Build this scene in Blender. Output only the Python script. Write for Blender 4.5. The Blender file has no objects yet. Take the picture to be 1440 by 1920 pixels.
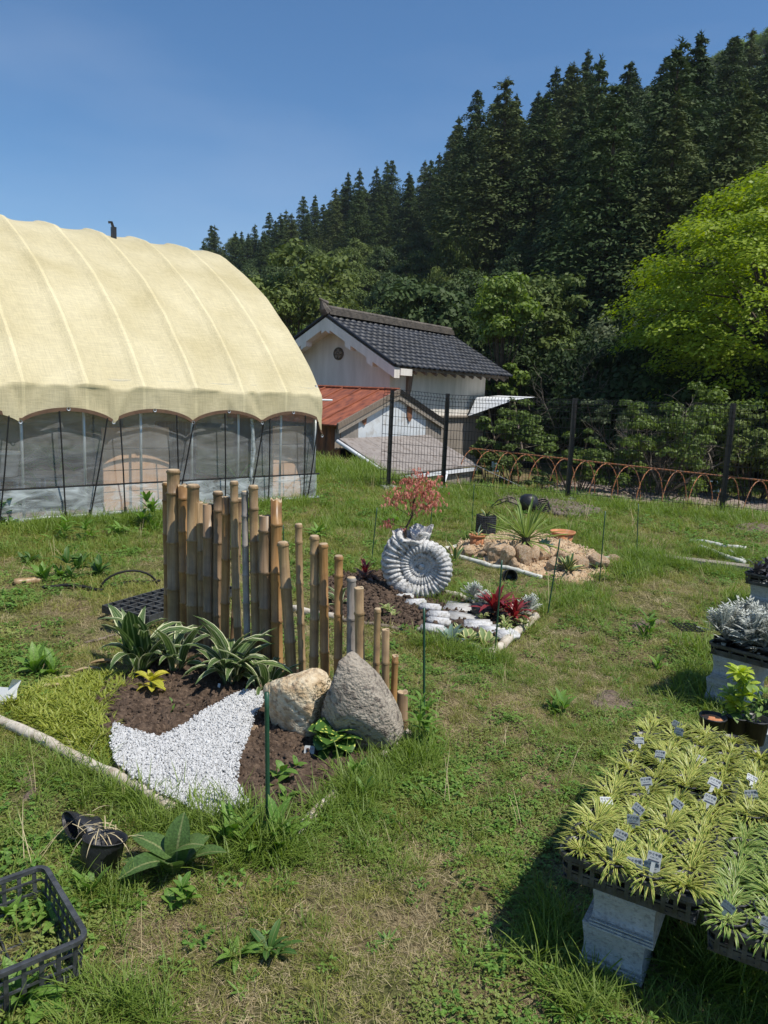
import bpy, bmesh, math, random
import numpy as np
from mathutils import Vector, Matrix, Euler
rnd = random.Random(7)
sc = bpy.context.scene
C = sc.collection
PI = math.pi
# ------------------------------------------------------------------ camera
F_PX, PITCH, ROLL, EYE = 1420.0, math.radians(9), 0.042, 1.5
cf = Vector((0, math.cos(PITCH), -math.sin(PITCH)))
r0 = Vector((1, 0, 0)); u0 = Vector((0, math.sin(PITCH), math.cos(PITCH)))
cr = r0*math.cos(ROLL)+u0*math.sin(ROLL); cu = -r0*math.sin(ROLL)+u0*math.cos(ROLL)
cam_d = bpy.data.cameras.new('camera'); cam = bpy.data.objects.new('camera', cam_d); C.objects.link(cam)
cam.matrix_world = Matrix(((cr.x, cu.x, -cf.x, 0), (cr.y, cu.y, -cf.y, 0), (cr.z, cu.z, -cf.z, EYE), (0, 0, 0, 1)))
cam_d.sensor_fit = 'VERTICAL'; cam_d.sensor_height = 24; cam_d.lens = 24*F_PX/1920
cam_d.clip_start = .05; cam_d.clip_end = 2000
sc.camera = cam
# ------------------------------------------------------------------ light
SUN_EL = math.radians(61); SUN_AZ = math.radians(119)      # azimuth from +Y towards +X
w = bpy.data.worlds.new('World'); sc.world = w; w.use_nodes = True
nt = w.node_tree; bg = nt.nodes['Background']
sky = nt.nodes.new('ShaderNodeTexSky'); sky.sky_type = 'NISHITA'; sky.sun_disc = False
sky.sun_elevation = SUN_EL; sky.sun_rotation = SUN_AZ; sky.altitude = 300; sky.air_density = 1.0; sky.dust_density = .2; sky.ozone_density = 4.5
hsv = nt.nodes.new('ShaderNodeHueSaturation'); hsv.inputs['Saturation'].default_value = 1.16; hsv.inputs['Hue'].default_value = .498
cn = nt.nodes.new('ShaderNodeTexNoise'); cn.inputs['Scale'].default_value = 1.6; cn.inputs['Detail'].default_value = 6; cm = nt.nodes.new('ShaderNodeMapping'); cm.inputs['Scale'].default_value = (1, 1, 3.5); cc = nt.nodes.new('ShaderNodeTexCoord')
nt.links.new(cc.outputs['Generated'], cm.inputs[0]); nt.links.new(cm.outputs[0], cn.inputs[0]); cr2 = nt.nodes.new('ShaderNodeMapRange'); cr2.inputs[1].default_value = .5; cr2.inputs[2].default_value = .8; cr2.inputs[3].default_value = 0; cr2.inputs[4].default_value = .16; nt.links.new(cn.outputs[0], cr2.inputs[0])
cx_ = nt.nodes.new('ShaderNodeMixRGB'); cx_.inputs[2].default_value = (5.5, 6, 7, 1); nt.links.new(cr2.outputs[0], cx_.inputs[0]); nt.links.new(sky.outputs[0], cx_.inputs[1])
nt.links.new(cx_.outputs[0], hsv.inputs['Color']); nt.links.new(hsv.outputs[0], bg.inputs[0]); bg.inputs[1].default_value = .11
sd = bpy.data.lights.new('sun', 'SUN'); sd.energy = 4.6; sd.angle = math.radians(.5); sd.color = (1, .95, .86)
so = bpy.data.objects.new('sun', sd); C.objects.link(so)
sun_dir = Vector((math.sin(SUN_AZ)*math.cos(SUN_EL), math.cos(SUN_AZ)*math.cos(SUN_EL), math.sin(SUN_EL)))
so.rotation_euler = sun_dir.to_track_quat('Z', 'Y').to_euler(); so.location = (6, -4, 9)
sc.view_settings.view_transform = 'Standard'; sc.view_settings.look = 'None'; sc.view_settings.gamma = 1
sc.view_settings.use_curve_mapping = False; sc.view_settings.exposure = 0.22
sc.render.engine = 'CYCLES'
sc.cycles.max_bounces = 6; sc.cycles.transparent_max_bounces = 16

# ------------------------------------------------------------------ helpers
def ray(x, y): return cf + cr*((x-720)/F_PX) - cu*((y-960)/F_PX)
def P(x, y, z=0.):                       # where a sight line meets the level z
    d = ray(x, y); t = (z-EYE)/d.z; return Vector((0, 0, EYE))+d*t
def D(x, y, Y):                          # where a sight line meets the depth Y
    d = ray(x, y); return Vector((0, 0, EYE))+d*(Y/d.y)
_lat = {}
def vnoise(x, y, s=0, sc_=1.):
    x = np.asarray(x, float)*sc_; y = np.asarray(y, float)*sc_
    if s not in _lat: _lat[s] = np.random.RandomState(s+11).rand(128, 128)
    L = _lat[s]; xi = np.floor(x).astype(int); yi = np.floor(y).astype(int)
    fx = x-xi; fy = y-yi; fx = fx*fx*(3-2*fx); fy = fy*fy*(3-2*fy)
    g = lambda a, b: L[a % 128, b % 128]
    return (g(xi, yi)*(1-fx)+g(xi+1, yi)*fx)*(1-fy)+(g(xi, yi+1)*(1-fx)+g(xi+1, yi+1)*fx)*fy
def sstep(t): t = np.clip(t, 0, 1); return t*t*(3-2*t)
def fence_y(x): return 12.2-.445*(np.asarray(x, float)-.94)*(np.asarray(x) > .94)
def gz(x, y):
    x = np.asarray(x, float); y = np.asarray(y, float)
    a = fence_y(x)+.5+sstep((.4-x)/1.2)*3.6
    d = -1.0*sstep((y-a)/2.8)
    n = (vnoise(x, y, 1, 1.3)-.5)*.05+(vnoise(x, y, 2, 5)-.5)*.022+(vnoise(x, y, 3, 17)-.5)*.012
    return d+n*np.clip(1.2-np.abs(y)/60, .3, 1)
def gzf(x, y): return float(gz(x, y))
def inpoly(x, y, poly):
    x = np.asarray(x, float); y = np.asarray(y, float); r = np.zeros(x.shape, bool); n = len(poly)
    for i in range(n):
        x1, y1 = poly[i][:2]; x2, y2 = poly[(i+1) % n][:2]
        if y1 == y2: continue
        c = ((y1 > y) != (y2 > y)) & (x < (x2-x1)*(y-y1)/(y2-y1)+x1); r ^= c
    return r
def sdist(x, y, poly):
    x = np.asarray(x, float); y = np.asarray(y, float); m = np.full(x.shape, 1e9); n = len(poly)
    for i in range(n):
        x1, y1 = poly[i][:2]; x2, y2 = poly[(i+1) % n][:2]; dx, dy = x2-x1, y2-y1
        t = np.clip(((x-x1)*dx+(y-y1)*dy)/(dx*dx+dy*dy+1e-9), 0, 1)
        m = np.minimum(m, np.hypot(x-x1-t*dx, y-y1-t*dy))
    return np.where(inpoly(x, y, poly), m, -m)

class MB:
    def __init__(s): s.v = []; s.f = []; s.uv = []; s.mi = []; s.has = False
    def add(s, vs, fs, uvs=None, mi=0):
        b = len(s.v); s.v.extend(vs)
        if uvs: s.has = True; s.uv.extend(uvs)
        else: s.uv.extend([(0.5, 0.5)]*len(vs))
        s.f.extend([tuple(i+b for i in f) for f in fs]); s.mi.extend([mi]*len(fs)); return s
    def box(s, c, sz, rz=0, M=None, mi=0):
        x, y, z = sz[0]/2, sz[1]/2, sz[2]/2; c = Vector(c); R = Matrix.Rotation(rz, 3, 'Z') if M is None else M
        vs = [tuple(c+R@Vector((a*x, b*y, d*z))) for a in (-1, 1) for b in (-1, 1) for d in (-1, 1)]
        return s.add(vs, [(0, 1, 3, 2), (4, 6, 7, 5), (0, 4, 5, 1), (2, 3, 7, 6), (0, 2, 6, 4), (1, 5, 7, 3)], mi=mi)
    def tube(s, pts, rad, n=8, cap=True, mi=0):
        pts = [Vector(p) for p in pts]; m = len(pts)
        if not hasattr(rad, '__len__'): rad = [rad]*m
        vs = []; fs = []; uv = []; prev = None
        for i, p in enumerate(pts):
            t = (pts[min(i+1, m-1)]-pts[max(i-1, 0)])
            t = t.normalized() if t.length > 1e-9 else Vector((0, 0, 1))
            if prev is None: a = t.orthogonal().normalized()
            else:
                a = prev-t*prev.dot(t)
                a = a.normalized() if a.length > 1e-6 else t.orthogonal().normalized()
            prev = a; b = t.cross(a)
            for k in range(n):
                q = 2*PI*k/n; vs.append(tuple(p+(a*math.cos(q)+b*math.sin(q))*rad[i])); uv.append((k/n, i/(m-1)))
        for i in range(m-1):
            for k in range(n):
                fs.append((i*n+k, i*n+(k+1) % n, (i+1)*n+(k+1) % n, (i+1)*n+k))
        if cap: fs.append(tuple(range(n-1, -1, -1))); fs.append(tuple((m-1)*n+k for k in range(n)))
        return s.add(vs, fs, uv, mi)
    def lathe(s, prof, n=20, c=(0, 0, 0), M=None, mi=0):
        vs = []; fs = []; m = len(prof); M = M or Matrix.Identity(3); c = Vector(c)
        for (r, z) in prof:
            for k in range(n): q = 2*PI*k/n; vs.append(tuple(c+M@Vector((r*math.cos(q), r*math.sin(q), z))))
        for i in range(m-1):
            for k in range(n): fs.append((i*n+k, i*n+(k+1) % n, (i+1)*n+(k+1) % n, (i+1)*n+k))
        return s.add(vs, fs, mi=mi)
    def blade(s, b, az, el, L, W, droop=.6, n=3, fold=.15, prof=None, roll=0, mi=0, twist=0):
        """a leaf strip: curved, folded, with u across and v along"""
        b = Vector(b); vs = []; uv = []; fs = []; p = b.copy()
        for i in range(n+1):
            t = i/n; e = el-droop*t; a = az+twist*t
            d = Vector((math.cos(e)*math.cos(a), math.cos(e)*math.sin(a), math.sin(e)))
            if i: p = p+d*(L/n)
            wd = W*.5*(prof(t) if prof else math.sin(PI*min(.96, .25+.72*t))**.8 if i < n else 0)
            if i == n: wd = 0
            side = Vector((-math.sin(a), math.cos(a), 0)); up = side.cross(d)*-1
            if roll: R = Matrix.Rotation(roll, 3, d); side = R@side; up = R@up
            if i == n: vs.append(tuple(p)); uv.append((.5, 1))
            elif fold:
                vs += [tuple(p-side*wd+up*wd*fold*2), tuple(p), tuple(p+side*wd+up*wd*fold*2)]; uv += [(0, t), (.5, t), (1, t)]
            else: vs += [tuple(p-side*wd), tuple(p+side*wd)]; uv += [(0, t), (1, t)]
        k = 3 if fold else 2
        for i in range(n-1):
            for j in range(k-1): fs.append((i*k+j, i*k+j+1, (i+1)*k+j+1, (i+1)*k+j))
        for j in range(k-1): fs.append(((n-1)*k+j, (n-1)*k+j+1, n*k))
        return s.add(vs, fs, uv, mi)
    def mesh(s, name, mats, smooth=False):
        me = bpy.data.meshes.new(name); me.from_pydata(s.v, [], s.f)
        for m in (mats if isinstance(mats, (list, tuple)) else [mats]): me.materials.append(m)
        if s.has:
            at = me.attributes.new('luv', 'FLOAT_VECTOR', 'POINT')
            a = np.zeros((len(s.v), 3), np.float32); a[:, :2] = s.uv; at.data.foreach_set('vector', a.ravel())
        if any(s.mi): me.polygons.foreach_set('material_index', s.mi)
        if smooth: me.shade_smooth()
        me.update(); return me
    def build(s, name, mats, parent=None, smooth=False, loc=None, rot=None):
        return place(name, s.mesh(name, mats, smooth), parent, loc, rot)
def place(name, me, parent=None, loc=None, rot=None, scl=None):
    o = bpy.data.objects.new(name, me); C.objects.link(o)
    if parent: o.parent = parent
    if loc is not None: o.location = loc
    if rot is not None: o.rotation_euler = rot
    if scl is not None: o.scale = (scl,)*3 if not hasattr(scl, '__len__') else scl
    return o
def tag(o, label=None, cat=None, group=None, kind=None):
    if label: o['label'] = label
    if cat: o['category'] = cat
    if group: o['group'] = group
    if kind: o['kind'] = kind
    return o
def empty(name, label, cat, loc=(0, 0, 0), rz=0, group=None):
    o = bpy.data.objects.new(name, None); C.objects.link(o); o.location = loc; o.rotation_euler = (0, 0, rz)
    o.empty_display_size = .1
    return tag(o, label, cat, group)
def copy_tree(o, parent=None):
    c = o.copy(); C.objects.link(c)
    if parent: c.parent = parent
    for ch in list(KIDS.get(o.name, [])) or []: copy_tree(ch, c)
    return c
KIDS = {}
def reg(o, kids): KIDS[o.name] = kids; return o

# ------------------------------------------------------------------ materials
def newmat(name):
    m = bpy.data.materials.new(name); m.use_nodes = True; t = m.node_tree
    return m, t, t.nodes['Principled BSDF'], t.nodes, t.links
def lin(c): return tuple(c)+(1,)
def mat(name, c1, c2=None, scale=8, rough=.8, bump=0, bscale=None, metal=0, spec=.3, stretch=None, detail=5, c3=None, s3=40, orand=0, coord='Object', ramp=(.35, .65)):
    m, t, b, N, L = newmat(name); c2 = c2 or c1
    tc = N.new('ShaderNodeTexCoord'); src = tc.outputs[coord]
    if stretch:
        mp = N.new('ShaderNodeMapping'); mp.inputs['Scale'].default_value = stretch; L.new(src, mp.inputs[0]); src = mp.outputs[0]
    n = N.new('ShaderNodeTexNoise'); n.inputs['Scale'].default_value = scale; n.inputs['Detail'].default_value = detail; n.inputs['Roughness'].default_value = .6; L.new(src, n.inputs[0])
    r = N.new('ShaderNodeValToRGB'); r.color_ramp.elements[0].position = ramp[0]; r.color_ramp.elements[1].position = ramp[1]
    r.color_ramp.elements[0].color = lin(c1); r.color_ramp.elements[1].color = lin(c2); L.new(n.outputs[0], r.inputs[0]); col = r.outputs[0]
    if c3:
        n3 = N.new('ShaderNodeTexNoise'); n3.inputs['Scale'].default_value = s3; n3.inputs['Detail'].default_value = 4; L.new(src, n3.inputs[0])
        r3 = N.new('ShaderNodeValToRGB'); r3.color_ramp.elements[0].position = .5; r3.color_ramp.elements[1].position = .68; L.new(n3.outputs[0], r3.inputs[0])
        mx = N.new('ShaderNodeMixRGB'); L.new(r3.outputs[0], mx.inputs[0]); L.new(col, mx.inputs[1]); mx.inputs[2].default_value = lin(c3); col = mx.outputs[0]
    if orand:
        oi = N.new('ShaderNodeObjectInfo'); hv = N.new('ShaderNodeHueSaturation'); ma = N.new('ShaderNodeMapRange')
        ma.inputs[3].default_value = 1-orand; ma.inputs[4].default_value = 1+orand; L.new(oi.outputs['Random'], ma.inputs[0]); L.new(ma.outputs[0], hv.inputs['Value']); L.new(col, hv.inputs['Color']); col = hv.outputs[0]
    L.new(col, b.inputs['Base Color']); b.inputs['Roughness'].default_value = rough; b.inputs['Metallic'].default_value = metal
    b.inputs['Specular IOR Level'].default_value = spec
    if bump:
        nb = N.new('ShaderNodeTexNoise'); nb.inputs['Scale'].default_value = bscale or scale*3; nb.inputs['Detail'].default_value = 6; L.new(src, nb.inputs[0])
        bp = N.new('ShaderNodeBump'); bp.inputs['Strength'].default_value = bump; bp.inputs['Distance'].default_value = .02; L.new(nb.outputs[0], bp.inputs['Height']); L.new(bp.outputs[0], b.inputs['Normal'])
    return m
def leafmat(name, c1, c2, transl=.35, rough=.5, edge=None, ew=.3, mid=None, spots=None, tipc=None, spec=.35, stripes=0, posvar=0, noise=0):
    """leaf: colour runs between c1 and c2 at random from object to object; edge = margin colour"""
    m, t, b, N, L = newmat(name)
    oi = N.new('ShaderNodeObjectInfo'); mx = N.new('ShaderNodeMixRGB'); mx.inputs[1].default_value = lin(c1); mx.inputs[2].default_value = lin(c2)
    if posvar:
        g = N.new('ShaderNodeNewGeometry'); nz = N.new('ShaderNodeTexNoise'); nz.inputs['Scale'].default_value = posvar; nz.inputs['Detail'].default_value = 3; L.new(g.outputs['Position'], nz.inputs[0])
        rp = N.new('ShaderNodeMapRange'); rp.inputs[1].default_value = .3; rp.inputs[2].default_value = .7; L.new(nz.outputs[0], rp.inputs[0])
        av = N.new('ShaderNodeMixRGB'); av.inputs[0].default_value = .5; L.new(rp.outputs[0], av.inputs[1]); L.new(oi.outputs['Random'], av.inputs[2]); L.new(av.outputs[0], mx.inputs[0])
    else: L.new(oi.outputs['Random'], mx.inputs[0])
    col = mx.outputs[0]
    at = N.new('ShaderNodeAttribute'); at.attribute_name = 'luv'; sp = N.new('ShaderNodeSeparateXYZ'); L.new(at.outputs['Vector'], sp.inputs[0])
    def mix(fac, c):
        nonlocal col
        q = N.new('ShaderNodeMixRGB'); L.new(fac, q.inputs[0]); L.new(col, q.inputs[1]); q.inputs[2].default_value = lin(c); col = q.outputs[0]
    def math_(op, a, bb=None, v=None):
        q = N.new('ShaderNodeMath'); q.operation = op; L.new(a, q.inputs[0])
        if bb is not None: L.new(bb, q.inputs[1])
        elif v is not None: q.inputs[1].default_value = v
        return q.outputs[0]
    cen = math_('ABSOLUTE', math_('SUBTRACT', sp.outputs[0], v=.5))
    if edge:
        nz = N.new('ShaderNodeTexNoise'); nz.inputs['Scale'].default_value = 6; mpp = N.new('ShaderNodeMapping'); mpp.inputs['Scale'].default_value = (4, .7, 1); L.new(at.outputs['Vector'], mpp.inputs[0]); L.new(mpp.outputs[0], nz.inputs[0])
        e = math_('GREATER_THAN', math_('ADD', cen, math_('MULTIPLY', math_('SUBTRACT', nz.outputs[0], v=.5), v=.25)), v=.5-ew); mix(e, edge)
    if mid: mix(math_('LESS_THAN', cen, v=.045), mid)
    if stripes:
        wv = math_('SINE', math_('MULTIPLY', sp.outputs[0], v=stripes)); q = math_('GREATER_THAN', wv, v=.6); q2 = math_('MULTIPLY', q, v=.35); mix(q2, (.5, .6, .25))
    if spots:
        vo = N.new('ShaderNodeTexVoronoi'); vo.inputs['Scale'].default_value = 5; L.new(at.outputs['Vector'], vo.inputs[0]); mix(math_('LESS_THAN', vo.outputs['Distance'], v=.33), spots)
    if tipc:
        q = N.new('ShaderNodeMapRange'); q.inputs[1].default_value = .55; q.inputs[2].default_value = 1; L.new(sp.outputs[1], q.inputs[0]); mix(q.outputs[0], tipc)
    if noise:
        nn = N.new('ShaderNodeTexNoise'); nn.inputs['Scale'].default_value = noise; nn.inputs['Detail'].default_value = 4; tcc = N.new('ShaderNodeTexCoord'); L.new(tcc.outputs['Object'], nn.inputs[0])
        hs = N.new('ShaderNodeHueSaturation'); mr = N.new('ShaderNodeMapRange'); mr.inputs[1].default_value = .3; mr.inputs[2].default_value = .7; mr.inputs[3].default_value = .6; mr.inputs[4].default_value = 1.4; L.new(nn.outputs[0], mr.inputs[0]); L.new(mr.outputs[0], hs.inputs['Value']); L.new(col, hs.inputs['Color']); col = hs.outputs[0]
    L.new(col, b.inputs['Base Color']); b.inputs['Roughness'].default_value = rough; b.inputs['Specular IOR Level'].default_value = spec
    tr = N.new('ShaderNodeBsdfTranslucent'); hs2 = N.new('ShaderNodeHueSaturation'); hs2.inputs['Value'].default_value = 1.25; hs2.inputs['Saturation'].default_value = 1.15; L.new(col, hs2.inputs['Color']); L.new(hs2.outputs[0], tr.inputs[0])
    ms = N.new('ShaderNodeMixShader'); ms.inputs[0].default_value = transl; L.new(b.outputs[0], ms.inputs[1]); L.new(tr.outputs[0], ms.inputs[2]); L.new(ms.outputs[0], N['Material Output'].inputs[0])
    return m

M = {}
M['grass'] = leafmat('grass_blade', (.15, .19, .035), (.34, .325, .09), .35, posvar=1.2)
M['grass2'] = leafmat('grass_blade_long', (.12, .20, .03), (.22, .29, .055), .4, posvar=1.2)
M['straw'] = leafmat('dry_straw', (.40, .32, .17), (.54, .45, .27), .2, .8)
M['clover'] = leafmat('clover_leaf', (.15, .21, .045), (.28, .33, .09), .35, posvar=2)
M['weed'] = leafmat('weed_leaf', (.10, .21, .035), (.17, .29, .05), .35, mid=(.2, .28, .08), noise=25)
M['weed_dark'] = leafmat('weed_leaf_dark', (.05, .12, .025), (.08, .16, .03), .3, mid=(.16, .2, .06))
M['dock'] = leafmat('dock_leaf', (.07, .13, .035), (.10, .17, .045), .3, .45, mid=(.22, .25, .1), noise=30)
M['mondo'] = leafmat('striped_grass_leaf', (.13, .20, .03), (.17, .25, .04), .3, .4, edge=(.64, .61, .19), ew=.24)
M['mondo_g'] = leafmat('striped_grass_leaf_green', (.10, .19, .03), (.13, .22, .04), .3, .4, edge=(.50, .55, .18), ew=.2)
M['mondo_cover'] = leafmat('ground_cover_leaf', (.13, .19, .02), (.22, .27, .035), .3, .45, edge=(.5, .5, .1), ew=.18)
M['hosta'] = leafmat('variegated_leaf', (.05, .095, .028), (.075, .13, .035), .25, .38, edge=(.62, .62, .42), ew=.12, stripes=28, spec=.5)
M['hosta_g'] = leafmat('plain_green_leaf', (.04, .085, .02), (.05, .1, .025), .25, .35, spec=.5, stripes=30)
M['hosta_dry'] = leafmat('dry_leaf', (.30, .21, .11), (.42, .33, .2), .2, .7)
M['yellowleaf'] = leafmat('yellow_leaf', (.42, .42, .05), (.6, .52, .08), .35, .5, mid=(.3, .3, .05), noise=30)
M['spotted'] = leafmat('spotted_leaf', (.05, .12, .02), (.07, .15, .03), .2, .25, spots=(.55, .6, .12), spec=.6)
M['cordy'] = leafmat('crimson_leaf', (.16, .02, .025), (.28, .045, .05), .3, .35, edge=(.34, .09, .07), ew=.08, spec=.5)
M['cordy2'] = leafmat('bronze_leaf', (.13, .09, .06), (.2, .12, .08), .3, .4, edge=(.35, .12, .1), ew=.1)
M['silver'] = leafmat('silver_leaf', (.38, .40, .36), (.52, .54, .49), .15, .8)
M['silver_low'] = leafmat('silver_lower_leaf', (.25, .27, .22), (.34, .33, .28), .15, .8)
M['purple'] = leafmat('purple_black_leaf', (.035, .028, .04), (.09, .085, .08), .1, .3, spec=.7)
M['yucca'] = leafmat('yucca_leaf', (.17, .26, .06), (.24, .33, .09), .3, .4, edge=(.45, .48, .2), ew=.1)
M['agave'] = leafmat('agave_leaf', (.06, .12, .05), (.09, .16, .06), .15, .4, edge=(.5, .46, .16), ew=.16)
M['agave_blue'] = leafmat('blue_agave_leaf', (.16, .24, .2), (.24, .33, .28), .1, .5)
M['lime'] = leafmat('lime_leaf', (.34, .45, .04), (.5, .58, .09), .4, .5, noise=15)
M['limeg'] = leafmat('pale_green_leaf', (.16, .26, .06), (.25, .36, .1), .4, .5)
M['pinkmaple'] = leafmat('pink_maple_leaf', (.60, .26, .20), (.78, .42, .33), .4, .6)
M['variegs'] = leafmat('small_variegated_leaf', (.14, .22, .06), (.2, .28, .09), .3, .5, edge=(.6, .58, .28), ew=.2)
# trees
M['cedar'] = leafmat('cedar_foliage', (.032, .058, .021), (.068, .102, .028), .12, .7, posvar=.35, spec=.15)
M['cedar2'] = leafmat('cedar_foliage_warm', (.058, .082, .028), (.095, .12, .034), .12, .7, posvar=.3, spec=.15)
M['broad_dark'] = leafmat('evergreen_leaf', (.042, .072, .024), (.075, .11, .03), .2, .6, posvar=.25, spec=.2)
M['broad_mid'] = leafmat('mid_green_leaf', (.075, .115, .03), (.13, .165, .04), .25, .6, posvar=.25, spec=.2)
M['broad_light'] = leafmat('spring_leaf', (.10, .165, .03), (.18, .25, .045), .4, .55, posvar=.8)
M['broad_grey'] = leafmat('silvery_leaf', (.08, .11, .045), (.13, .16, .08), .3, .6, posvar=.5)
M['maple'] = leafmat('fresh_maple_leaf', (.18, .27, .018), (.34, .42, .036), .45, .5, posvar=.5)
M['shrub'] = leafmat('shrub_leaf', (.05, .09, .018), (.16, .22, .045), .35, .55, posvar=1.5)
M['shade'] = leafmat('shade_toned_leaf', (.022, .042, .014), (.045, .072, .02), .2, .6, posvar=.4, spec=.15)  # leaf colour darkened to stand in for the shade under the trees
M['bark'] = mat('bark', (.05, .035, .025), (.11, .085, .06), 6, .9, .5, stretch=(4, 4, .6))
M['twig'] = mat('pale_twig', (.16, .13, .10), (.26, .22, .17), 9, .9)
# built
M['cover'] = None
def cover_mat():
    m, t, b, N, L = newmat('tan_shade_cloth')
    tc = N.new('ShaderNodeTexCoord')
    n = N.new('ShaderNodeTexNoise'); n.inputs['Scale'].default_value = 1.6; n.inputs['Detail'].default_value = 5; L.new(tc.outputs['Object'], n.inputs[0])
    mp = N.new('ShaderNodeMapping'); mp.inputs['Scale'].default_value = (90, 5, 5); L.new(tc.outputs['Object'], mp.inputs[0])
    n2 = N.new('ShaderNodeTexNoise'); n2.inputs['Scale'].default_value = 1.5; n2.inputs['Detail'].default_value = 3; L.new(mp.outputs[0], n2.inputs[0])
    mp3 = N.new('ShaderNodeMapping'); mp3.inputs['Scale'].default_value = (3, 60, 60); L.new(tc.outputs['Object'], mp3.inputs[0])
    n3 = N.new('ShaderNodeTexNoise'); n3.inputs['Scale'].default_value = 1.5; L.new(mp3.outputs[0], n3.inputs[0])
    ad = N.new('ShaderNodeMath'); ad.operation = 'ADD'; L.new(n2.outputs[0], ad.inputs[0]); L.new(n3.outputs[0], ad.inputs[1])
    r = N.new('ShaderNodeValToRGB'); r.color_ramp.elements[0].color = (.58, .50, .29, 1); r.color_ramp.elements[1].color = (.70, .62, .40, 1); r.color_ramp.elements[0].position = .3; r.color_ramp.elements[1].position = .7; L.new(n.outputs[0], r.inputs[0])
    mr = N.new('ShaderNodeMapRange'); mr.inputs[1].default_value = .7; mr.inputs[2].default_value = 1.3; mr.inputs[3].default_value = .86; mr.inputs[4].default_value = 1.12; L.new(ad.outputs[0], mr.inputs[0])
    hs = N.new('ShaderNodeHueSaturation'); L.new(r.outputs[0], hs.inputs['Color']); L.new(mr.outputs[0], hs.inputs['Value'])
    sx = N.new('ShaderNodeSeparateXYZ'); L.new(tc.outputs['Object'], sx.inputs[0])
    def mt(op, a, v):
        q = N.new('ShaderNodeMath'); q.operation = op; L.new(a, q.inputs[0]); q.inputs[1].default_value = v; return q.outputs[0]
    fr = N.new('ShaderNodeMath'); fr.operation = 'PINGPONG'; L.new(mt('ADD', sx.outputs[0], 6.33), fr.inputs[0]); fr.inputs[1].default_value = .32
    ln = mt('LESS_THAN', fr.outputs[0], .016); bd = mt('LESS_THAN', sx.outputs[2], 1.40); hs3 = N.new('ShaderNodeHueSaturation'); L.new(hs.outputs[0], hs3.inputs['Color'])
    vv = N.new('ShaderNodeMath'); vv.operation = 'MULTIPLY_ADD'; L.new(ln, vv.inputs[0]); vv.inputs[1].default_value = .16; vv.inputs[2].default_value = 1.0
    v2 = N.new('ShaderNodeMath'); v2.operation = 'MULTIPLY_ADD'; L.new(bd, v2.inputs[0]); v2.inputs[1].default_value = -.10; L.new(vv.outputs[0], v2.inputs[2]); L.new(v2.outputs[0], hs3.inputs['Value']); hs = hs3
    L.new(hs.outputs[0], b.inputs['Base Color']); b.inputs['Roughness'].default_value = .55; b.inputs['Specular IOR Level'].default_value = .25
    bp = N.new('ShaderNodeBump'); bp.inputs['Strength'].default_value = .25; bp.inputs['Distance'].default_value = .01; L.new(ad.outputs[0], bp.inputs['Height']); L.new(bp.outputs[0], b.inputs['Normal'])
    tr = N.new('ShaderNodeBsdfTranslucent'); L.new(hs.outputs[0], tr.inputs[0]); ms = N.new('ShaderNodeMixShader'); ms.inputs[0].default_value = .22
    L.new(b.outputs[0], ms.inputs[1]); L.new(tr.outputs[0], ms.inputs[2]); L.new(ms.outputs[0], N['Material Output'].inputs[0]); return m
M['cover'] = cover_mat()
def film_mat(name, alpha, col, rough=.15, ns=3, a2=None, stretch=(1, 1, 3)):
    m, t, b, N, L = newmat(name); tc = N.new('ShaderNodeTexCoord'); mp = N.new('ShaderNodeMapping'); mp.inputs['Scale'].default_value = stretch; L.new(tc.outputs['Object'], mp.inputs[0])
    n = N.new('ShaderNodeTexNoise'); n.inputs['Scale'].default_value = ns; n.inputs['Detail'].default_value = 6; n.inputs['Distortion'].default_value = 1.5; L.new(mp.outputs[0], n.inputs[0])
    mr = N.new('ShaderNodeMapRange'); mr.inputs[1].default_value = .35; mr.inputs[2].default_value = .7; mr.inputs[3].default_value = alpha; mr.inputs[4].default_value = a2 or alpha; L.new(n.outputs[0], mr.inputs[0]); L.new(mr.outputs[0], b.inputs['Alpha'])
    b.inputs['Base Color'].default_value = lin(col); b.inputs['Roughness'].default_value = rough; b.inputs['Specular IOR Level'].default_value = .6
    bp = N.new('ShaderNodeBump'); bp.inputs['Strength'].default_value = .5; bp.inputs['Distance'].default_value = .02; L.new(n.outputs[0], bp.inputs['Height']); L.new(bp.outputs[0], b.inputs['Normal']); return m
M['film'] = film_mat('clear_greenhouse_film', .13, (.55, .57, .58), .18, 2, .30)
M['film_low'] = film_mat('milky_greenhouse_film', .18, (.6, .65, .65), .3, 3.2, .7)
M['film_dim'] = film_mat('dim_painted_film', .8, (.07, .065, .06), .8, 6, .92)  # dark colour stands in for the dim inside of the greenhouse
M['brown_hem'] = mat('brown_hem_tape', (.09, .05, .03), (.12, .07, .04), 20, .7)
M['black'] = mat('black_plastic', (.012, .012, .013), (.022, .022, .024), 30, .42, .15, 60, spec=.5)
M['black_rub'] = mat('black_strap', (.012, .012, .012), None, 20, .7)
M['dusty_black'] = mat('dusty_black_plastic', (.02, .021, .023), (.07, .075, .08), 25, .4, .2, 60, spec=.6)
M['steel'] = mat('galvanised_pipe', (.42, .44, .44), (.55, .57, .57), 12, .4, metal=.6)
M['iron'] = mat('rusty_iron', (.26, .10, .04), (.40, .17, .07), 14, .8, .2, c3=(.14, .12, .11), s3=20)
M['fence'] = mat('black_coated_wire', (.01, .009, .009), (.02, .016, .015), 20, .45, spec=.5)
M['concrete'] = mat('concrete', (.30, .30, .28), (.40, .40, .38), 14, .9, .4, 120)
M['kerb'] = mat('grey_kerb_block', (.36, .38, .38), (.46, .48, .48), 40, .85, .5, 220, c3=(.28, .29, .29), s3=90)
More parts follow.
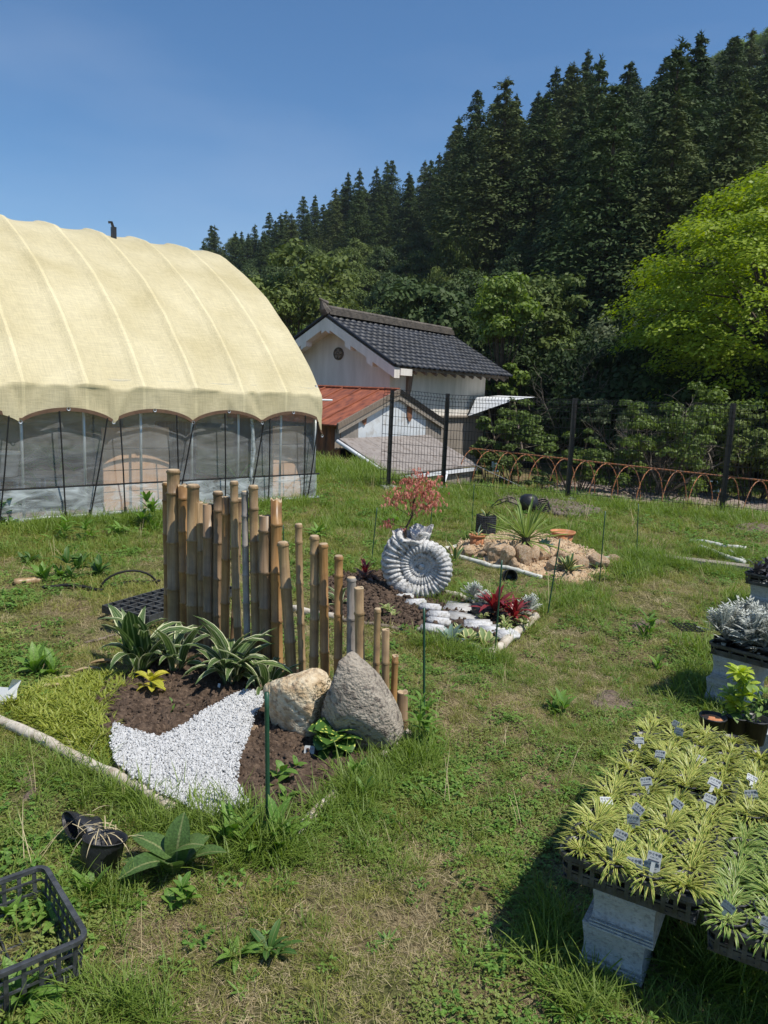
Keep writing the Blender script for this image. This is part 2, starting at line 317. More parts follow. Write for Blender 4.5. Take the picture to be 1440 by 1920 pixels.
M['plaster'] = mat('white_plaster', (.60, .57, .51), (.75, .71, .65), 1.6, .9, .1, 30, stretch=(3, 3, .35), detail=7)
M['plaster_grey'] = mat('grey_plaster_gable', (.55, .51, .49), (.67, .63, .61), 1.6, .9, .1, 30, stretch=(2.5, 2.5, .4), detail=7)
M['tile'] = mat('glazed_roof_tile', (.007, .009, .014), (.018, .022, .032), 3, .48, .1, 30, spec=.35, orand=.45)
M['ridge'] = mat('weathered_ridge', (.07, .062, .055), (.15, .13, .11), 6, .9, .4, 40)
M['redroof'] = mat('red_sheet_roof', (.20, .06, .03), (.34, .11, .055), 5, .6, .1, 20, stretch=(1.5, .3, 1), c3=(.13, .045, .03), s3=7)
M['oldwood'] = mat('weathered_wood', (.13, .10, .075), (.26, .21, .165), 5, .9, .5, stretch=(12, 12, 1))
M['greywood'] = mat('grey_board', (.20, .17, .14), (.32, .28, .23), 5, .9, .4, stretch=(1, 12, 1))
M['tin_white'] = mat('white_sheet_metal', (.55, .58, .60), (.63, .66, .68), 4, .6, c3=(.47, .46, .44), s3=6)
M['tin_grey'] = mat('grey_corrugated_sheet', (.24, .21, .18), (.32, .28, .24), 3, .7, stretch=(1, 1, .5))
M['tin_rust'] = mat('rusty_corrugated_sheet', (.10, .06, .045), (.28, .12, .06), 5, .85, stretch=(2, 2, .5))
M['leanroof'] = mat('brown_lean_to_roof', (.22, .195, .18), (.28, .25, .23), 4, .75, .1, 30, c3=(.17, .14, .12), s3=9)
M['whitepaint'] = mat('white_painted_metal', (.66, .68, .7), (.74, .76, .78), 6, .55)
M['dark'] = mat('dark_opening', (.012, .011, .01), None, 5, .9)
M['crest'] = mat('crest_relief', (.09, .075, .06), (.14, .12, .10), 10, .8)
M['cardboard'] = mat('tan_board', (.52, .33, .20), (.62, .41, .26), 2, .8, .05, stretch=(6, 6, 1))
M['soil'] = mat('dark_garden_soil', (.045, .028, .018), (.11, .075, .052), 14, .95, 1, 70, c3=(.16, .11, .075), s3=55)
M['soil_dry'] = mat('dry_grey_brown_soil', (.13, .095, .07), (.22, .17, .13), 12, .95, 1, 70, c3=(.09, .06, .045), s3=35)
M['field'] = mat('tilled_field_soil', (.22, .17, .14), (.32, .26, .215), 5, .95, .8, 30, c3=(.16, .12, .10), s3=14)
M['sand'] = mat('tan_decomposed_granite', (.42, .29, .17), (.58, .44, .29), 10, .95, 1, 60, c3=(.34, .2, .11), s3=30)
M['clod'] = mat('soil_clod', (.07, .045, .03), (.15, .105, .075), 30, .95, .6, 80, orand=.4)
M['sandclod'] = mat('granite_chip', (.45, .32, .2), (.62, .5, .36), 30, .95, .4, 60, orand=.3)
M['pebble'] = mat('white_marble_chip', (.46, .46, .46), (.62, .62, .61), 20, .7, .3, 80, orand=.15)
M['rock_tan'] = mat('tan_boulder', (.46, .33, .19), (.66, .57, .41), 11, .9, .9, 60, c3=(.30, .21, .13), s3=34, ramp=(.4, .6))
M['rock_grey'] = mat('grey_boulder', (.27, .23, .185), (.44, .385, .31), 12, .95, 1, 80, c3=(.14, .115, .095), s3=40)
M['rock_small'] = mat('ochre_rock', (.48, .30, .16), (.66, .54, .39), 7, .9, .8, 30, c3=(.38, .21, .11), s3=12, orand=.18)
M['moss'] = mat('moss', (.06, .055, .012), (.13, .11, .03), 40, .95, 1, 90)
M['pole_white'] = mat('whitewashed_pole', (.42, .36, .28), (.60, .55, .47), 8, .8, .4, 40, c3=(.3, .24, .17), s3=16)
M['pipe_white'] = mat('scuffed_white_pipe', (.50, .50, .45), (.62, .62, .57), 12, .6, .2, c3=(.34, .33, .26), s3=18)
M['brick_white'] = mat('whitewashed_brick', (.50, .50, .50), (.62, .62, .62), 12, .85, .5, 60, c3=(.36, .35, .33), s3=28)
M['marble'] = mat('pale_veined_slab', (.36, .35, .33), (.56, .56, .55), 9, .7, .3, 30, stretch=(1, 5, 1), c3=(.3, .29, .27), s3=14)
M['terra'] = mat('terracotta', (.42, .17, .08), (.52, .23, .11), 12, .85, .2, 60, c3=(.55, .34, .22), s3=10)
M['stake'] = mat('dark_green_stake', (.012, .055, .03), (.02, .075, .04), 30, .4, spec=.5)
M['blue'] = mat('pale_blue_plastic', (.22, .36, .5), (.28, .42, .55), 6, .5)
M['whiteplastic'] = mat('white_plastic', (.7, .7, .7), (.78, .78, .78), 8, .5)
M['tagp'] = mat('pale_label_card', (.36, .38, .38), (.46, .48, .48), 8, .5)
M['ink'] = mat('dark_print', (.05, .05, .08), None, 8, .6)
M['magenta'] = mat('reddish_print', (.4, .1, .15), None, 8, .6)
def bamboo_mat(name, a, b_, c):
    m, t, b, N, L = newmat(name); tc = N.new('ShaderNodeTexCoord'); mp = N.new('ShaderNodeMapping'); mp.inputs['Scale'].default_value = (60, 60, 2.2); L.new(tc.outputs['Object'], mp.inputs[0])
    n = N.new('ShaderNodeTexNoise'); n.inputs['Scale'].default_value = 2; n.inputs['Detail'].default_value = 5; L.new(mp.outputs[0], n.inputs[0])
    r = N.new('ShaderNodeValToRGB'); r.color_ramp.elements[0].color = lin(a); r.color_ramp.elements[1].color = lin(b_); r.color_ramp.elements[0].position = .35; r.color_ramp.elements[1].position = .65; L.new(n.outputs[0], r.inputs[0])
    n2 = N.new('ShaderNodeTexNoise'); n2.inputs['Scale'].default_value = 9; n2.inputs['Detail'].default_value = 3; L.new(tc.outputs['Object'], n2.inputs[0])
    r2 = N.new('ShaderNodeValToRGB'); r2.color_ramp.elements[0].position = .45; r2.color_ramp.elements[1].position = .7; L.new(n2.outputs[0], r2.inputs[0])
    mx = N.new('ShaderNodeMixRGB'); L.new(r2.outputs[0], mx.inputs[0]); L.new(r.outputs[0], mx.inputs[1]); mx.inputs[2].default_value = lin(c)
    L.new(mx.outputs[0], b.inputs['Base Color']); b.inputs['Roughness'].default_value = .42; b.inputs['Specular IOR Level'].default_value = .45
    bp = N.new('ShaderNodeBump'); bp.inputs['Strength'].default_value = .15; bp.inputs['Distance'].default_value = .004; L.new(n.outputs[0], bp.inputs['Height']); L.new(bp.outputs[0], b.inputs['Normal']); return m
M['bam_gold'] = bamboo_mat('golden_bamboo', (.27, .145, .05), (.38, .21, .08), (.19, .10, .04))
M['bam_tan'] = bamboo_mat('tan_bamboo', (.27, .175, .085), (.38, .26, .135), (.18, .115, .06))
M['bam_brown'] = bamboo_mat('brown_bamboo', (.17, .11, .06), (.26, .17, .095), (.12, .08, .045))
M['bam_grey'] = bamboo_mat('grey_bamboo', (.24, .21, .18), (.38, .34, .3), (.15, .13, .12))
M['bam_in'] = mat('bamboo_inside', (.5, .4, .26), (.3, .2, .12), 20, .8)

def ground_mat():
    m, t, b, N, L = newmat('lawn_soil'); g = N.new('ShaderNodeNewGeometry')
    def nz(s, d=5):
        n = N.new('ShaderNodeTexNoise'); n.inputs['Scale'].default_value = s; n.inputs['Detail'].default_value = d; n.inputs['Roughness'].default_value = .65; L.new(g.outputs['Position'], n.inputs[0]); return n.outputs[0]
    def ramp(s, a, bb, p, q):
        r = N.new('ShaderNodeValToRGB'); r.color_ramp.elements[0].position = p; r.color_ramp.elements[1].position = q; r.color_ramp.elements[0].color = lin(a); r.color_ramp.elements[1].color = lin(bb); L.new(s, r.inputs[0]); return r.outputs[0]
    fine = ramp(nz(55, 10), (.055, .036, .02), (.36, .27, .155), .36, .62)
    green = ramp(nz(70, 10), (.03, .035, .012), (.20, .20, .07), .36, .62)
    k = N.new('ShaderNodeMixRGB'); L.new(ramp(nz(1.1, 6), (0, 0, 0), (1, 1, 1), .38, .56), k.inputs[0]); L.new(fine, k.inputs[1]); L.new(green, k.inputs[2])
    L.new(k.outputs[0], b.inputs['Base Color']); b.inputs['Roughness'].default_value = .95; b.inputs['Specular IOR Level'].default_value = .1
    bp = N.new('ShaderNodeBump'); bp.inputs['Strength'].default_value = 1; bp.inputs['Distance'].default_value = .03; L.new(nz(60, 6), bp.inputs['Height']); L.new(bp.outputs[0], b.inputs['Normal']); return m
M['ground'] = ground_mat()
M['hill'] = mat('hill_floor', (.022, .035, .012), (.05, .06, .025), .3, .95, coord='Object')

# ------------------------------------------------------------------ ground
def axis(lo, a, b, hi, st, g=1.18):
    mid = list(np.arange(a, b, st)); d = st; r = [b]
    while r[-1] < hi: d *= g; r.append(r[-1]+d)
    d = st; l = [a-st]
    while l[-1] > lo: d *= g; l.append(l[-1]-d)
    return np.array(l[::-1]+mid+r)
def gridmesh(xs, ys, zf, keep=None):
    X, Y = np.meshgrid(xs, ys); Z = zf(X, Y); n, m = X.shape
    v = np.stack([X.ravel(), Y.ravel(), Z.ravel()], 1); idx = np.arange(n*m).reshape(n, m)
    f = np.stack([idx[:-1, :-1], idx[:-1, 1:], idx[1:, 1:], idx[1:, :-1]], -1).reshape(-1, 4)
    if keep is not None:
        k = keep(X, Y).ravel(); f = f[k[f].any(1)]
    u, inv = np.unique(f, return_inverse=True); return v[u], inv.reshape(-1, 4)
def npmesh(name, v, f, m, smooth=True):
    me = bpy.data.meshes.new(name); me.vertices.add(len(v)); me.vertices.foreach_set('co', np.asarray(v, np.float32).ravel())
    me.loops.add(len(f)*4); me.loops.foreach_set('vertex_index', f.ravel().astype(np.int32))
    me.polygons.add(len(f)); me.polygons.foreach_set('loop_start', np.arange(0, len(f)*4, 4, dtype=np.int32)); me.polygons.foreach_set('loop_total', np.full(len(f), 4, np.int32))
    me.materials.append(m); me.update(calc_edges=True)
    if smooth: me.shade_smooth()
    return me
v, f = gridmesh(axis(-250, -3.2, 3.2, 250, .055), axis(-40, 1.2, 7.0, 330, .055), gz)
tag(place('ground', npmesh('ground', v, f, M['ground'])), kind='structure')

def pxpoly(pts, z=0.): return [tuple(P(x, y, z)[:2]) for x, y in pts]
def mound(name, poly, h, edge, m, res=.02, amp=.02, peak=None, kind='structure', ns=30, below=.06):
    xs = [p[0] for p in poly]; ys = [p[1] for p in poly]
    def zf(X, Y):
        s = sdist(X, Y, poly)+(vnoise(X, Y, 8, 9)-.5)*edge*1.2; t = sstep(s/edge)
        z = gz(X, Y)-below+(h+below)*t+amp*((vnoise(X, Y, 4, ns)-.5)+.6*(vnoise(X, Y, 5, ns*2.3)-.5))*t
        if peak:
            for (px_, py_, ph, pr) in peak: z = z+ph*np.exp(-((X-px_)**2+(Y-py_)**2)/pr**2)*t
        return z
    v, f = gridmesh(np.arange(min(xs)-edge, max(xs)+edge, res), np.arange(min(ys)-edge, max(ys)+edge, res), zf, lambda X, Y: sdist(X, Y, poly) > -edge*.7)
    o = place(name, npmesh(name, v, f, m)); tag(o, kind=kind); return zf
bed1 = pxpoly([(170, 1290), (330, 1200), (560, 1255), (745, 1350), (760, 1400), (640, 1480), (600, 1535), (530, 1590), (470, 1575), (440, 1500), (205, 1440), (150, 1360)])
gravel = pxpoly([(213, 1383), (250, 1397), (300, 1407), (335, 1392), (380, 1360), (420, 1335), (455, 1318), (500, 1322), (492, 1345), (478, 1370), (462, 1420), (450, 1450), (446, 1490), (470, 1535), (400, 1560), (350, 1545), (300, 1520), (250, 1492), (215, 1460), (205, 1420)])
mondo = pxpoly([(5, 1340), (40, 1315), (100, 1285), (170, 1262), (245, 1268), (245, 1290), (200, 1330), (206, 1380), (218, 1400), (212, 1455), (120, 1402), (40, 1362)])
bed2 = pxpoly([(600, 1085), (700, 1075), (830, 1108), (1000, 1155), (925, 1220), (800, 1195), (700, 1180), (565, 1140)])
bed3 = pxpoly([(838, 1040), (850, 1018), (935, 1000), (1010, 1000), (1090, 1030), (1165, 1058), (1150, 1080), (1080, 1092), (1000, 1076), (930, 1062)])
cac = P(985, 1040); mound('gravel_bed', gravel, .045, .03, M['concrete'], .015, .01); soilz = mound('planting_soil', bed1, .03, .06, M['soil'], .015, .035)
bed2z = mound('mulched_soil', bed2, .025, .07, M['soil'], .025, .035, peak=[(P(690, 1115).x, P(690, 1115).y, .07, .3)])
bed3z = mound('sandy_mound', bed3, .03, .15, M['sand'], .03, .05, peak=[(P(985, 1030).x, P(985, 1030).y, .12, .55)])
fieldp = [(1.6, 17.6), (3.4, 15.7), (9, 13.6), (14, 13.8), (13, 19.5), (6, 23.5), (4.6, 22.0), (3.6, 19.5)]
mound('tilled_field', fieldp, .05, .5, M['field'], .12, .1, ns=4)
mound('bare_earth_strip', pxpoly([(925, 930), (1000, 930), (1100, 950), (1130, 965), (1090, 975), (1000, 960), (940, 945)]), .03, .25, M['soil_dry'], .05, .06, ns=9)
mound('bare_earth_by_fence', pxpoly([(1340, 978), (1440, 975), (1500, 990), (1500, 1012), (1440, 1008), (1350, 995)]), .03, .25, M['soil_dry'], .05, .06, ns=9)
mound('bare_earth_by_trellis', pxpoly([(1090, 1285), (1200, 1290), (1230, 1330), (1130, 1345), (1085, 1320)]), .012, .1, M['soil_dry'], .03, .02)
for q in ([(700, 1690), (790, 1670), (850, 1700), (800, 1760), (720, 1740)], [(880, 1750), (960, 1740), (980, 1790), (900, 1800)], [(0, 1440), (90, 1430), (130, 1480), (60, 1530), (0, 1520)], [(120, 1840), (200, 1830), (230, 1890), (130, 1900)], [(1180, 1150), (1260, 1160), (1230, 1190), (1160, 1180)]):
    mound('bare_earth', pxpoly(q), .010, .09, M['soil_dry'], .02, .02)

# hill ---------------------------------------------------------------
HX = [-400, 380, 480, 565, 655, 765, 815, 845, 870, 930, 990, 1110, 1200, 1300, 1375, 1440, 2000]
HT = [600, 462, 430, 385, 358, 330, 310, 235, 190, 212, 165, 135, 160, 118, 60, 150, 110]       # where the tree tops stand against the sky
HR = [190, 160, 150, 142, 135, 126, 118, 92, 88, 86, 84, 82, 80, 78, 76, 75, 70]            # ridge distance
HF = [120, 85, 72, 64, 56, 50, 46, 44, 43, 40, 38, 34, 32, 31, 30, 30, 28]               # foot distance
TREE_H = 13.5
def hill_ridge(px_):
    yt = np.interp(px_, HX, HT); Y = float(np.interp(px_, HX, HR)); p = D(px_, yt, Y); p.z -= TREE_H*.92; return p
def hill_pt(px_, v):
    a = hill_ridge(px_); Yf = float(np.interp(px_, HX, HF)); Y = Yf+(a.y-Yf)*v
    X = (D(px_, 700, 1).x)*Y; z = -1.2+(a.z+1.2)*(v**.9); return Vector((X, Y, z))
cols = np.linspace(-400, 2000, 90); vs = []; nv = 17
for c in cols:
    for k in range(nv):
        v_ = k/(nv-3); 
        if v_ <= 1: p = hill_pt(c, max(v_, 0)); 
        else: p = hill_pt(c, 1)+Vector((0, 25*(v_-1)*7, -16*(v_-1)*7))
        if k == 0: p.z -= 1.5
        vs.append(tuple(p))
fs = np.array([[i*nv+k, (i+1)*nv+k, (i+1)*nv+k+1, i*nv+k+1] for i in range(len(cols)-1) for k in range(nv-1)])
tag(place('hillside', npmesh('hillside', np.array(vs), fs, M['hill'])), kind='structure')
# a further green ridge behind on the right
FX = [600, 700, 800, 1150, 1250, 1330, 1380, 1440, 1600, 1900]; FT = [420, 380, 345, 190, 150, 115, 82, 58, 25, 0]
vs = []
for c in np.linspace(500, 1900, 50):
    yt = np.interp(c, FX, FT); 
    for k in range(4): p = D(c, yt+[420, 200, 0, 30][k], [150, 170, 195, 215][k]); vs.append((p.x, p.y, p.z-7.5))
fs = np.array([[i*4+k, (i+1)*4+k, (i+1)*4+k+1, i*4+k+1] for i in range(49) for k in range(3)])
tag(place('far_ridge', npmesh('far_ridge', np.array(vs), fs, M['broad_mid'])), kind='structure')

# ------------------------------------------------------------------ tree models
def tri_cloud(mb, c, nrm, size, r, flat=.5):
    """one small leaf quad near c facing roughly nrm"""
    n = Vector(nrm)+Vector((r.gauss(0, flat), r.gauss(0, flat), r.gauss(0, flat)))
    if n.length < 1e-6: n = Vector((0, 0, 1))
    n.normalize(); a = n.orthogonal().normalized(); q = r.random()*2*PI; b = n.cross(a); d = a*math.cos(q)+b*math.sin(q); e = n.cross(d)
    s = size*r.uniform(.6, 1.3); c = Vector(c)
    mb.add([tuple(c-d*s*.5), tuple(c+e*s*.33), tuple(c+d*s*.5), tuple(c-e*s*.33)], [(0, 1, 2, 3)])
def cedar_mesh(seed, H=14., R=2.1, dens=1.0):
    """drooping boughs, each a lump of small outward-facing sprays"""
    r = random.Random(seed); mb = MB(); z = H*.1; base_az = 0
    while z < H*.985:
        t = z/H; prof = (1-t)**.85*(.72+.5*min(1, t*3.2)); rad = R*prof*1.2+.03; nb = max(3, int(3+5*prof)); base_az += r.uniform(.5, 1.2)
        for k in range(nb):
            az = base_az+k*2*PI/nb+r.gauss(0, .25); L = rad*r.uniform(.7, 1.12); ca, sa = math.cos(az), math.sin(az); bl = .58*L+.07; bw = .34*L+.07; bh = .30*L+.10; cx, cy, cz = ca*L*.62, sa*L*.62, z+r.gauss(0, .12)
            n = int((40+170*prof)*dens)
            for i in range(n):
                q = r.random()*2*PI; u = r.uniform(-.45, 1); s_ = math.sqrt(1-u*u); kk = r.uniform(.8, 1.12) if r.random() < .8 else r.uniform(.3, .8)
                a_, b_ = s_*math.cos(q)*bl*kk, s_*math.sin(q)*bw*kk; dz = u*bh*kk-.22*max(0, a_/bl)**2*bl
                p = Vector((cx+a_*ca-b_*sa, cy+a_*sa+b_*ca, cz+dz)); nrm = Vector((s_*math.cos(q)*ca/bl-s_*math.sin(q)*sa/bw, s_*math.cos(q)*sa/bl+s_*math.sin(q)*ca/bw, u/bh+.6)).normalized()
                nrm = (nrm+Vector((r.gauss(0, .3), r.gauss(0, .3), r.gauss(0, .3)))).normalized()
                d = Vector((ca*.8+r.gauss(0, .5), sa*.8+r.gauss(0, .5), r.uniform(-.9, .4))); d = d-nrm*d.dot(nrm); d = d.normalized() if d.length > .1 else nrm.orthogonal(); e = d.cross(nrm)
                sz = r.uniform(.12, .27)*(.75+.35*prof); mb.add([tuple(p-e*sz*.3), tuple(p+e*sz*.3), tuple(p+d*sz)], [(0, 1, 2)])
        z += (.36+.34*prof)*r.uniform(.8, 1.2)
    for i in range(70): mb.blade((r.gauss(0, .04), r.gauss(0, .04), H*r.uniform(.92, 1.0)), r.random()*6.3, r.uniform(.5, 1.5), r.uniform(.1, .3), .09, .3, 1, 0)
    tk = MB(); tk.tube([(0, 0, 0), (.05, 0, H*.4), (0, .03, H*.97)], [.24, .15, .02], 7)
    return mb, tk
def clumped(seed, blobs, nleaf, lsz, flat=.42, under=.35):
    """leaves on and inside a set of blobs (x,y,z,rx,rz)"""
    r = random.Random(seed); mb = MB()
    for (bx, by, bz, rx, rz) in blobs:
        for i in range(nleaf):
            a = r.random()*2*PI; zc = r.uniform(-under, 1); s = math.sqrt(max(0, 1-zc*zc)); k = r.uniform(.55, 1.08) if r.random() < .75 else r.uniform(.2, .7)
            nrm = Vector((s*math.cos(a), s*math.sin(a), zc+.4))
            tri_cloud(mb, (bx+rx*k*s*math.cos(a), by+rx*k*s*math.sin(a), bz+rz*k*zc), nrm, lsz, r, flat)
    return mb
def broad_proto(seed, H, R, nb, nleaf, lsz, shape=0):
    r = random.Random(seed); blobs = []
    for i in range(nb):
        a = r.random()*2*PI; zc = r.uniform(-.5, 1); s = math.sqrt(max(0, 1-zc*zc)); k = r.uniform(.5, .92)
        rr = R*r.uniform(.24, .42); blobs.append((R*k*s*math.cos(a), R*k*s*math.sin(a), H*.6+H*.38*k*zc, rr, rr*.7))
    mb = clumped(seed+1, blobs, nleaf, lsz)
    tk = MB(); tk.tube([(0, 0, -.5), (.1, 0, H*.35), (0, .1, H*.7)], [.25, .16, .05], 7)
    for b in blobs[:10]: tk.tube([(0, 0, H*.3), (b[0]*.5, b[1]*.5, b[2]*.85), b[:3]], [.09, .05, .02], 5, False)
    return mb, tk
def fan_proto(seed, H, R):
    """bamboo-like plume: arching sprays"""
    r = random.Random(seed); mb = MB(); tk = MB()
    for i in range(22):
        a = r.random()*2*PI; L = H*r.uniform(.6, 1); lean = r.uniform(.05, .32); pts = []
        for k in range(7):
            t = k/6; pts.append((math.cos(a)*L*lean*t**2*1.5, math.sin(a)*L*lean*t**2*1.5, L*(t-.16*t**3)))
        tk.tube(pts, [.04]*6+[.01], 4, False)
        for k in range(260):
            t = r.uniform(.35, 1.02); p = Vector((math.cos(a)*L*lean*t**2*1.5, math.sin(a)*L*lean*t**2*1.5, L*(t-.16*t**3)))
            q = r.gauss(0, .45), r.gauss(0, .45), r.gauss(0, .3)-.15; p += Vector(q)
            mb.blade(p, r.random()*6.3, r.uniform(-1.2, .2), r.uniform(.3, .55), .16, .4, 1, 0)
    return mb, tk
def make_tree(name, label, cat, parts, mats, loc, group=None, rz=0, scl=1):
    t = empty(name, label, cat, loc, rz, group)
    c = parts[0].build('crown', mats[0], t); k = parts[1].build('trunk', mats[1], t, smooth=True); reg(t, [c, k]); t.scale = (scl,)*3 if not hasattr(scl, '__len__') else scl; return t
R0 = random.Random(5)
ced = []
for i, (mm, Rr) in enumerate([('cedar', 2.0), ('cedar', 2.3), ('cedar2', 2.2), ('cedar', 1.8)]):
    a, b = cedar_mesh(100+i, 14, Rr, 1.15); ced.append((a.mesh('cedar_crown', M[mm]), b.mesh('cedar_trunk', M['bark'])))
brd = []
for i, (mm, H, R_, nb, nl, ls) in enumerate([('broad_dark', 9, 3.6, 44, 150, .34), ('broad_mid', 8, 3.4, 40, 150, .32), ('broad_light', 8, 3, 36, 140, .3), ('broad_grey', 7, 3, 36, 140, .28)]):
    a, b = broad_proto(200+i, H, R_, nb, nl, ls); brd.append((a.mesh('broadleaf_crown', M[mm]), b.mesh('broadleaf_trunk', M['bark'])))
a, b = fan_proto(300, 9, 3); fan = (a.mesh('plume_crown', M['broad_mid']), b.mesh('plume_stems', M['bark']))
def put_tree(name, label, cat, pm, loc, s, group):
    t = empty(name, label, cat, loc, R0.random()*6.3, group); t.scale = s
    place('crown', pm[0], t); place('trunk', pm[1], t); return t
def region(px_, v):
    a = 'left of the storehouse ridge' if px_ < 600 else 'above the storehouse roof' if px_ < 840 else 'right of the storehouse' if px_ < 1050 else 'above the last fence posts' if px_ < 1250 else 'above the bright maple'
    return (', on the skyline ' if v > .95 else ', upper slope ' if v > .6 else ', middle slope ' if v > .3 else ', foot of the hill ')+a
LAB = {'cedar': 'dark pointed cedar', 'cedar2': 'brownish green cedar among darker ones', 0: 'dark round-crowned evergreen tree', 1: 'mid green bushy tree', 2: 'fresh yellow-green tree', 3: 'silvery green tree', 4: 'arching feathery bamboo clump'}
def forest(px_, v, kind, hs=1., ws=1.):
    p = hill_pt(px_, v)
    if kind == 'c':
        k = R0.choice([0, 0, 1, 2, 3]); s = hs*R0.uniform(.85, 1.12); 
        put_tree('cedar_tree', LAB['cedar2' if k == 2 else 'cedar']+region(px_, v), 'tree', ced[k], (p.x, p.y, p.z-.5), (ws*s*R0.uniform(.9, 1.15),)*2+(s,), 'cedars on the hillside')
    else:
        pm = fan if kind == 4 else brd[kind]; s = hs*R0.uniform(.8, 1.1)
        put_tree('bamboo_clump' if kind == 4 else 'broadleaf_tree', LAB[kind]+region(px_, v), 'bamboo' if kind == 4 else 'tree', pm, (p.x, p.y, p.z-.8), (s*ws, s*ws, s), 'broadleaf trees on the hillside')
# skyline row, then rows down the slope
x = 395
while x < 1500:
    Y = float(np.interp(x, HX, HR)); forest(x, 1, 'c', R0.choice([.8, .95, 1.0, 1.06, 1.12]), 1.1); x += 2.3*1420/Y*R0.uniform(.7, 1.2)
    if R0.random() < .6: forest(x-12, .955, 'c', R0.choice([.85, .95, 1.05]), 1.15)
for r_ in range(9):
    v_ = [.9, .78, .66, .55, .44, .34, .24, .15, .07][r_]; x = 380+R0.uniform(0, 30)
    while x < 1490:
        p = hill_pt(x, v_); st = 4.0*1420/p.y
        low = v_ < (.70 if x < 900 else .46 if x < 1020 else .12) or R0.random() < .06
        if low:
            q = R0.random(); kd = 0 if q < .34 else 1 if q < .58 else 4 if q < .82 else 3 if q < .92 else 2
            forest(x, v_+R0.uniform(-.03, .03), kd, .75 if x > 700 else 1.0, .9)
        else: forest(x, v_+R0.uniform(-.04, .04), 'c', R0.choice([.9, 1.1, 1.0, 1.15]), 1.3)
        x += st*R0.uniform(.75, 1.2)
# trees on the further ridge
for i in range(34):
    x = 1130+i*11+R0.uniform(-6, 6) if i < 30 else [455, 690, 700, 640][i-30]
    if i < 30: yt = np.interp(x, FX, FT)+R0.uniform(-4, 60)*(i % 3 > 0); p = D(x, yt, 190-(i % 3)*8)
    else: p = D(x, [440, 352, 362, 372][i-30]+6, 175)
    put_tree('broadleaf_tree', 'pale spring-green tree on the farthest ridge behind the cedars', 'tree', brd[R0.choice([2, 2, 1])], (p.x, p.y, p.z-6.5), (1.1, 1.1, .85), 'pale trees on the far ridge')
# ------------------------------------------------------------------ nearer trees
def layered_maple():
    r = random.Random(41); ctr = D(1482, 520, 25.5); base = Vector((ctr.x+.3, ctr.y, -1.0))
    t = empty('maple_tree', 'large bright yellow-green maple with layered foliage at the right edge behind the fence', 'tree', base)
    mb = MB(); tk = MB(); tk.tube([(0, 0, 0), (-.1, 0, 1.6), (.1, .1, 3.2), (0, 0, 6.5)], [.3, .24, .18, .06], 9)
    for i in range(330):
        a = r.random()*2*PI; u = r.random()**.4; z = r.uniform(2.7, 9.9); 
        prof = math.sqrt(max(.04, 1-((z-5.2)/4.9)**2)) if z > 5.2 else (.72+.28*(z-2.9)/2.3)
        R_ = 5.3*prof*(u*.5+.52)*r.uniform(.85, 1.06); c = Vector((R_*math.cos(a), R_*math.sin(a), z-.25*R_*.3)); pr = r.uniform(.4, .9)
        if i < 60: tk.tube([(0, 0, min(z, 5)*.75), (c.x*.5, c.y*.5, z*.93), c], [.07, .04, .015], 5, False)
        nl = int(360*pr*pr+110)
        for k in range(nl):
            q = r.random()*2*PI; s = pr*math.sqrt(r.random())*(1+.25*math.sin(3*q+i)); x = s*math.cos(q); y = s*math.sin(q)
            tri_cloud(mb, (c.x+x*1.25, c.y+y*1.25, c.z+r.gauss(0, .12)-.55*(s/pr)**2*pr*.8+.12), (math.cos(a)*.35+x/pr*.5, math.sin(a)*.35+y/pr*.5, 1), .14, r, .35)
    c = mb.build('crown', M['maple'], t); k = tk.build('trunk', M['bark'], t, True)
layered_maple()
def near_tree(name, label, px_, Y, rx, rz, mm, nb, nl, ls, cat='tree', zg=-1.1, trunk=True, seed=1, under=.5, flat=.5):
    r = random.Random(seed); ctr = D(px_[0], px_[1], Y); t = empty(name, label, cat, (ctr.x, ctr.y, zg)); h = ctr.z-zg; blobs = []
    for i in range(nb):
        a = r.random()*2*PI; zc = r.uniform(-.85, 1); s = math.sqrt(max(0, 1-zc*zc)); k = r.uniform(.35, 1); rr = min(rx, rz)*r.uniform(.2, .38)*(.8 if not trunk else 1)
        if not trunk: zc = -1+(zc+.85)/1.85*2 if zc < .2 else zc; zlo = max(.1, h-rz); blobs.append((rx*k*s*math.cos(a)*1.1, rx*k*s*math.sin(a), r.uniform(.15, h), rr, rr*.8)) if i % 2 else None
        blobs.append((rx*k*s*math.cos(a), rx*k*s*math.sin(a), h+rz*k*zc, rr*1.25, rr*.75))
    clumped(seed+3, blobs, nl, ls, flat, under).build('crown', mm, t); tk = MB()
    if trunk:
        tk.tube([(0, 0, 0), (.1, 0, h*.5), (0, .05, h)], [.12, .09, .03], 7)
        for b in blobs[:14]: tk.tube([(0, 0, h*.45), (b[0]*.6, b[1]*.6, (h*.45+b[2])*.55), b[:3]], [.05, .03, .01], 4, False)
    else:
        for b in blobs[:12]: tk.tube([(b[0]*.2, b[1]*.2, 0), (b[0]*.7, b[1]*.7, b[2]*.6), b[:3]], [.02, .015, .006], 4, False)
    tk.build('trunk' if trunk else 'stems', M['bark'], t); return t
near_tree('broadleaf_tree', 'pale green young tree rising behind the right end of the tiled roof', (945, 585), 31, 1.5, 1.4, M['broad_light'], 40, 150, .19, seed=3)
near_tree('broadleaf_tree', 'small bright-leaved tree below the right eave tip of the tiled roof', (935, 712), 31, 1.0, .9, M['broad_light'], 16, 130, .19, seed=4)
near_tree('broadleaf_tree', 'mid green tree standing right of the pale young tree behind the house', (1010, 600), 34, 1.8, 2.3, M['broad_mid'], 34, 150, .22, seed=5)
near_tree('broadleaf_tree', 'dark evergreen tree directly behind the ridge of the tiled roof', (790, 600), 40, 3.0, 2.2, M['broad_dark'], 40, 160, .3, seed=6)
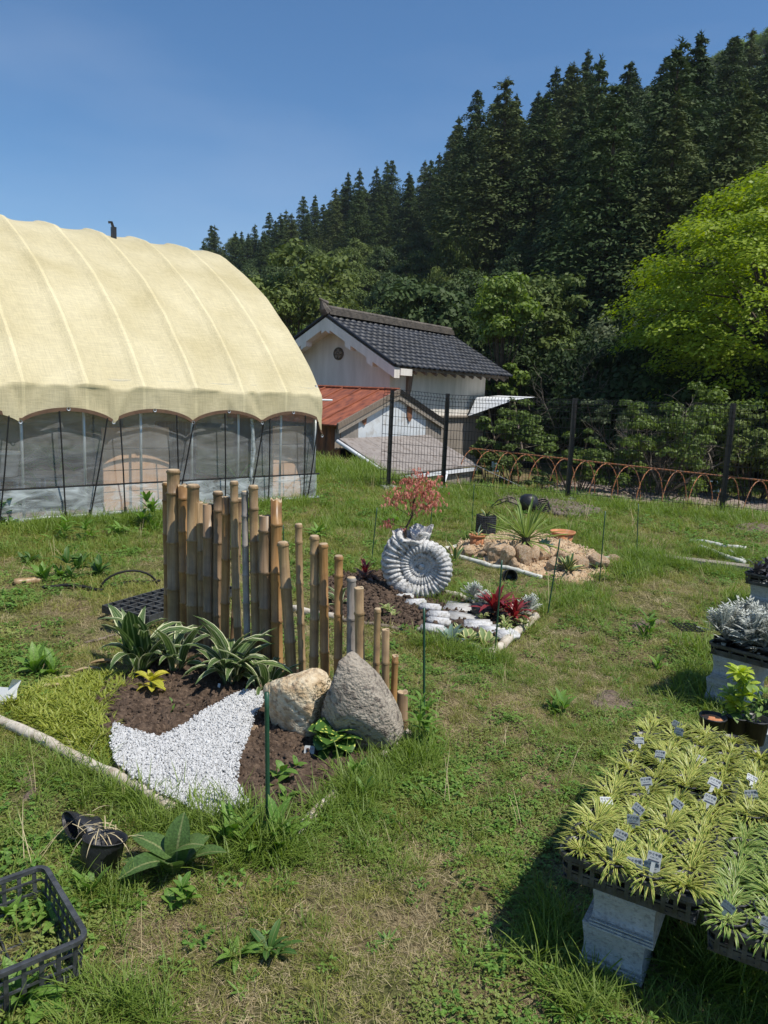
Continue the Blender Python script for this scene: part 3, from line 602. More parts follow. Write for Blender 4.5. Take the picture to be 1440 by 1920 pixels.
near_tree('broadleaf_tree', 'olive evergreen tree behind the left gable of the tiled house', (560, 560), 45, 3.4, 3.0, M['broad_mid'], 40, 160, .32, seed=7)
near_tree('shrub', 'bright green bush behind the middle of the fence left of the third post', (975, 800), 22, 1.15, .75, M['shrub'], 30, 150, .1, 'shrub', trunk=False, seed=11)
near_tree('shrub', 'sprawling light green bush with ferny top behind the third fence post', (1085, 845), 20.5, 1.5, .55, M['shrub'], 30, 130, .1, 'shrub', trunk=False, seed=12)
near_tree('shrub', 'yellowish bush with pale bare branches behind the last two fence posts', (1240, 815), 20, 1.5, 1.0, M['shrub'], 40, 110, .1, 'shrub', trunk=False, seed=13)
near_tree('shrub', 'taller leafy bush behind the rightmost fence post', (1340, 790), 21, 1.3, 1.15, M['shrub'], 36, 110, .11, 'shrub', trunk=False, seed=14)
near_tree('shrub', 'dark bush at the right edge of the picture behind the fence', (1425, 835), 20, 1.0, 1.1, M['broad_mid'], 34, 150, .12, 'shrub', trunk=False, seed=15)
near_tree('shrub', 'low dark bush in front of the corner of the house cladding', (925, 855), 20, .9, .5, M['broad_mid'], 24, 150, .09, 'shrub', trunk=False, seed=16)
near_tree('shrub', 'grey twiggy bush in the middle distance behind the fence', (1165, 790), 23, 1.5, .8, M['broad_grey'], 34, 70, .09, 'shrub', trunk=False, seed=17)
near_tree('shrub', 'small dark leafy weed clump inside the rusty hoops', (1010, 905), 16.5, .35, .3, M['broad_dark'], 14, 120, .06, 'shrub', trunk=False, seed=18)
# dense undergrowth along the foot of the hill, shade put into its leaf colour, in front of the trunks
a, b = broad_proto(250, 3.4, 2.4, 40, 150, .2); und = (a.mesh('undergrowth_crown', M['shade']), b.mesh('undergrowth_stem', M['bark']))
UL = 'shade-dark green bush at the hill foot'
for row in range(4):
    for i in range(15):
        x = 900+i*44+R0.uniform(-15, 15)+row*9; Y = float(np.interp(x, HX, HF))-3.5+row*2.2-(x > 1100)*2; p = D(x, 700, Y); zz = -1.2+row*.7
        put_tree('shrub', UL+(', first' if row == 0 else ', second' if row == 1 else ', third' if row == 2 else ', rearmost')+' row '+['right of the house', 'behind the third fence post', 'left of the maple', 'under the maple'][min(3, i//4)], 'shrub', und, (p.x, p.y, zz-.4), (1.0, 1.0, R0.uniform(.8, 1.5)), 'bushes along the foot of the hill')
# bare pale branches
def bare(px_, Y, H, label, seed, zg=-1.0):
    r = random.Random(seed); p = D(px_[0], px_[1], Y); t = empty('bare_shrub', label, 'shrub', (p.x, p.y, zg)); mb = MB()
    def br(p0, d, L, w_, n):
        pts = [p0]; 
        for k in range(4): d = (d+Vector((r.gauss(0, .2), r.gauss(0, .2), r.gauss(0, .15)))).normalized(); pts.append(pts[-1]+d*L/4)
        mb.tube(pts, [w_, w_*.85, w_*.7, w_*.5, w_*.35], 4, False)
        if n:
            for k in range(3+n//2):
                q = pts[r.choice([1, 2, 3, 4])]; br(q, (d+Vector((r.gauss(0, .7), r.gauss(0, .7), r.gauss(0, .45)))).normalized(), L*.62, w_*.55, n-1)
    for i in range(3): br(Vector((0, 0, 0)), Vector((r.gauss(0, .35), r.gauss(0, .35), 1)).normalized(), H*.6, .035, 3)
    mb.build('branches', M['twig'], t)
bare((1060, 740), 27, 4.6, 'leafless pale-twigged shrub in front of the dark hill right of the house', 21)
bare((1120, 760), 28, 4.2, 'second leafless shrub further right before the dark hill', 22)
bare((1250, 830), 20.3, 2.6, 'bare silvery branches poking out of the yellowish bush', 23)
bare((1180, 820), 22.5, 2.2, 'low tangle of bare grey twigs behind the fence', 24)
bare((1310, 820), 21, 2.6, 'bare forked branches within the taller leafy bush', 25)

# ------------------------------------------------------------------ storehouse
TH = math.radians(-35); Wd = Vector((math.cos(TH), math.sin(TH), 0)); Ld = Vector((-math.sin(TH), math.cos(TH), 0))
rp = D(610, 591, 24); ZG = -1.3
K = empty('storehouse', 'white plastered storehouse with dark tiled gable roof and round crest on its gable', 'storehouse', (rp.x, rp.y, ZG), TH)
rz_ = rp.z-ZG; hw = 2.68; ez = 2.27-ZG; RL = 7.7; wx = 2.02; wy0, wy1 = .72, 6.9; slope = (rz_-ez)/hw; ang = math.atan(slope)
def roofz(x, off=0): return rz_-abs(x)*slope+off
# walls
mb = MB(); zt = roofz(wx, -.2)
mb.add([(-wx, wy0, 0), (wx, wy0, 0), (wx, wy0, zt), (0, wy0, rz_-.2), (-wx, wy0, zt)], [(0, 1, 2, 3, 4)])
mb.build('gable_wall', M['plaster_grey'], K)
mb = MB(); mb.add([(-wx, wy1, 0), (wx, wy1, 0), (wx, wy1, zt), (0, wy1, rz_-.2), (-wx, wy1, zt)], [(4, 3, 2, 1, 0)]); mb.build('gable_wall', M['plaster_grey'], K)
mb = MB(); mb.add([(wx, wy0, 0), (wx, wy1, 0), (wx, wy1, zt), (wx, wy0, zt)], [(0, 1, 2, 3)]); mb.add([(-wx, wy0, 0), (-wx, wy1, 0), (-wx, wy1, zt), (-wx, wy0, zt)], [(3, 2, 1, 0)]); mb.build('side_wall', M['plaster'], K)
# soffit slab, plaster barge boards with stepped blocks
mb = MB()
for s in (-1, 1):
    n = 1
    for (x0, x1, y0, y1, th) in [(0, hw-.06, .12, RL-.1, .09)]:
        a = [(s*x0, y0, roofz(x0, -.05)), (s*x1, y0, roofz(x1, -.05)), (s*x1, y1, roofz(x1, -.05)), (s*x0, y1, roofz(x0, -.05))]
        b = [(p[0], p[1], p[2]-th) for p in a]; mb.add(a+b, [(0, 1, 2, 3), (7, 6, 5, 4), (0, 4, 5, 1), (1, 5, 6, 2), (2, 6, 7, 3), (3, 7, 4, 0)])
mb.build('roof_deck', M['oldwood'], K)
for s in (-1, 1):
    mb = MB(); x1 = hw-.02
    prof = [(0, -.06), (x1, -.06), (x1, -.36), (1.85, -.36), (1.85, -.50), (1.62, -.50), (1.62, -.36), (1.0, -.36), (1.0, -.50), (.78, -.50), (.78, -.36), (.16, -.36), (.16, -.46), (0, -.46)]
    a = [(s*x, .02, roofz(x, o)) for x, o in prof]; b = [(p[0], .30, p[2]) for p in a]; m_ = len(a)
    mb.add(a+b, [tuple(range(m_)), tuple(range(2*m_-1, m_-1, -1))]+[(i, (i+1) % m_, m_+(i+1) % m_, m_+i) for i in range(m_)]); mb.build('barge_board', M['plaster'], K)
    mb = MB(); a = [(s*x, .31, roofz(x, -.145)) for x in (0, wx+.2)]; b = [(s*x, wy0, roofz(x, -.145)) for x in (0, wx+.2)]
    mb.add([a[0], a[1], b[1], b[0]]+[(p[0], p[1], p[2]-.12) for p in (a[0], a[1], b[1], b[0])], [(0, 1, 2, 3), (4, 5, 6, 7), (0, 1, 5, 4), (1, 2, 6, 5), (2, 3, 7, 6), (3, 0, 4, 7)]); mb.build('soffit', M['plaster'], K)
mb = MB(); mb.box((hw-.14, .62, roofz(hw-.14, -.24)), (.3, .62, .2)); mb.build('eave_return', M['plaster'], K)
mb = MB(); mb.box((wx+.03, .12+wy0+.9, 2.9), (.10, .07, .85)); mb.tube([(wx+.08, 1.7, 3.4), (wx+.07, 1.68, 2.9), (wx+.05, 1.65, 2.45)], [.12, .09, .01], 6)
mb.build('exposed_laths', M['oldwood'], K)
for k in range(11):
    mb = MB(); y = 1.25+k*.6; mb.box((hw-.32, y, roofz(hw-.32, -.20)), (.62, .07, .09), M=Matrix.Rotation(ang, 3, 'Y')); mb.build('rafter', M['oldwood'], K)
# tiles: 25 columns by 12 rows on the visible slope
tw = RL/25; rows = 12; sl = hw/math.cos(ang); th_ = sl/rows
def tile_mesh():
    mb = MB(); n = 9
    for e, (y0) in enumerate((0,)):
        vs = []
        for j, (d, lift) in enumerate([(0, 0), (th_*1.12, .028)]):
            for k in range(n):
                t = k/(n-1); z = .028*math.cos(t*2*PI)*(1 if t > .5 else .55)+lift; vs.append((d*1., t*tw*1.03, z))
        for k in range(n): vs.append((th_*1.12, (k/(n-1))*tw*1.03, vs[n+k][2]-.032))
        mb.add(vs, [(k, k+1, n+k+1, n+k) for k in range(n-1)]+[(n+k, n+k+1, 2*n+k+1, 2*n+k) for k in range(n-1)])
    return mb.mesh('roof_tile', M['tile'], True)
tm = tile_mesh(); tr = random.Random(3)
for i in range(25):
    for j in range(rows):
        d = j*th_; o = place('roof_tile', tm, K, (d*math.cos(ang)+.01, i*tw+tr.gauss(0, .006), rz_-d*math.sin(ang)+.01+tr.gauss(0, .004)), (0, ang+tr.gauss(0, .008), tr.gauss(0, .012)))
mb = MB()                                     # the hidden rear slope, one part
for j in range(rows):
    d0, d1 = j*th_, (j+1)*th_*1.02; mb.add([(-d0*math.cos(ang), 0, rz_-d0*math.sin(ang)), (-d0*math.cos(ang), RL, rz_-d0*math.sin(ang)), (-d1*math.cos(ang), RL, rz_-d1*math.sin(ang)+.03), (-d1*math.cos(ang), 0, rz_-d1*math.sin(ang)+.03)], [(0, 1, 2, 3)])
mb.build('rear_roof_slope', M['tile'], K)
mb = MB()                                     # verge: round tiles along the front edge
for s in (1, -1): mb.tube([(0, .03, rz_+.03), (s*hw, .03, ez+.03)], .055, 8)
mb.build('verge_tiles', M['tile'], K)
mb = MB()
for k in range(4): mb.box((0, RL/2-.02, rz_+.05+k*.045), (.34-.035*k, RL-.1, .036))
mb.tube([(0, .02, rz_+.245), (0, RL-.1, rz_+.245)], .07, 10); mb.build('ridge_courses', M['ridge'], K)
mb = MB(); mb.tube([(0, .02, rz_+.1), (0, -.1, rz_+.22), (0, -.22, rz_+.42)], [.17, .14, .03], 8); mb.tube([(0, .05, rz_+.36), (0, -.14, rz_+.40), (0, -.3, rz_+.47)], [.09, .07, .03], 8)
mb.build('ridge_end_tile', M['ridge'], K)
# crest: ring with a five-petalled plum blossom
cz = roofz(0)-1.12; CR = .2
cr_ = MB(); RX = Matrix.Rotation(PI/2, 3, 'X')
cr_.lathe([(0, .0), (CR, .0), (CR, .03), (CR-.022, .045), (CR-.035, .02), (0, .02)], 28, (0, wy0-.002, cz), RX)
crest = cr_.build('crest', M['crest'], K, True)
mb = MB()
for k in range(5):
    a = PI/2+k*2*PI/5; mb.lathe([(.052, 0), (.052, .035), (.04, .045), (.034, .02), (0, .02)], 14, (.098*math.cos(a), wy0-.022, cz+.098*math.sin(a)), RX)
mb.lathe([(.03, 0), (.03, .04), (0, .045)], 12, (0, wy0-.022, cz), RX); mb.build('blossom', M['greywood'], crest, True)
# corrugated cladding of the long wall
mb = MB(); n = 150; vs = []
zc = 2.03
for k in range(n):
    y = wy0+.02+(wy1-wy0)*k/(n-1); d = .04+.012*math.sin(k*2.1); vs += [(wx+d, y, 0), (wx+d, y, zc)]
mb.add(vs, [(2*k, 2*k+2, 2*k+3, 2*k+1) for k in range(n-1)]); mb.build('corrugated_cladding', M['tin_grey'], K)
mb = MB(); mb.box((wx+.08, (wy0+wy1)/2, zc+.03), (.16, wy1-wy0, .06)); mb.build('cladding_ledge', M['greywood'], K)

# red-roofed annex
vp = D(748, 732, 19.5); A = empty('red_roofed_annex', 'low annex with red sheet roof, white gable sheets and a brown lean-to roof', 'shed', (vp.x, vp.y, ZG+.2), TH)
ag = ZG+.2; rz2 = vp.z-ag; ez2 = .706-ag; hs_ = 2.47; AL = 3.6
# local x = towards the gable end, y = away; ridge along x at y=0; ends at x=0
npan = 6
for k in range(npan):
    mb = MB(); x0, x1 = -AL+k*AL/npan, -AL+(k+1)*AL/npan-.012
    mb.add([(x0, -hs_, ez2), (x1, -hs_, ez2), (x1, 0, rz2), (x0, 0, rz2), (x0, -hs_, ez2-.03), (x1, -hs_, ez2-.03), (x1, 0, rz2-.03), (x0, 0, rz2-.03)], [(0, 1, 2, 3), (7, 6, 5, 4), (0, 4, 5, 1), (1, 5, 6, 2), (3, 2, 6, 7), (0, 3, 7, 4)])
    mb.tube([(x0, -hs_, ez2+.02), (x0, 0, rz2+.02)], .018, 5); mb.build('roof_panel', M['redroof'], A)
mb = MB(); mb.add([(-AL, 0, rz2), (0, 0, rz2), (0, hs_, ez2), (-AL, hs_, ez2)], [(0, 1, 2, 3)]); mb.build('rear_roof_slope', M['redroof'], A)
mb = MB(); mb.tube([(-AL, 0, rz2+.025), (.02, 0, rz2+.025)], .04, 6); mb.build('ridge_cap', M['redroof'], A)
for s in (-1, 1):
    mb = MB(); a = [(.05, 0, rz2+.04), (.05, s*hs_, ez2+.04), (.05, s*hs_, ez2-.10), (.05, 0, rz2-.10)]; b = [(-.0, p[1], p[2]) for p in a]
    mb.add(a+b, [(0, 1, 2, 3), (7, 6, 5, 4), (0, 4, 5, 1), (1, 5, 6, 2), (2, 6, 7, 3), (3, 7, 4, 0)])
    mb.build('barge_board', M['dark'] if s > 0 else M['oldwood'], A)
    mb = MB(); a = [(.03, 0, rz2-.10), (.03, s*(hs_-.05), ez2-.08), (.03, s*(hs_-.05), ez2-.2), (.03, 0, rz2-.22)]; b = [(-.03, p[1], p[2]) for p in a]
    mb.add(a+b, [(0, 1, 2, 3), (7, 6, 5, 4), (0, 4, 5, 1), (1, 5, 6, 2), (2, 6, 7, 3), (3, 7, 4, 0)]); mb.build('inner_barge_board', M['greywood'], A)
gx = -.08
def gtri(y): return rz2-.12-(rz2-ez2)*abs(y)/hs_
segs = [(-hs_+.05, -1.55, 'tin_grey'), (-1.55, -.55, 'tin_white'), (-.55, .55, 'tin_white'), (.55, 1.5, 'tin_white'), (1.5, 2.3, 'tin_grey')]
for (y0, y1, mm) in segs:
    mb = MB(); n = 14; vs = []; off = gx+rnd.uniform(-.01, .01)
    ys_ = sorted(set([y0+(y1-y0)*k/(n-1) for k in range(n)]+([0.0] if y0 < 0 < y1 else [])))
    for k, y in enumerate(ys_): d = .012*math.sin(k*PI) if mm == 'tin_white' else .012*(k % 2); vs += [(off+d, y, .386-ag-.25), (off+d, y, gtri(y))]
    mb.add(vs, [(2*k, 2*k+2, 2*k+3, 2*k+1) for k in range(len(ys_)-1)]); o = mb.build('gable_sheet', M[mm], A)
for (y, wdt, hgt) in ((-1.35, .22, .26), (.62, .28, .45)):
    mb = MB(); zt_ = gtri(y)-.03; mb.add([(gx+.03, y-wdt/2, zt_-.04), (gx+.03, y+wdt/2, gtri(y+wdt/2)-.02), (gx+.03, y+wdt*.4, zt_-hgt*.8), (gx+.03, y+.02, zt_-hgt), (gx+.03, y-wdt*.4, zt_-hgt*.7)], [(0, 1, 2, 3, 4)]); mb.build('rust_patch', M['tin_rust'], A)
mb = MB(); n = 50; vs = []
for k in range(n): x = -AL+(AL-.06)*k/(n-1); vs += [(x, -hs_+.22+.015*(k % 2), 0-.5), (x, -hs_+.22+.015*(k % 2), ez2+.02)]
mb.add(vs, [(2*k, 2*k+2, 2*k+3, 2*k+1) for k in range(n-1)]); mb.build('corrugated_wall', M['tin_rust'], A)
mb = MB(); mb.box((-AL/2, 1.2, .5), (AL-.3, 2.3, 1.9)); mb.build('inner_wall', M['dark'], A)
# lean-to
la = D(636, 822, 17.48); LT = empty('lean_to', 'flat brown lean-to roof with white gutter and fascia in front of the annex gable', 'shed', (la.x, la.y, ag), TH)
z0 = la.z-ag; n_, m_, z1 = 1.52, 3.94, -.28-ag
mb = MB()
for k in range(4):
    y0, y1 = k*m_/4, (k+1)*m_/4-.01; mb = MB(); a = [(0, y0, z0), (n_, y0, z1), (n_, y1, z1), (0, y1, z0)]; b = [(p[0], p[1], p[2]-.035) for p in a]
    mb.add(a+b, [(0, 1, 2, 3), (7, 6, 5, 4), (0, 4, 5, 1), (1, 5, 6, 2), (2, 6, 7, 3), (3, 7, 4, 0)]); mb.build('roof_sheet', M['leanroof'], LT)
mb = MB(); mb.tube([(-.02, -.05, z0-.06), (n_+.02, -.05, z1-.06)], .045, 8); mb.build('gutter', M['whitepaint'], LT, True)
mb = MB(); mb.box((n_-.03, m_/2, z1-.11), (.05, m_, .09)); mb.build('fascia', M['whitepaint'], LT)
mb = MB(); mb.box((n_/2, m_-.1, z1/2-.12), (n_-.15, .05, z1)); mb.box((n_-.12, m_/2, z1/2-.15), (.04, m_-.1, z1-.05)); mb.build('wall', M['greywood'], LT)
mb = MB(); mb.tube([(n_+.25, m_*.42, .15), (n_+.02, m_*.60, z1-.1)], .03, 6); mb.build('leaning_prop', M['whitepaint'], LT)
# right-hand open shed
bp_ = D(893, 745, 27.5); S = empty('open_shed', 'open shed with white sheet roof and vine-covered end beside the storehouse', 'shed', (bp_.x, bp_.y, ZG), TH)
h_ = bp_.z-ZG
mb = MB(); mb.add([(0, 0, h_), (1.5, -.05, h_-.04), (1.55, 1.6, h_+.1), (0, 1.6, h_+.1), (.12, -.5, h_-.62), (.0, -.5, h_-.66)], [(0, 1, 2, 3), (0, 5, 4, 1)]); mb.build('roof_sheet', M['whitepaint'], S)
mb = MB()
for q in (((1.35, 0, 0), (1.35, 0, h_-.05)), ((.1, .3, h_*.25), (1.3, -.1, h_*.62)), ((.5, 0, h_-.3), (.8, .1, h_*.45)), ((.0, 0, h_*.1), (1.0, -.2, h_*.3)), ((1.5, 0, h_-.1), (2.3, -.6, h_*.25))): mb.tube(q, .035, 5)
mb.build('timber_frame', M['oldwood'], S)
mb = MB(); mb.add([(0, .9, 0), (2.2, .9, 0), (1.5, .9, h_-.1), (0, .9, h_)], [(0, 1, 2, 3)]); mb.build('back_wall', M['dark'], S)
clumped(77, [(1.45+.06*i, -.05-.05*i, h_-.05-.22*i, .16, .14) for i in range(8)], 90, .07).build('vine', M['broad_mid'], S)
near_tree('broadleaf_tree', 'rounded dark tree right of the open shed', (990, 690), 33, 2.0, 1.6, M['shade'], 30, 150, .2, seed=31)

# ------------------------------------------------------------------ greenhouse
ge = P(590, 937); ga = math.atan2(.681, .732); G = empty('greenhouse', 'tunnel greenhouse covered in tan shade cloth with scalloped hem over clear film sides', 'greenhouse', (ge.x, ge.y, 0), ga)
GL = 7.2
_as = np.linspace(-.6, 3.1, 371); _az = np.interp(_as, [-.6, -.05, .1, .25, .71, 1.25, 1.97, 2.5, 3.1], [-.1, 1.38, 1.6, 1.82, 2.34, 2.79, 3.23, 3.50, 3.65])
_az = np.concatenate([_az, _az[::-1][1:]]); _as = np.concatenate([_as, 6.2-_as[::-1][1:]]); _k = np.exp(-np.linspace(-2, 2, 31)**2); _az = np.convolve(np.pad(_az, 15, 'edge'), _k/_k.sum(), 'valid')
GW = 6.2
def arch(s): return float(np.interp(s, _as, _az))
def hem(x):
    t = -x; c = .955; u = ((t-.0) % c)/c; return 1.035+.135*(math.sin(PI*u)**.62)-(.17*max(0, 1-abs(t)/.09))
xs = np.arange(-GL, .0301, .035); prof = []
NH = 9; NA = 54
vs = []; ncol = NH+NA+6
for x in xs:
    sag = .05*abs(math.sin(PI*(x-.07)/.64))**.7+(.012 if abs(((x-.07)/.64+.5) % 1-.5) > .09 else 0); hz = hem(x)
    for k in range(NH):
        t = k/NH; z = hz+(arch(0)-hz)*t; u = ((-x) % .955)/.955
        wr = .045*(float(vnoise(x*1.0+z*.45*(1 if u < .5 else -1)+5, z*.25, 21, 9))-.5)*(1.3-.8*t)+.02*math.sin(PI*u)*(1-t)
        vs.append((x, -.09-.02*(1-t)+wr+.35*sag*t, z))
    for k in range(NA+1):
        s2 = 3.1-3.1*math.cos(PI*k/NA); z = arch(s2)
        nrm = Vector((0, -(arch(s2+.05)-arch(s2-.05))/.1, 1)).normalized()
        n_off = -sag*min(1, .35+k/10)*min(1, (NA-k)/5+.2)+.016*(float(vnoise(x*2+3, s2*1.4, 22, 1.7))-.5)+.026*(float(vnoise(x*1.0+z*.45*(1 if (((-x) % .955)/.955) < .5 else -1)+5, z*.25, 21, 9))-.5)*max(0, 1-s2/.9)
        vs.append((x, -.09*max(0, 1-s2*1.2)+s2+nrm.y*n_off, z+nrm.z*n_off))
    for k in range(1, 6): vs.append((x, 6.25, 1.5-.45*k/5))
nc = NH+NA+1+5; fsq = np.array([[i*nc+k, (i+1)*nc+k, (i+1)*nc+k+1, i*nc+k+1] for i in range(len(xs)-1) for k in range(nc-1)])
cov = place('shade_cover', npmesh('shade_cover', np.array(vs), fsq, M['cover']), G)
mb = MB()
for i in range(len(xs)-1):
    for (x) in (xs[i],):
        x2 = xs[i+1]; h1, h2 = hem(x), hem(x2); mb.add([(x, -.122, h1-.004), (x2, -.122, h2-.004), (x2, -.118, h2+.035), (x, -.118, h1+.035), (x, -.10, h1-.004), (x2, -.10, h2-.004)], [(0, 1, 2, 3), (0, 4, 5, 1)])
mb.build('hem_tape', M['brown_hem'], cov)
for k in range(8):
    for off in (0, .478):
        x = -k*.955-off
        if x > -GL: mb = MB(); mb.lathe([(.012, 0), (.02, .003), (.02, 0)], 10, (x, -.125, hem(x)+.02), Matrix.Rotation(PI/2, 3, 'X')); mb.build('grommet', M['steel'], cov)
for k in range(11):
    x = -.57-.64*k+.0; mb = MB(); mb.tube([(x, .02, 0), (x, .02, 1.5)]+[(x, s, arch(s)-.08) for s in np.linspace(.1, 6.1, 22)]+[(x, 6.18, 1.4), (x, 6.18, 0)], .016, 7); mb.build('hoop_pipe', M['steel'], G, True)
mb = MB(); mb.tube([(-.01, .02, 0), (-.01, .02, 1.55)]+[(-.03, s, arch(s)-.13) for s in np.linspace(.1, 6.1, 22)]+[(-.01, 6.18, 1.4), (-.01, 6.18, 0)], .02, 7); mb.build('end_hoop', M['steel'], G, True)
for z, r_, nm in ((.36, .011, 'black_rail'), (.04, .017, 'base_pipe'), (1.42, .012, 'eave_rail')):
    mb = MB(); yy = .09 if z > 1 else -.02-.005*(z < .1); mb.tube([(-GL, yy, z), (.0 if z > 1 else .05, yy, z)], r_, 7); mb.build(nm, M['black_rub'] if nm == 'black_rail' else M['steel'], G)
mb = MB(); n = 130; vs = []
for k in range(n):
    x = -GL+GL*k/(n-1); vs += [(x, .008*math.sin(k*.7), .37), (x, .006*math.sin(k*.7+1), .95), (x, .004, 1.52)]
mb.add(vs, [(3*k+j, 3*k+3+j, 3*k+4+j, 3*k+1+j) for k in range(n-1) for j in range(2)]); mb.build('upper_film', M['film'], G, True)
mb = MB(); vs = []
for k in range(n):
    x = -GL+GL*k/(n-1); vs += [(x, -.03+.012*math.sin(k*.9)+.01*math.sin(k*.31), .02), (x, -.045+.02*math.sin(k*.5+1), .2), (x, -.028, .36)]
mb.add(vs, [(3*k+j, 3*k+3+j, 3*k+4+j, 3*k+1+j) for k in range(n-1) for j in range(2)]); mb.build('lower_film', M['film_low'], G, True)
mb = MB(); vs = [(.0, s, 0) for s in np.linspace(0, 6.15, 20)]+[(.0, s, arch(s)-.05) for s in np.linspace(0, 6.15, 20)]; mb.add(vs, [(i, i+1, 21+i, 20+i) for i in range(19)]); mb.build('end_film', M['film_dim'], G)  # end film, coloured dark so the inside reads as dim
mb = MB(); mb.add([(-GL, 6.14, 0), (0, 6.14, 0), (0, 6.14, 1.5), (-GL, 6.14, 1.5)], [(0, 1, 2, 3)]); mb.build('back_film_dim', M['film_dim'], G)  # added dark sheet in place of rear film, painting the interior gloom
mb = MB(); mb.add([(-GL, .1, .03), (-.05, .1, .03), (-.05, 6.1, .03), (-GL, 6.1, .03)], [(0, 1, 2, 3)]); mb.build('inside_floor', M['soil_dry'], G)
mb = MB(); mb.tube([(-1.05, -.03, .36), (-1.05, -.035, 1.1)], .008, 5); mb.tube([(-1.06, -.045, .36), (-1.02, -.05, .7), (-1.06, -.045, 1.1)], .022, 6); mb.build('film_joint', M['film_low'], G)
def local_x(px_):                             # where an image column meets the side wall's foot
    a = P(px_, 960-.04*px_); d = D(px_, 900, 1); t = (d.x*ge.y-ge.x)/(.732-(-.681)*d.x*-1*-1) if 0 else None
    return -((d.x*ge.y-ge.x)/( -.732+.681*d.x))*1.0
for (xt, zt_, xb) in [(107, None, 117), (218, None, 229), (322, None, 330), (411, None, 417), (494, None, 498), (559, None, 564), (14, 'c', -8), (195, 'c', 163), (354, 'c', 326), (483, 'c', 462), (583, 'c', 571)]:
    a = local_x(xt); b = local_x(xb); mb = MB()
    mb.tube([(a, -.125, hem(a)+(.012 if zt_ else 0)), ((a+b)/2, -.11, .55), (b, -.075, .03)], .0085, 4); mb.build('tie_strap', M['black_rub'], G)
    mb = MB(); mb.box((b, -.075, .07), (.025, .02, .07)); mb.build('strap_hook', M['black'], G)
mb = MB(); mb.box((-1.62, 2.7, 3.56), (.06, .06, .16)); mb.tube([(-1.62, 2.7, 3.62), (-1.65, 2.7, 3.70), (-1.69, 2.7, 3.69)], .02, 6); mb.build('ridge_vent_knob', M['black'], G)
mb = MB(); mb.tube([(-.03, -.04, 1.36), (.22, -.04, 1.36)], .012, 6); mb.build('winder_handle', M['whitepaint'], G)
def gl(x, y, z=0): return Vector((ge.x, ge.y, 0))+Matrix.Rotation(ga, 3, 'Z')@Vector((x, y, z))
for (x0, x1, y, h, lab) in [(-2.86, -2.06, .2, .98, 'wide tan wooden panel standing inside the greenhouse left of centre'), (-.55, -.06, .22, 1.0, 'tan wooden panel inside the right end of the greenhouse'), (-1.75, -1.15, 1.2, 1.0, 'dull brown panel inside the greenhouse between two poles')]:
    mb = MB()
    for k in range(4): mb.box(((x0+x1)/2-(x0+x1)/2, 0, h*(k+.5)/4), (x1-x0, .03, h/4-.012))
    t = empty('wooden_panel', lab, 'panel', gl((x0+x1)/2, y), ga)
    for k in range(4): mb = MB(); mb.box((0, 0, h*(k+.5)/4), (x1-x0, .03, h/4-.01)); mb.build('board', M['cardboard'] if y < 1 else M['oldwood'], t)
for k in range(4):
    p = gl(-3.95+k*.24, .75); t = empty('concrete_block', 'hollow concrete block supporting the shelf inside the left of the greenhouse', 'concrete block', p, ga, 'hollow blocks under the greenhouse shelf')
    mb = MB(); mb.box((0, 0, .24), (.2, .1, .02)); mb.box((0, 0, .06), (.2, .1, .02)); mb.box((-.09, 0, .15), (.02, .1, .16)); mb.box((.09, 0, .15), (.02, .1, .16)); mb.build('shell', M['concrete'], t); t.location.z = .12
mb = MB(); mb.box((0, 0, .40), (1.6, .4, .03)); o = mb.build('shelf_board', M['greywood'], loc=gl(-3.7, .85), rot=(0, 0, ga)); tag(o, 'grey shelf board resting on hollow blocks inside the greenhouse', 'shelf')
mb = MB(); mb.lathe([(0, 0), (.1, 0), (.13, .24), (.145, .24), (.145, .27), (.12, .27), (.1, .05), (0, .05)], 20); o = mb.build('flower_pot', M['whiteplastic'], smooth=True, loc=gl(-3.72, .7, .415)); tag(o, 'white round flower pot on the shelf inside the greenhouse', 'flower pot')
near_in = MB(); r = random.Random(9)
for i in range(16): near_in.blade((0, 0, .0), r.random()*6.3, r.uniform(.4, 1.3), .5, .05, 1.0, 4)
for i, (x, y) in enumerate([(-3.6, .85), (-4.1, 1.0), (-3.0, 1.3), (-4.5, .8)]):
    o = place('shelf_plant', near_in.mesh('shelf_plant', M['weed_dark']), None, gl(x, y, .45)); tag(o, 'leafy plant standing behind the film at the left of the greenhouse', 'plant', 'plants on the greenhouse shelf')

for i in range(9):
    x, y = -.3-.47*i, 1.5+.6*(i % 2); o = place('shelf_plant', near_in.mesh('greenhouse_plant', M['weed']), None, gl(x, y, .05), (0, 0, i)); tag(o, 'leafy plant growing on the floor deeper inside the greenhouse', 'plant', 'plants on the greenhouse floor'); o.name = 'greenhouse_plant'; o.scale = (1, 1, 1.3)
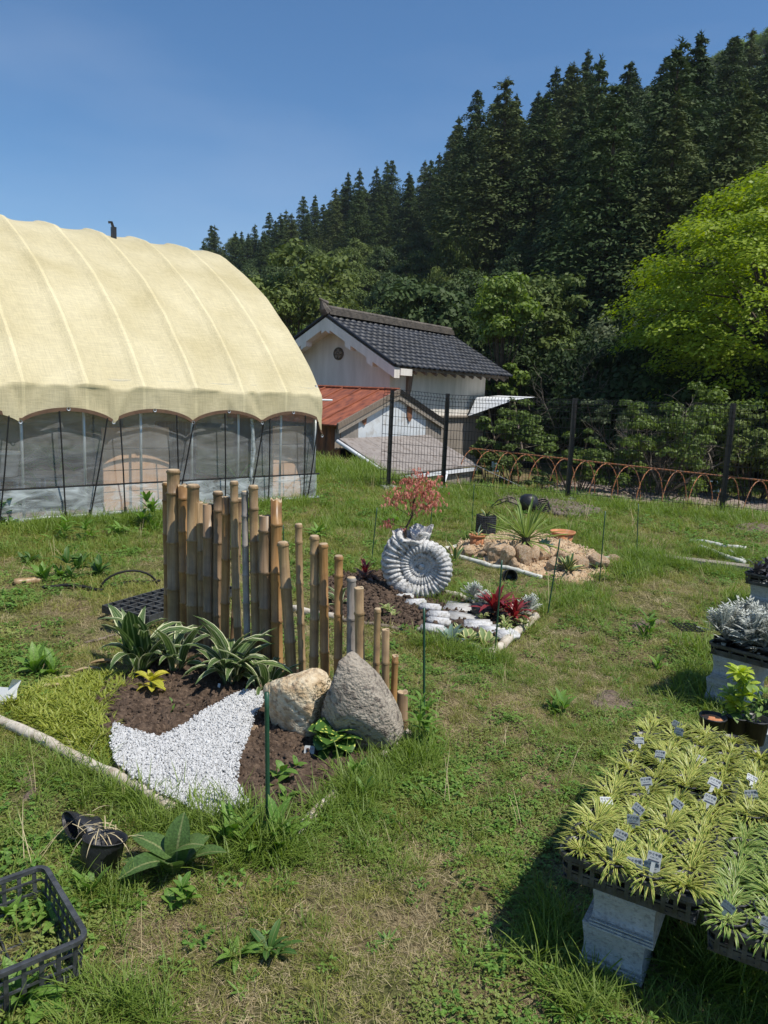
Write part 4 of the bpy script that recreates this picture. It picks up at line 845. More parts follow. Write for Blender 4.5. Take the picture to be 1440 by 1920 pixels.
# ------------------------------------------------------------------ fence
FN = empty('mesh_fence', 'black wire mesh fence with square posts behind the garden beds', 'fence', (0, 0, 0))
pp = [P(728, 915), P(830, 915), P(1063, 937), P(1352, 965)]
dv = (pp[3]-pp[2]); pp.append(pp[3]+dv); start = pp[0]+(pp[0]-pp[1])*.16
pp = [Vector((p.x, p.y, gzf(p.x, p.y)-.05)) for p in pp]
for i, p in enumerate(pp):
    mb = MB(); mb.box((p.x, p.y, p.z+.79), (.055, .055, 1.58), rz=.2); o = mb.build('post', M['fence'], FN)
    mb = MB(); mb.box((p.x, p.y, p.z+.04), (.22, .2, .1), rz=.3); mb.build('footing', M['concrete'], FN)
def mesh_panel(a, b, skip=0):
    d = b-a; L = math.hypot(d.x, d.y); u = Vector((d.x/L, d.y/L, 0)); nn = Vector((u.y, -u.x, 0)); mb = MB(); off = nn*.035; n = int(L/.05)
    for k in range(n+1):
        t = k/n; q = a+d*t+off; mb.tube([q+Vector((0, 0, .05)), q+Vector((0, 0, 1.45)), q+nn*.05+Vector((0, 0, 1.5)), q+Vector((0, 0, 1.56))], .0036, 3, False)
    for z in (.1, .16, .3, .44, .58, .72, .86, 1.0, 1.14, 1.28, 1.38, 1.45, 1.56): mb.tube([a+off+Vector((0, 0, z)), b+off+Vector((0, 0, z))], .0042, 3, False)
    mb.tube([a+off+nn*.05+Vector((0, 0, 1.5)), b+off+nn*.05+Vector((0, 0, 1.5))], .0042, 3, False); mb.build('mesh_panel', M['fence'], FN)
mesh_panel(start, pp[1])
for i in (1, 2, 3): mesh_panel(pp[i], pp[i+1])

# rusty pipe frame
def hoop_axis(t): a = D(900, 843, 19.5); b = D(1440, 903, 14.4); return a+(b-a)*t
HPF = empty('pipe_tunnel_frame', 'long low frame of rusty hoops standing on the field behind the fence', 'tunnel frame', (0, 0, 0))
a, b = hoop_axis(-.05), hoop_axis(1.25); d = (b-a).normalized(); sd_ = Vector((-d.y, d.x, 0)).normalized()*-1
nh = 17
for k in range(nh):
    c = hoop_axis(-.03+k*.0775); lean = random.Random(k).uniform(-.06, .06); zt = c.z; zb = gzf(c.x, c.y)-.05; pts = []
    for j in range(13):
        q = PI*j/12; pts.append(c+sd_*(.62*math.cos(q))*(1 if q < 9 else 1)+Vector((0, 0, zb-zt+(zt-zb)*math.sin(q)**.75))+d*lean*math.cos(q))
    mb = MB(); mb.tube(pts, .0105, 6, False); mb.build('hoop', M['iron'], HPF, True)
mb = MB(); mb.tube([a+Vector((0, 0, .01)), b+Vector((0, 0, .01))], .016, 6); mb.build('ridge_pipe', M['iron'], HPF)
mb = MB(); mb.tube([a+sd_*.3+Vector((0, 0, -.25)), hoop_axis(.2)+sd_*-.3+Vector((0, 0, -.9))], .008, 5); mb.build('brace', M['steel'], HPF)
p = P(1345, 908, -.72); mb = MB(); mb.box((0, 0, .0), (.42, .3, .26)); mb.box((0, 0, .14), (.46, .34, .03)); o = mb.build('tub', M['blue'], loc=(p.x, p.y, -.8)); tag(o, 'pale blue rectangular tub on the field near the last fence post', 'tub')
p = P(928, 878, -.8); mb = MB(); mb.lathe([(0, 0), (.12, 0), (.15, .3), (.13, .3)], 14); o = mb.build('bucket', M['blue'], loc=(p.x, p.y, -.9)); tag(o, 'small pale blue bucket behind the left end of the rusty hoops', 'bucket')
# ------------------------------------------------------------------ leaf-by-leaf plants
def leafmesh(name, m, ratio=.12, droop=.9, n=6, fold=.12, prof=None, thick=0):
    mb = MB(); mb.blade((0, 0, 0), 0, droop*.5, 1, ratio, droop, n, fold, prof); return mb.mesh(name, m, True)
oval = lambda t: math.sin(PI*min(.985, .05+.93*t))**.75
lance = lambda t: math.sin(PI*min(.97, .12+.86*t))**.9
strapf = lambda t: (.6+.4*min(1, t*4))*(1-max(0, t-.6)/.4)**.6 if t < 1 else 0
heart = lambda t: (math.sin(PI*min(.99, .08+t*.9))**.55)*(1.15-.5*t)
def rosette(t, meshes, n, L, el, seed, ctr=(0, 0, 0), name='leaf', wv=(.8, 1.2), azr=None, roll=.25, base=.01):
    """n leaves, each an object of its own, around ctr of the thing t"""
    r = random.Random(seed)
    for i in range(n):
        az = (i*2.399963+r.uniform(-.3, .3)) if azr is None else r.uniform(*azr); e = r.uniform(*el); l = r.uniform(*L)
        me = meshes[r.randrange(len(meshes))]
        q = Matrix.Rotation(az, 4, 'Z')@Matrix.Rotation(-e, 4, 'Y')@Matrix.Rotation(r.uniform(-roll, roll), 4, 'X')
        o = place(name, me, t, (ctr[0]+base*math.cos(az), ctr[1]+base*math.sin(az), ctr[2])); o.rotation_euler = q.to_euler(); o.scale = (l, l*r.uniform(*wv), l)
def gp(x, y, dz=0.):                           # ground point seen at a pixel
    p = P(x, y); p.z = gzf(p.x, p.y)+dz; return p
HM = [leafmesh('leaf', M['hosta'], .14, d, 8, .2, lance) for d in (1.1, 1.7, 2.2, 2.6)]
HG = [leafmesh('leaf', M['hosta_g'], .22, .5, 7, .2, oval)]; HD = [leafmesh('leaf', M['hosta_dry'], .1, 1.5, 5, .4, lance)]
hostas = [((262, 1262), 'tall variegated white-edged plant left of the bamboo row with one plain dark leaf', 15, (.26, .42), (.5, 1.45), 1),
          ((330, 1265), 'variegated striped plant hiding the foot of the tallest bamboo poles', 11, (.2, .34), (.3, 1.3), 2),
          ((432, 1290), 'broad clump of arching cream-edged leaves in front of the middle bamboo poles', 19, (.24, .40), (.35, 1.4), 3),
          ((500, 1300), 'low variegated plant with leaves sprawling towards the tan boulder', 11, (.2, .34), (.15, .95), 4)]
for (xy, lab, n, L, el, sd2) in hostas:
    t = empty('variegated_plant', lab, 'plant', gp(*xy, .0), 0, None); rosette(t, HM, int(n*1.9), (L[0]*1.0, L[1]*1.12), el, sd2, base=.035, wv=(.85, 1.35))
    if sd2 == 1: rosette(t, HG, 2, (.33, .4), (1.15, 1.4), 5, azr=(-2.6, -1.2), wv=(1.6, 1.8))
    if sd2 in (2, 3): rosette(t, HD, 3, (.15, .25), (.1, .9), 6)
    if sd2 == 3:
        o = place('plain_leaf', HG[0], t); o.location = (.02, 0, 0); o.scale = (.34, .12, .3); o.rotation_euler = (0, -1.1, .5)
t = empty('yellow_leaved_plant', 'small plant with bright yellow leaves on the dark soil left of the white gravel', 'plant', gp(283, 1312))
YL = [leafmesh('leaf', M['yellowleaf'], .5, .9, 6, .12, oval), leafmesh('leaf', M['yellowleaf'], .42, 1.6, 6, .15, oval)]
mb = MB(); mb.tube([(0, 0, 0), (.003, 0, .05), (0, .005, .09)], .004, 5); mb.build('stem', M['weed'], t)
rosette(t, YL, 6, (.075, .105), (-.1, .7), 8, (0, 0, .085)); rosette(t, YL, 5, (.07, .1), (-.5, .2), 9, (0, 0, .055)); rosette(t, YL, 3, (.05, .06), (.8, 1.3), 10, (0, 0, .09))
t = empty('spotted_leaf_plant', 'glossy dark green plant with yellow-spotted round leaves between the two boulders', 'plant', gp(625, 1408))
SL = [leafmesh('leaf', M['spotted'], 1.2, .9, 7, .12, heart), leafmesh('leaf', M['spotted'], 1.1, 1.6, 7, .1, heart)]
rosette(t, SL, 8, (.085, .125), (-.4, .5), 11, (0, 0, .085), base=.02); rosette(t, SL, 5, (.07, .1), (-.3, .4), 12, (0.01, 0, .12), base=.01); rosette(t, SL, 4, (.07, .09), (-.9, -.2), 13, (0, 0, .05), base=.03)
mb = MB()
for k in range(7): a = k*.9; mb.tube([(0, 0, 0), (.015*math.cos(a), .015*math.sin(a), .08)], .003, 4)
mb.build('stems', M['weed'], t)
# ------------------------------------------------------------------ bamboo screen
bam = [  # top x,y, bottom x, width px, material, open top, label
 (313, 905, 313, 12, 'bam_gold', 0, 'brown bamboo pole at the far left end, half hidden behind the tallest pole'),
 (325, 881, 326, 20, 'bam_tan', 0, 'tallest and thickest golden bamboo pole near the left end of the screen'),
 (342, 911, 348, 15, 'bam_gold', 1, 'bamboo pole with a chipped open top just right of the tallest pole'),
 (361, 909, 363, 19, 'bam_tan', 0, 'thick bamboo pole with pale upper joint, fourth from the left'),
 (374, 942, 378, 12, 'bam_tan', 1, 'thin bamboo pole with a ragged knot at its top right of the pale-topped pole'),
 (390, 946, 392, 17, 'bam_brown', 1, 'dull brown shaded bamboo pole between two thinner ones left of centre'),
 (407, 922, 409, 15, 'bam_brown', 0, 'grey-brown bamboo pole with a round cap left of the orange pole'),
 (423, 932, 423, 14, 'bam_gold', 1, 'orange bamboo pole with an open ringed top in the left half'),
 (438, 903, 448, 13, 'bam_tan', 0, 'tan bamboo pole rising above its neighbours in the left half, with a cracked joint'),
 (458, 922, 466, 11, 'bam_grey', 0, 'thin silvery grey bamboo pole in the left half of the screen'),
 (475, 911, 482, 15, 'bam_tan', 0, 'pale flat-topped bamboo pole right of the silvery grey one'),
 (498, 967, 500, 21, 'bam_brown', 1, 'wide cut-down brown bamboo pole with splintered top next to the tall orange pole'),
 (517, 938, 521, 19, 'bam_gold', 1, 'thick orange bamboo pole with a frayed fibrous top at the middle'),
 (532, 1017, 548, 18, 'bam_tan', 0, 'leaning bamboo pole with a domed cap in front of the thick orange one'),
 (560, 983, 568, 12, 'bam_tan', 0, 'slim bamboo pole with a capped top standing alone right of the leaning pole'),
 (590, 1005, 588, 15, 'bam_tan', 0, 'bamboo pole with a collar at its top behind the tan boulder'),
 (605, 1020, 613, 15, 'bam_gold', 0, 'straight golden bamboo pole beside the collared one, above the gap of the boulders'),
 (635, 1043, 634, 14, 'bam_gold', 0, 'yellowish bamboo pole with cap standing behind the left edge of the grey boulder'),
 (658, 1083, 657, 15, 'bam_grey', 0, 'weathered grey bamboo pole behind the peak of the grey boulder'),
 (673, 1102, 677, 16, 'bam_tan', 1, 'tan bamboo pole with an open hollow top right next to the weathered grey one'),
 (707, 1142, 706, 11, 'bam_tan', 0, 'slender tan bamboo pole right of the grey boulder'),
 (724, 1181, 723, 13, 'bam_tan', 1, 'bamboo pole with open top and twin joints, fourth from the right end'),
 (740, 1230, 736, 11, 'bam_gold', 1, 'short thin bamboo pole with open top next to the stump at the right end'),
 (756, 1297, 757, 18, 'bam_brown', 1, 'shortest thick bamboo stump with an open top at the right end of the screen'),
 (448, 935, 436, 11, 'bam_brown', 0, 'dark bamboo pole mostly hidden behind the cracked-joint pole'),
 (504, 975, 508, 12, 'bam_gold', 0, 'pale-edged bamboo pole seen as a sliver behind the wide cut-down pole')]
br_ = random.Random(12)
for i, (tx, ty, bx, wpx, mm, opn, lab) in enumerate(bam):
    by = 1200+.378*(bx-316)+(2 if i % 2 else -3)-(10 if i > 23 else 0); b = P(bx, by); dist = (b-Vector((0, 0, EYE))).length; tp = D(tx, ty, b.y-.0)
    b.z = -.05; r_ = wpx/2/1420*dist*1.13; ax = tp-b; Lh = ax.length; n = 16; gap = br_.uniform(.13, .2)*(1+r_*12); z = br_.uniform(.05, .12); prof = [(r_*.98, 0)]; nodes = []
    while z < Lh-.02: nodes.append(z); z += gap*br_.uniform(.85, 1.15)
    if not opn: nodes = [q for q in nodes if q < Lh-.07]+[Lh-.012]
    for q in nodes:
        if q+.008 < Lh: prof += [(r_*(1-.05*q/Lh), q-.010), (r_*1.02, q-.004), (r_*1.13, q-.001), (r_*1.03, q+.002), (r_*1.09, q+.004), (r_*(.97-.05*q/Lh), q+.008)]
    re = r_*.95; prof += [(re, Lh-.0), (re*.95, Lh+.001)]
    mb = MB()
    if opn: mb.lathe(prof+[(re*.78, Lh), (re*.74, Lh-.06), (0, Lh-.065)], n)
    else: mb.lathe(prof+[(re*.8, Lh+.004), (0, Lh+.005)], n)
    # the cut rim is paler
    me = mb.mesh('bamboo_pole', [M[mm], M['bam_in']], True); nv_ = len(prof)
    me.polygons.foreach_set('material_index', [1 if p.index//n >= nv_-2 else 0 for p in me.polygons])
    rr_ = random.Random(i)
    for v_ in me.vertices:
        k = v_.index//n
        if opn and k in (nv_-2, nv_-1, nv_): v_.co.z += rr_.uniform(-.004, .004)*(3 if mm == 'bam_gold' and i in (2, 12, 11) else 1)
        v_.co.x += .004*math.sin(v_.co.z*5+i); 
    o = place('bamboo_pole', me, None, b); o.rotation_mode = 'QUATERNION'; o.rotation_quaternion = ax.to_track_quat('Z', 'Y')@Euler((0, 0, rr_.random()*6)).to_quaternion()
    tag(o, lab, 'bamboo pole', 'bamboo poles of the stepped screen')
# ------------------------------------------------------------------ rocks
def rockmesh(name, m, seed, sub=4, planes=16, rough=.06, deform=None, sharp=14):
    bm = bmesh.new(); bmesh.ops.create_icosphere(bm, subdivisions=sub, radius=1); r = random.Random(seed); rs = np.random.RandomState(seed)
    N_ = rs.normal(size=(planes, 3)); N_ /= np.linalg.norm(N_, axis=1)[:, None]; Dd = rs.uniform(.62, .98, planes)
    co = np.array([v.co for v in bm.verts]); dots = co@N_.T; rad = np.where(dots > .05, Dd/np.maximum(dots, .05), 9); rad = np.concatenate([rad, np.full((len(co), 1), 1.05)], 1)
    R_ = -np.log(np.exp(-sharp*rad).sum(1))/sharp; co = co*R_[:, None]
    nn = sum((vnoise(co[:, 0]*f+co[:, 2]*f*1.3+50, co[:, 1]*f-co[:, 2]*f*.7+50, seed+k)-.5)*a for k, (f, a) in enumerate([(2.2, 1), (5, .6), (11, .4), (23, .22)])); co *= (1+rough*2*nn)[:, None]
    for v, c in zip(bm.verts, co): v.co = c
    if deform:
        for v in bm.verts: v.co = deform(v.co.copy())
    me = bpy.data.meshes.new(name); bm.to_mesh(me); bm.free(); me.materials.append(m)
    if sharp < 50 or sub > 4: me.shade_smooth()
    return me
def boulder(px0, px1, ytop, ybot, m, seed, label, deform, depth=.8, planes=14, name='boulder', rz=0, rough=.05, sharp=18):
    c = P((px0+px1)/2, ybot); dist = (c-Vector((0, 0, EYE))).length; wd = (px1-px0)/1420*dist; top = D((px0+px1)/2, ytop, c.y+wd*depth*.35); 
    me = rockmesh(name, m, seed, 5, planes, rough, deform, sharp)
    for v in me.vertices: v.co = Vector((v.co.x*wd/2, v.co.y*wd*depth/2, v.co.z*top.z))
    o = place(name, me, None, (c.x, c.y+wd*depth*.45, 0), (0, 0, rz))
    return tag(o, label, 'boulder')
def def_tan(c): z = (c.z+.72)/1.6; return Vector((c.x*(1.05-.12*max(0, z))+.05*z, c.y, max(-.1, z)))
def def_grey(c):
    z = (c.z+.62)/1.55; t = max(0, min(1, z)); wl = -1+.12*t; wr = 1-.42*t**1.8; x = (c.x+1)/2; return Vector((wl+(wr-wl)*x-.34*t**2, c.y*(1-.15*t), max(-.1, z)))
bt = boulder(478, 618, 1255, 1394, M['rock_tan'], 5, 'rounded tan boulder with a mossy right shoulder in front of the bamboo', def_tan, .8, 12)
boulder(602, 756, 1238, 1418, M['rock_grey'], 23, 'tall pointed grey boulder leaning against the bamboo right of the tan one', def_grey, .62, 7, rough=.03, sharp=90)
mb = MB(); r = random.Random(4); nv0 = [v.co.copy() for v in bt.data.vertices if v.co.x > .085 and v.co.y < .05 and .04 < v.co.z < .26]
for q in nv0:
    for k in range(3): mb.blade((q.x+r.gauss(0, .004), q.y+r.gauss(0, .004), q.z), r.random()*6.3, r.uniform(.2, 1.3), .014, .005, .5, 1, 0)
mb.build('moss', M['moss'], bt)
RMS = [rockmesh('rock', M['rock_small'], 60+i, 3, 10, .05, None, 60) for i in range(6)]
rocks = [(939, 1034, 42, 28, 'largest slanting ochre rock left of the yucca'), (951, 1041, 26, 27, 'orange-brown upright rock in front of the slanting one'), (922, 1024, 27, 20, 'pale round rock right of the small clay pot'),
 (980, 1034, 30, 30, 'big block-shaped ochre rock beneath the yucca'), (1000, 1034, 26, 30, 'pink-shaded rock right below the yucca trunk'), (964, 1048, 20, 16, 'small squarish rock between the orange rock and the yucca rocks'),
 (988, 1050, 26, 20, 'light fractured rock in the middle of the mound'), (972, 1057, 32, 17, 'flat tan rock low in the middle of the mound'), (1010, 1060, 36, 22, 'wedge-shaped pale rock left of the striped agave'),
 (1024, 1020, 24, 16, 'pointed rock at the back between yucca and clay pot'), (1052, 1038, 22, 24, 'tall narrow pale rock right of the blue agave'), (1077, 1040, 26, 15, 'rounded rock at the back right of the mound'),
 (1040, 1060, 30, 22, 'ochre rock directly behind the striped agave'), (1096, 1056, 28, 15, 'flattish rock right of the striped agave'), (1122, 1056, 32, 18, 'white-grey rough rock towards the right end'),
 (1150, 1054, 36, 20, 'brown-topped rock at the far right end of the mound'), (846, 1036, 18, 24, 'brown pointed stone at the left tip of the mound'), (856, 1050, 22, 11, 'low pale stone near the left tip'), (878, 1050, 22, 10, 'small flat pale stone left of the clay pot'),
 (1068, 1052, 18, 14, 'small chunk of rock behind the agave'), (904, 1034, 14, 9, 'tiny stone beside the clay pot'), (1028, 1032, 26, 16, 'reddish rock behind the blue agave')]
rr = random.Random(8)
for i, (x, y, wpx, hpx, lab) in enumerate(rocks):
    c = P(x, y+hpx*.5, .03); z = float(bed3z(np.array([[c.x]]), np.array([[c.y]]))[0, 0]); c = P(x, y+hpx*.45, z); dd = (c-Vector((0, 0, EYE))).length; s = dd/1420*.5
    z = float(bed3z(np.array([[c.x]]), np.array([[c.y]]))[0, 0])
    o = place('rock', RMS[i % 6], None, (c.x, c.y, z+hpx*s*.62), (rr.uniform(-.4, .4), rr.uniform(-.4, .4), rr.uniform(0, 6))); o.scale = (wpx*s*1.3, wpx*s*1.1, hpx*s*1.45); tag(o, lab, 'rock', 'rocks of the sandy mound')

# ------------------------------------------------------------------ poles and edgings on the ground
def pole(name, pts, r_, m, label, cat, dz=.0, n=10, wob=.006, group=None):
    P_ = [gp(*q) for q in pts]; fine = []
    for i in range(len(P_)-1):
        for k in range(6): fine.append(P_[i].lerp(P_[i+1], k/6))
    fine.append(P_[-1]); o_ = fine[0].copy(); q = random.Random(int(pts[0][0])); r2 = [r_*(1+q.uniform(-.07, .07)) for _ in fine]
    mb = MB(); mb.tube([(p.x-o_.x+q.uniform(-wob, wob), p.y-o_.y, gzf(p.x, p.y)-o_.z+r_*.75+dz+q.uniform(-wob, wob)*.5) for p in fine], r2, n)
    return tag(mb.build(name, M[m], None, True, loc=o_), label, cat, group)
pole('edging_pole', [(-40, 1348), (120, 1420), (230, 1480), (325, 1535)], .024, 'pole_white', 'long whitewashed pole edging the front left of the first bed beside the yellow ground cover', 'edging pole')
pole('edging_pole', [(528, 1592), (560, 1562), (596, 1526), (640, 1480)], .018, 'pole_white', 'whitewashed pole at the front right corner of the first bed, half hidden in grass', 'edging pole')
pole('edging_pole', [(715, 1418), (738, 1398), (765, 1372)], .022, 'pole_white', 'short piece of pale pole showing at the foot of the grey boulder', 'edging pole')
pole('edging_pole', [(528, 1138), (560, 1150), (640, 1170)], .026, 'pole_white', 'pale pole seen between the bamboo stems at the left corner of the second bed', 'edging pole')
pole('edging_pole', [(640, 1172), (700, 1182), (760, 1190)], .014, 'oldwood', 'thin brown edging stick along the front of the dark mulch', 'edging pole')
pole('edging_board', [(782, 1186), (850, 1200), (905, 1222), (925, 1226)], .019, 'pole_white', 'whitewashed split log edging the front of the snail-shell bed', 'edging log')
pole('edging_pole', [(918, 1228), (960, 1192), (1003, 1156)], .03, 'pole_white', 'thick whitewashed pole at the right side of the snail-shell bed', 'edging pole')
pole('edging_pole', [(836, 1112), (862, 1120), (886, 1130)], .03, 'pole_white', 'short brown-white pole right behind the snail-shell planter', 'edging pole')
pole('edging_pole', [(975, 1148), (1012, 1156)], .014, 'pole_white', 'short thin stick at the right rear corner of the snail-shell bed', 'edging pole')
pole('edging_pipe', [(826, 1040), (900, 1058), (960, 1068), (1015, 1080)], .022, 'pipe_white', 'white pipe edging the front of the sandy mound', 'pipe')
pole('edging_pipe', [(826, 1036), (850, 1026), (890, 1016)], .022, 'pipe_white', 'short white pipe along the left rear of the sandy mound', 'pipe')
pole('edging_pipe', [(1080, 1044), (1110, 1050), (1140, 1056)], .022, 'pipe_white', 'white pipe behind the right end of the sandy mound', 'pipe')
pole('pipe', [(1293, 1018), (1350, 1030), (1400, 1036)], .026, 'pipe_white', 'upper white pipe lying in the grass beyond the plank', 'pipe')
pole('pipe', [(1313, 1032), (1350, 1046), (1395, 1060)], .026, 'pipe_white', 'lower white pipe lying in the grass just beyond the plank', 'pipe')
pole('pipe', [(1368, 1040), (1385, 1050), (1400, 1058)], .016, 'pipe_white', 'thin short pipe between the two white pipes', 'pipe')
pole('bamboo_offcut', [(28, 1099), (50, 1097), (77, 1094)], .03, 'bam_tan', 'short bamboo offcut lying in the grass at the left', 'bamboo offcut')
pole('stick', [(160, 1200), (190, 1192), (220, 1184)], .008, 'oldwood', 'thin brown stick lying left of the variegated plants', 'stick')
pole('black_hose', [(80, 1106), (120, 1104), (160, 1106), (190, 1110)], .012, 'black_rub', 'black strip lying in the grass left of the grid tray', 'hose', .01)
pole('black_hose', [(208, 1098), (240, 1094), (300, 1090)], .009, 'black_rub', 'thin black cord lying behind the flat grid tray', 'cord', .01)
a = gp(1180, 1043); b = gp(1405, 1070); mb = MB(); d = b-a
for k in range(3): q = a+d*(k+.5)/3; mb.box((q.x, q.y, .03), (d.length/3-.004, .13, .035), rz=math.atan2(d.y, d.x)+[-.01, .012, 0][k])
tag(mb.build('plank', M['greywood']), 'long weathered plank lying in the grass towards the right edge', 'plank')
p = gp(250, 1103); mb = MB(); mb.tube([(p.x+.09*math.cos(q)*1.6-.02*q, p.y+.1*math.cos(q), .01+.12*math.sin(q)) for q in np.linspace(0, PI, 12)], .008, 6)
tag(mb.build('black_strap', M['black_rub'], None, True), 'looped black strap arching out of the grass behind the grid tray', 'strap')
# green stakes
for (tx, ty, bx, by, w_, lab) in [(500, 1298, 503, 1572, 1.5, 'thick green stake in front of the tan boulder, nearest the camera'), (795, 1140, 796, 1345, 1.1, 'green stake right of the bamboo screen'), (941, 1050, 928, 1224, 1, 'green stake leaning before the crimson plants'),
  (1050, 1010, 1026, 1150, 1, 'green stake rising in front of the clay pot right of the crimson plants'), (1135, 958, 1124, 1090, .9, 'green stake at the right end of the sandy mound'), (1197, 945, 1194, 1042, .9, 'green stake standing at the left end of the plank'),
  (707, 952, 696, 1055, .9, 'green stake left of the snail-shell planter'), (812, 920, 805, 1022, .8, 'green stake behind the snail-shell planter'), (889, 908, 884, 998, .8, 'green stake left of the black mesh container'), (531, 984, 533, 1064, .8, 'short green stake seen through the bamboo screen')]:
    b = gp(bx, by, -.03); tp = D(tx, ty, b.y); mb = MB(); n = 9; pts = [b.lerp(tp, k/n)-b for k in range(n+1)]; mb.tube(pts, .0052*w_, 7)
    tag(mb.build('garden_stake', M['stake'], None, True, loc=b), lab, 'garden stake', 'green garden stakes around the beds')
# ------------------------------------------------------------------ ammonite planter
def ammonite():
    c = P(786, 1126); dist = (c-Vector((0, 0, EYE))).length; k = dist/1420; t = empty('shell_planter', 'large white ammonite-shaped planter with ribbed spiral, holding a pink maple', 'planter', (c.x, c.y+.1, 0), math.radians(-8))
    # spiral in local x-z, growing clockwise from the centre, mouth up at the left
    mb = MB(); cx, cz = .012, 60*k; Rt = 82*k; turns = 5.6; th_end = math.radians(122); nst = 980; nr = 26; g = math.log(1.62)/(2*PI)
    vs = []; fs = []
    for i in range(nst+1):
        u = i/nst; a_back = (1-u)*turns*2*PI; th_ = th_end+a_back; R_ = Rt*math.exp(-g*a_back*1.05)*(1+.0*u); Ro = R_
        if a_back < 1.9: R_ *= 1+.04*math.sin(a_back)
        rt = .27*R_; rc = R_-rt; rib = (a_back*34/(2*PI)) % 1; rb = .74+.26*abs(math.sin(PI*rib))**.55; rb *= 1+.03*(float(vnoise(i*.13, 3, 31))-.5)
        zw = R_*.30
        for j in range(nr):
            q = 2*PI*j/nr; ro = rt*rb*math.cos(q); y = -zw*rb*math.sin(q)*(1 if math.sin(q) > 0 else .8)
            # ribs sweep back a little across the whorl
            tt = th_+.10*math.sin(q)*math.cos(q)-.06*math.cos(q)
            rr_ = rc+ro; vs.append((cx+rr_*math.cos(tt), y, cz+rr_*math.sin(tt)))
    fs = [(i*nr+j, i*nr+(j+1) % nr, (i+1)*nr+(j+1) % nr, (i+1)*nr+j) for i in range(nst) for j in range(nr)]
    mb.add(vs, fs); sh = mb.build('shell', M['shellm'], t, True)
    kn = MB(); kn.lathe([(0, -.03), (.016, -.025), (.02, -.01), (.022, .02), (0, .03)], 12, (cx, .0, cz), Matrix.Rotation(PI/2, 3, 'X')); kn.build('spiral_core', M['shellm'], t, True)
    # flared mouth lips on top
    mb = MB()
    for (x0, z0, ww, hh, tl, yy) in [(-.10, 110*k, .25, .035, -.12, 0), (-.015, 117*k, .17, .055, .08, .05)]:
        n = 22; vs = []
        for ring, (rr_, hz) in enumerate([(.55, -.03), (.9, .0), (1.0, hh*.6), (1.05, hh), (.93, hh*.92), (.8, hh*.3), (.5, 0.0)]):
            for j in range(n):
                q = 2*PI*j/n; wv = 1+.07*math.sin(3*q+ring*.3)+.04*math.sin(7*q); vs.append((x0+ww/2*rr_*wv*math.cos(q), yy+ww*.36*rr_*wv*math.sin(q), z0+hz+tl*ww*.5*math.cos(q)+.012*math.sin(4*q)-(.03 if math.sin(q) < 0 else -.01)*rr_))
        mb.add(vs, [(i*n+j, i*n+(j+1) % n, (i+1)*n+(j+1) % n, (i+1)*n+j) for i in range(6) for j in range(n)]+[tuple(6*n+j for j in range(n))])
    mb.build('mouth_lip', M['shellm'], t, True)
    # maple growing from the mouth
    m_ = empty('small_maple', 'small laceleaf maple with salmon-pink leaves growing out of the shell planter', 'tree', (c.x-.12, c.y+.12, 112*k)); r = random.Random(3); tk = MB(); lf = MB()
    H_ = D(768, 888, c.y).z-112*k; tk.tube([(0, 0, 0), (.0, 0, .07), (.04, 0, .16), (.05, .01, .26), (.08, 0, H_*.8)], [.009, .008, .007, .005, .003], 6)
    for (x0, z0, s, nlf) in [(.05, H_*.62, .13, 30), (.14, H_*.72, .13, 34), (.2, H_*.6, .1, 26), (-.06, H_*.68, .11, 26), (.08, H_*.9, .11, 28), (.0, H_*.85, .08, 18), (.18, H_*.86, .08, 16), (-.12, H_*.55, .06, 12), (.12, H_*.5, .08, 14), (-.13, H_*.22, .05, 12), (-.02, H_*.14, .035, 5)]:
        tk.tube([(.04, 0, .16 if z0 > .2 else .08), (x0*.6+.01, 0, z0*.8), (x0, 0, z0)], .0025, 4, False)
        for i in range(int(nlf*2.2)):
            p = Vector((x0+r.gauss(0, s*.42), r.gauss(0, s*.42), z0+r.gauss(0, s*.34))); a = r.random()*6.3
            for b_ in range(7): lf.blade(p, a+(b_-3)*.42, r.uniform(-1.1, -.1), r.uniform(.024, .046)*(1-.08*abs(b_-3)), .0048, .7, 2, 0)
    lf.build('leaves', M['pinkmaple'], m_); tk.build('trunk', M['bark'], m_, True)
def shell_mat():
    m = mat('weathered_white_cast', (.46, .45, .43), (.62, .61, .59), 14, .85, .6, 70, c3=(.17, .16, .14), s3=34)
    return m
M['shellm'] = shell_mat(); ammonite()
# bricks
def brickmesh():
    bm = bmesh.new(); bmesh.ops.create_cube(bm, size=1); bmesh.ops.scale(bm, vec=(.155, .068, .055), verts=bm.verts); bmesh.ops.bevel(bm, geom=bm.edges[:], offset=.012, segments=2, affect='EDGES')
    me = bpy.data.meshes.new('brick'); bm.to_mesh(me); bm.free(); me.materials.append(M['brick_white']); me.shade_smooth(); return me
bkm = brickmesh(); BL = ['farthest left, beside the bronze plant', 'second from the far left end', 'third, directly under the shell planter', 'fourth, at the bend below the shell planter', 'fifth, just right of the bend', 'sixth, above the last one', 'last and nearest, by the split log edging']
for i, (x, y, rz, s) in enumerate([(734, 1112, -.25, 1), (756, 1125, -.1, 1), (779, 1136, .05, 1), (806, 1147, -.25, 1.0), (821, 1163, -.28, 1), (822, 1179, -.22, 1), (811, 1195, -.25, 1)]):
    p = gp(x, y, .045); o = place('brick', bkm, None, p, (rnd.uniform(-.06, .06), rnd.uniform(-.08, .08), rz), s); tag(o, 'white rounded brick in the curved row, '+BL[i], 'brick', 'white bricks of the curved row')
SLB = ['nearest the shell planter', 'second, beside the black drain pot', 'in the middle of the path', 'fourth, below the crimson plants', 'at the right end by the edging pole']
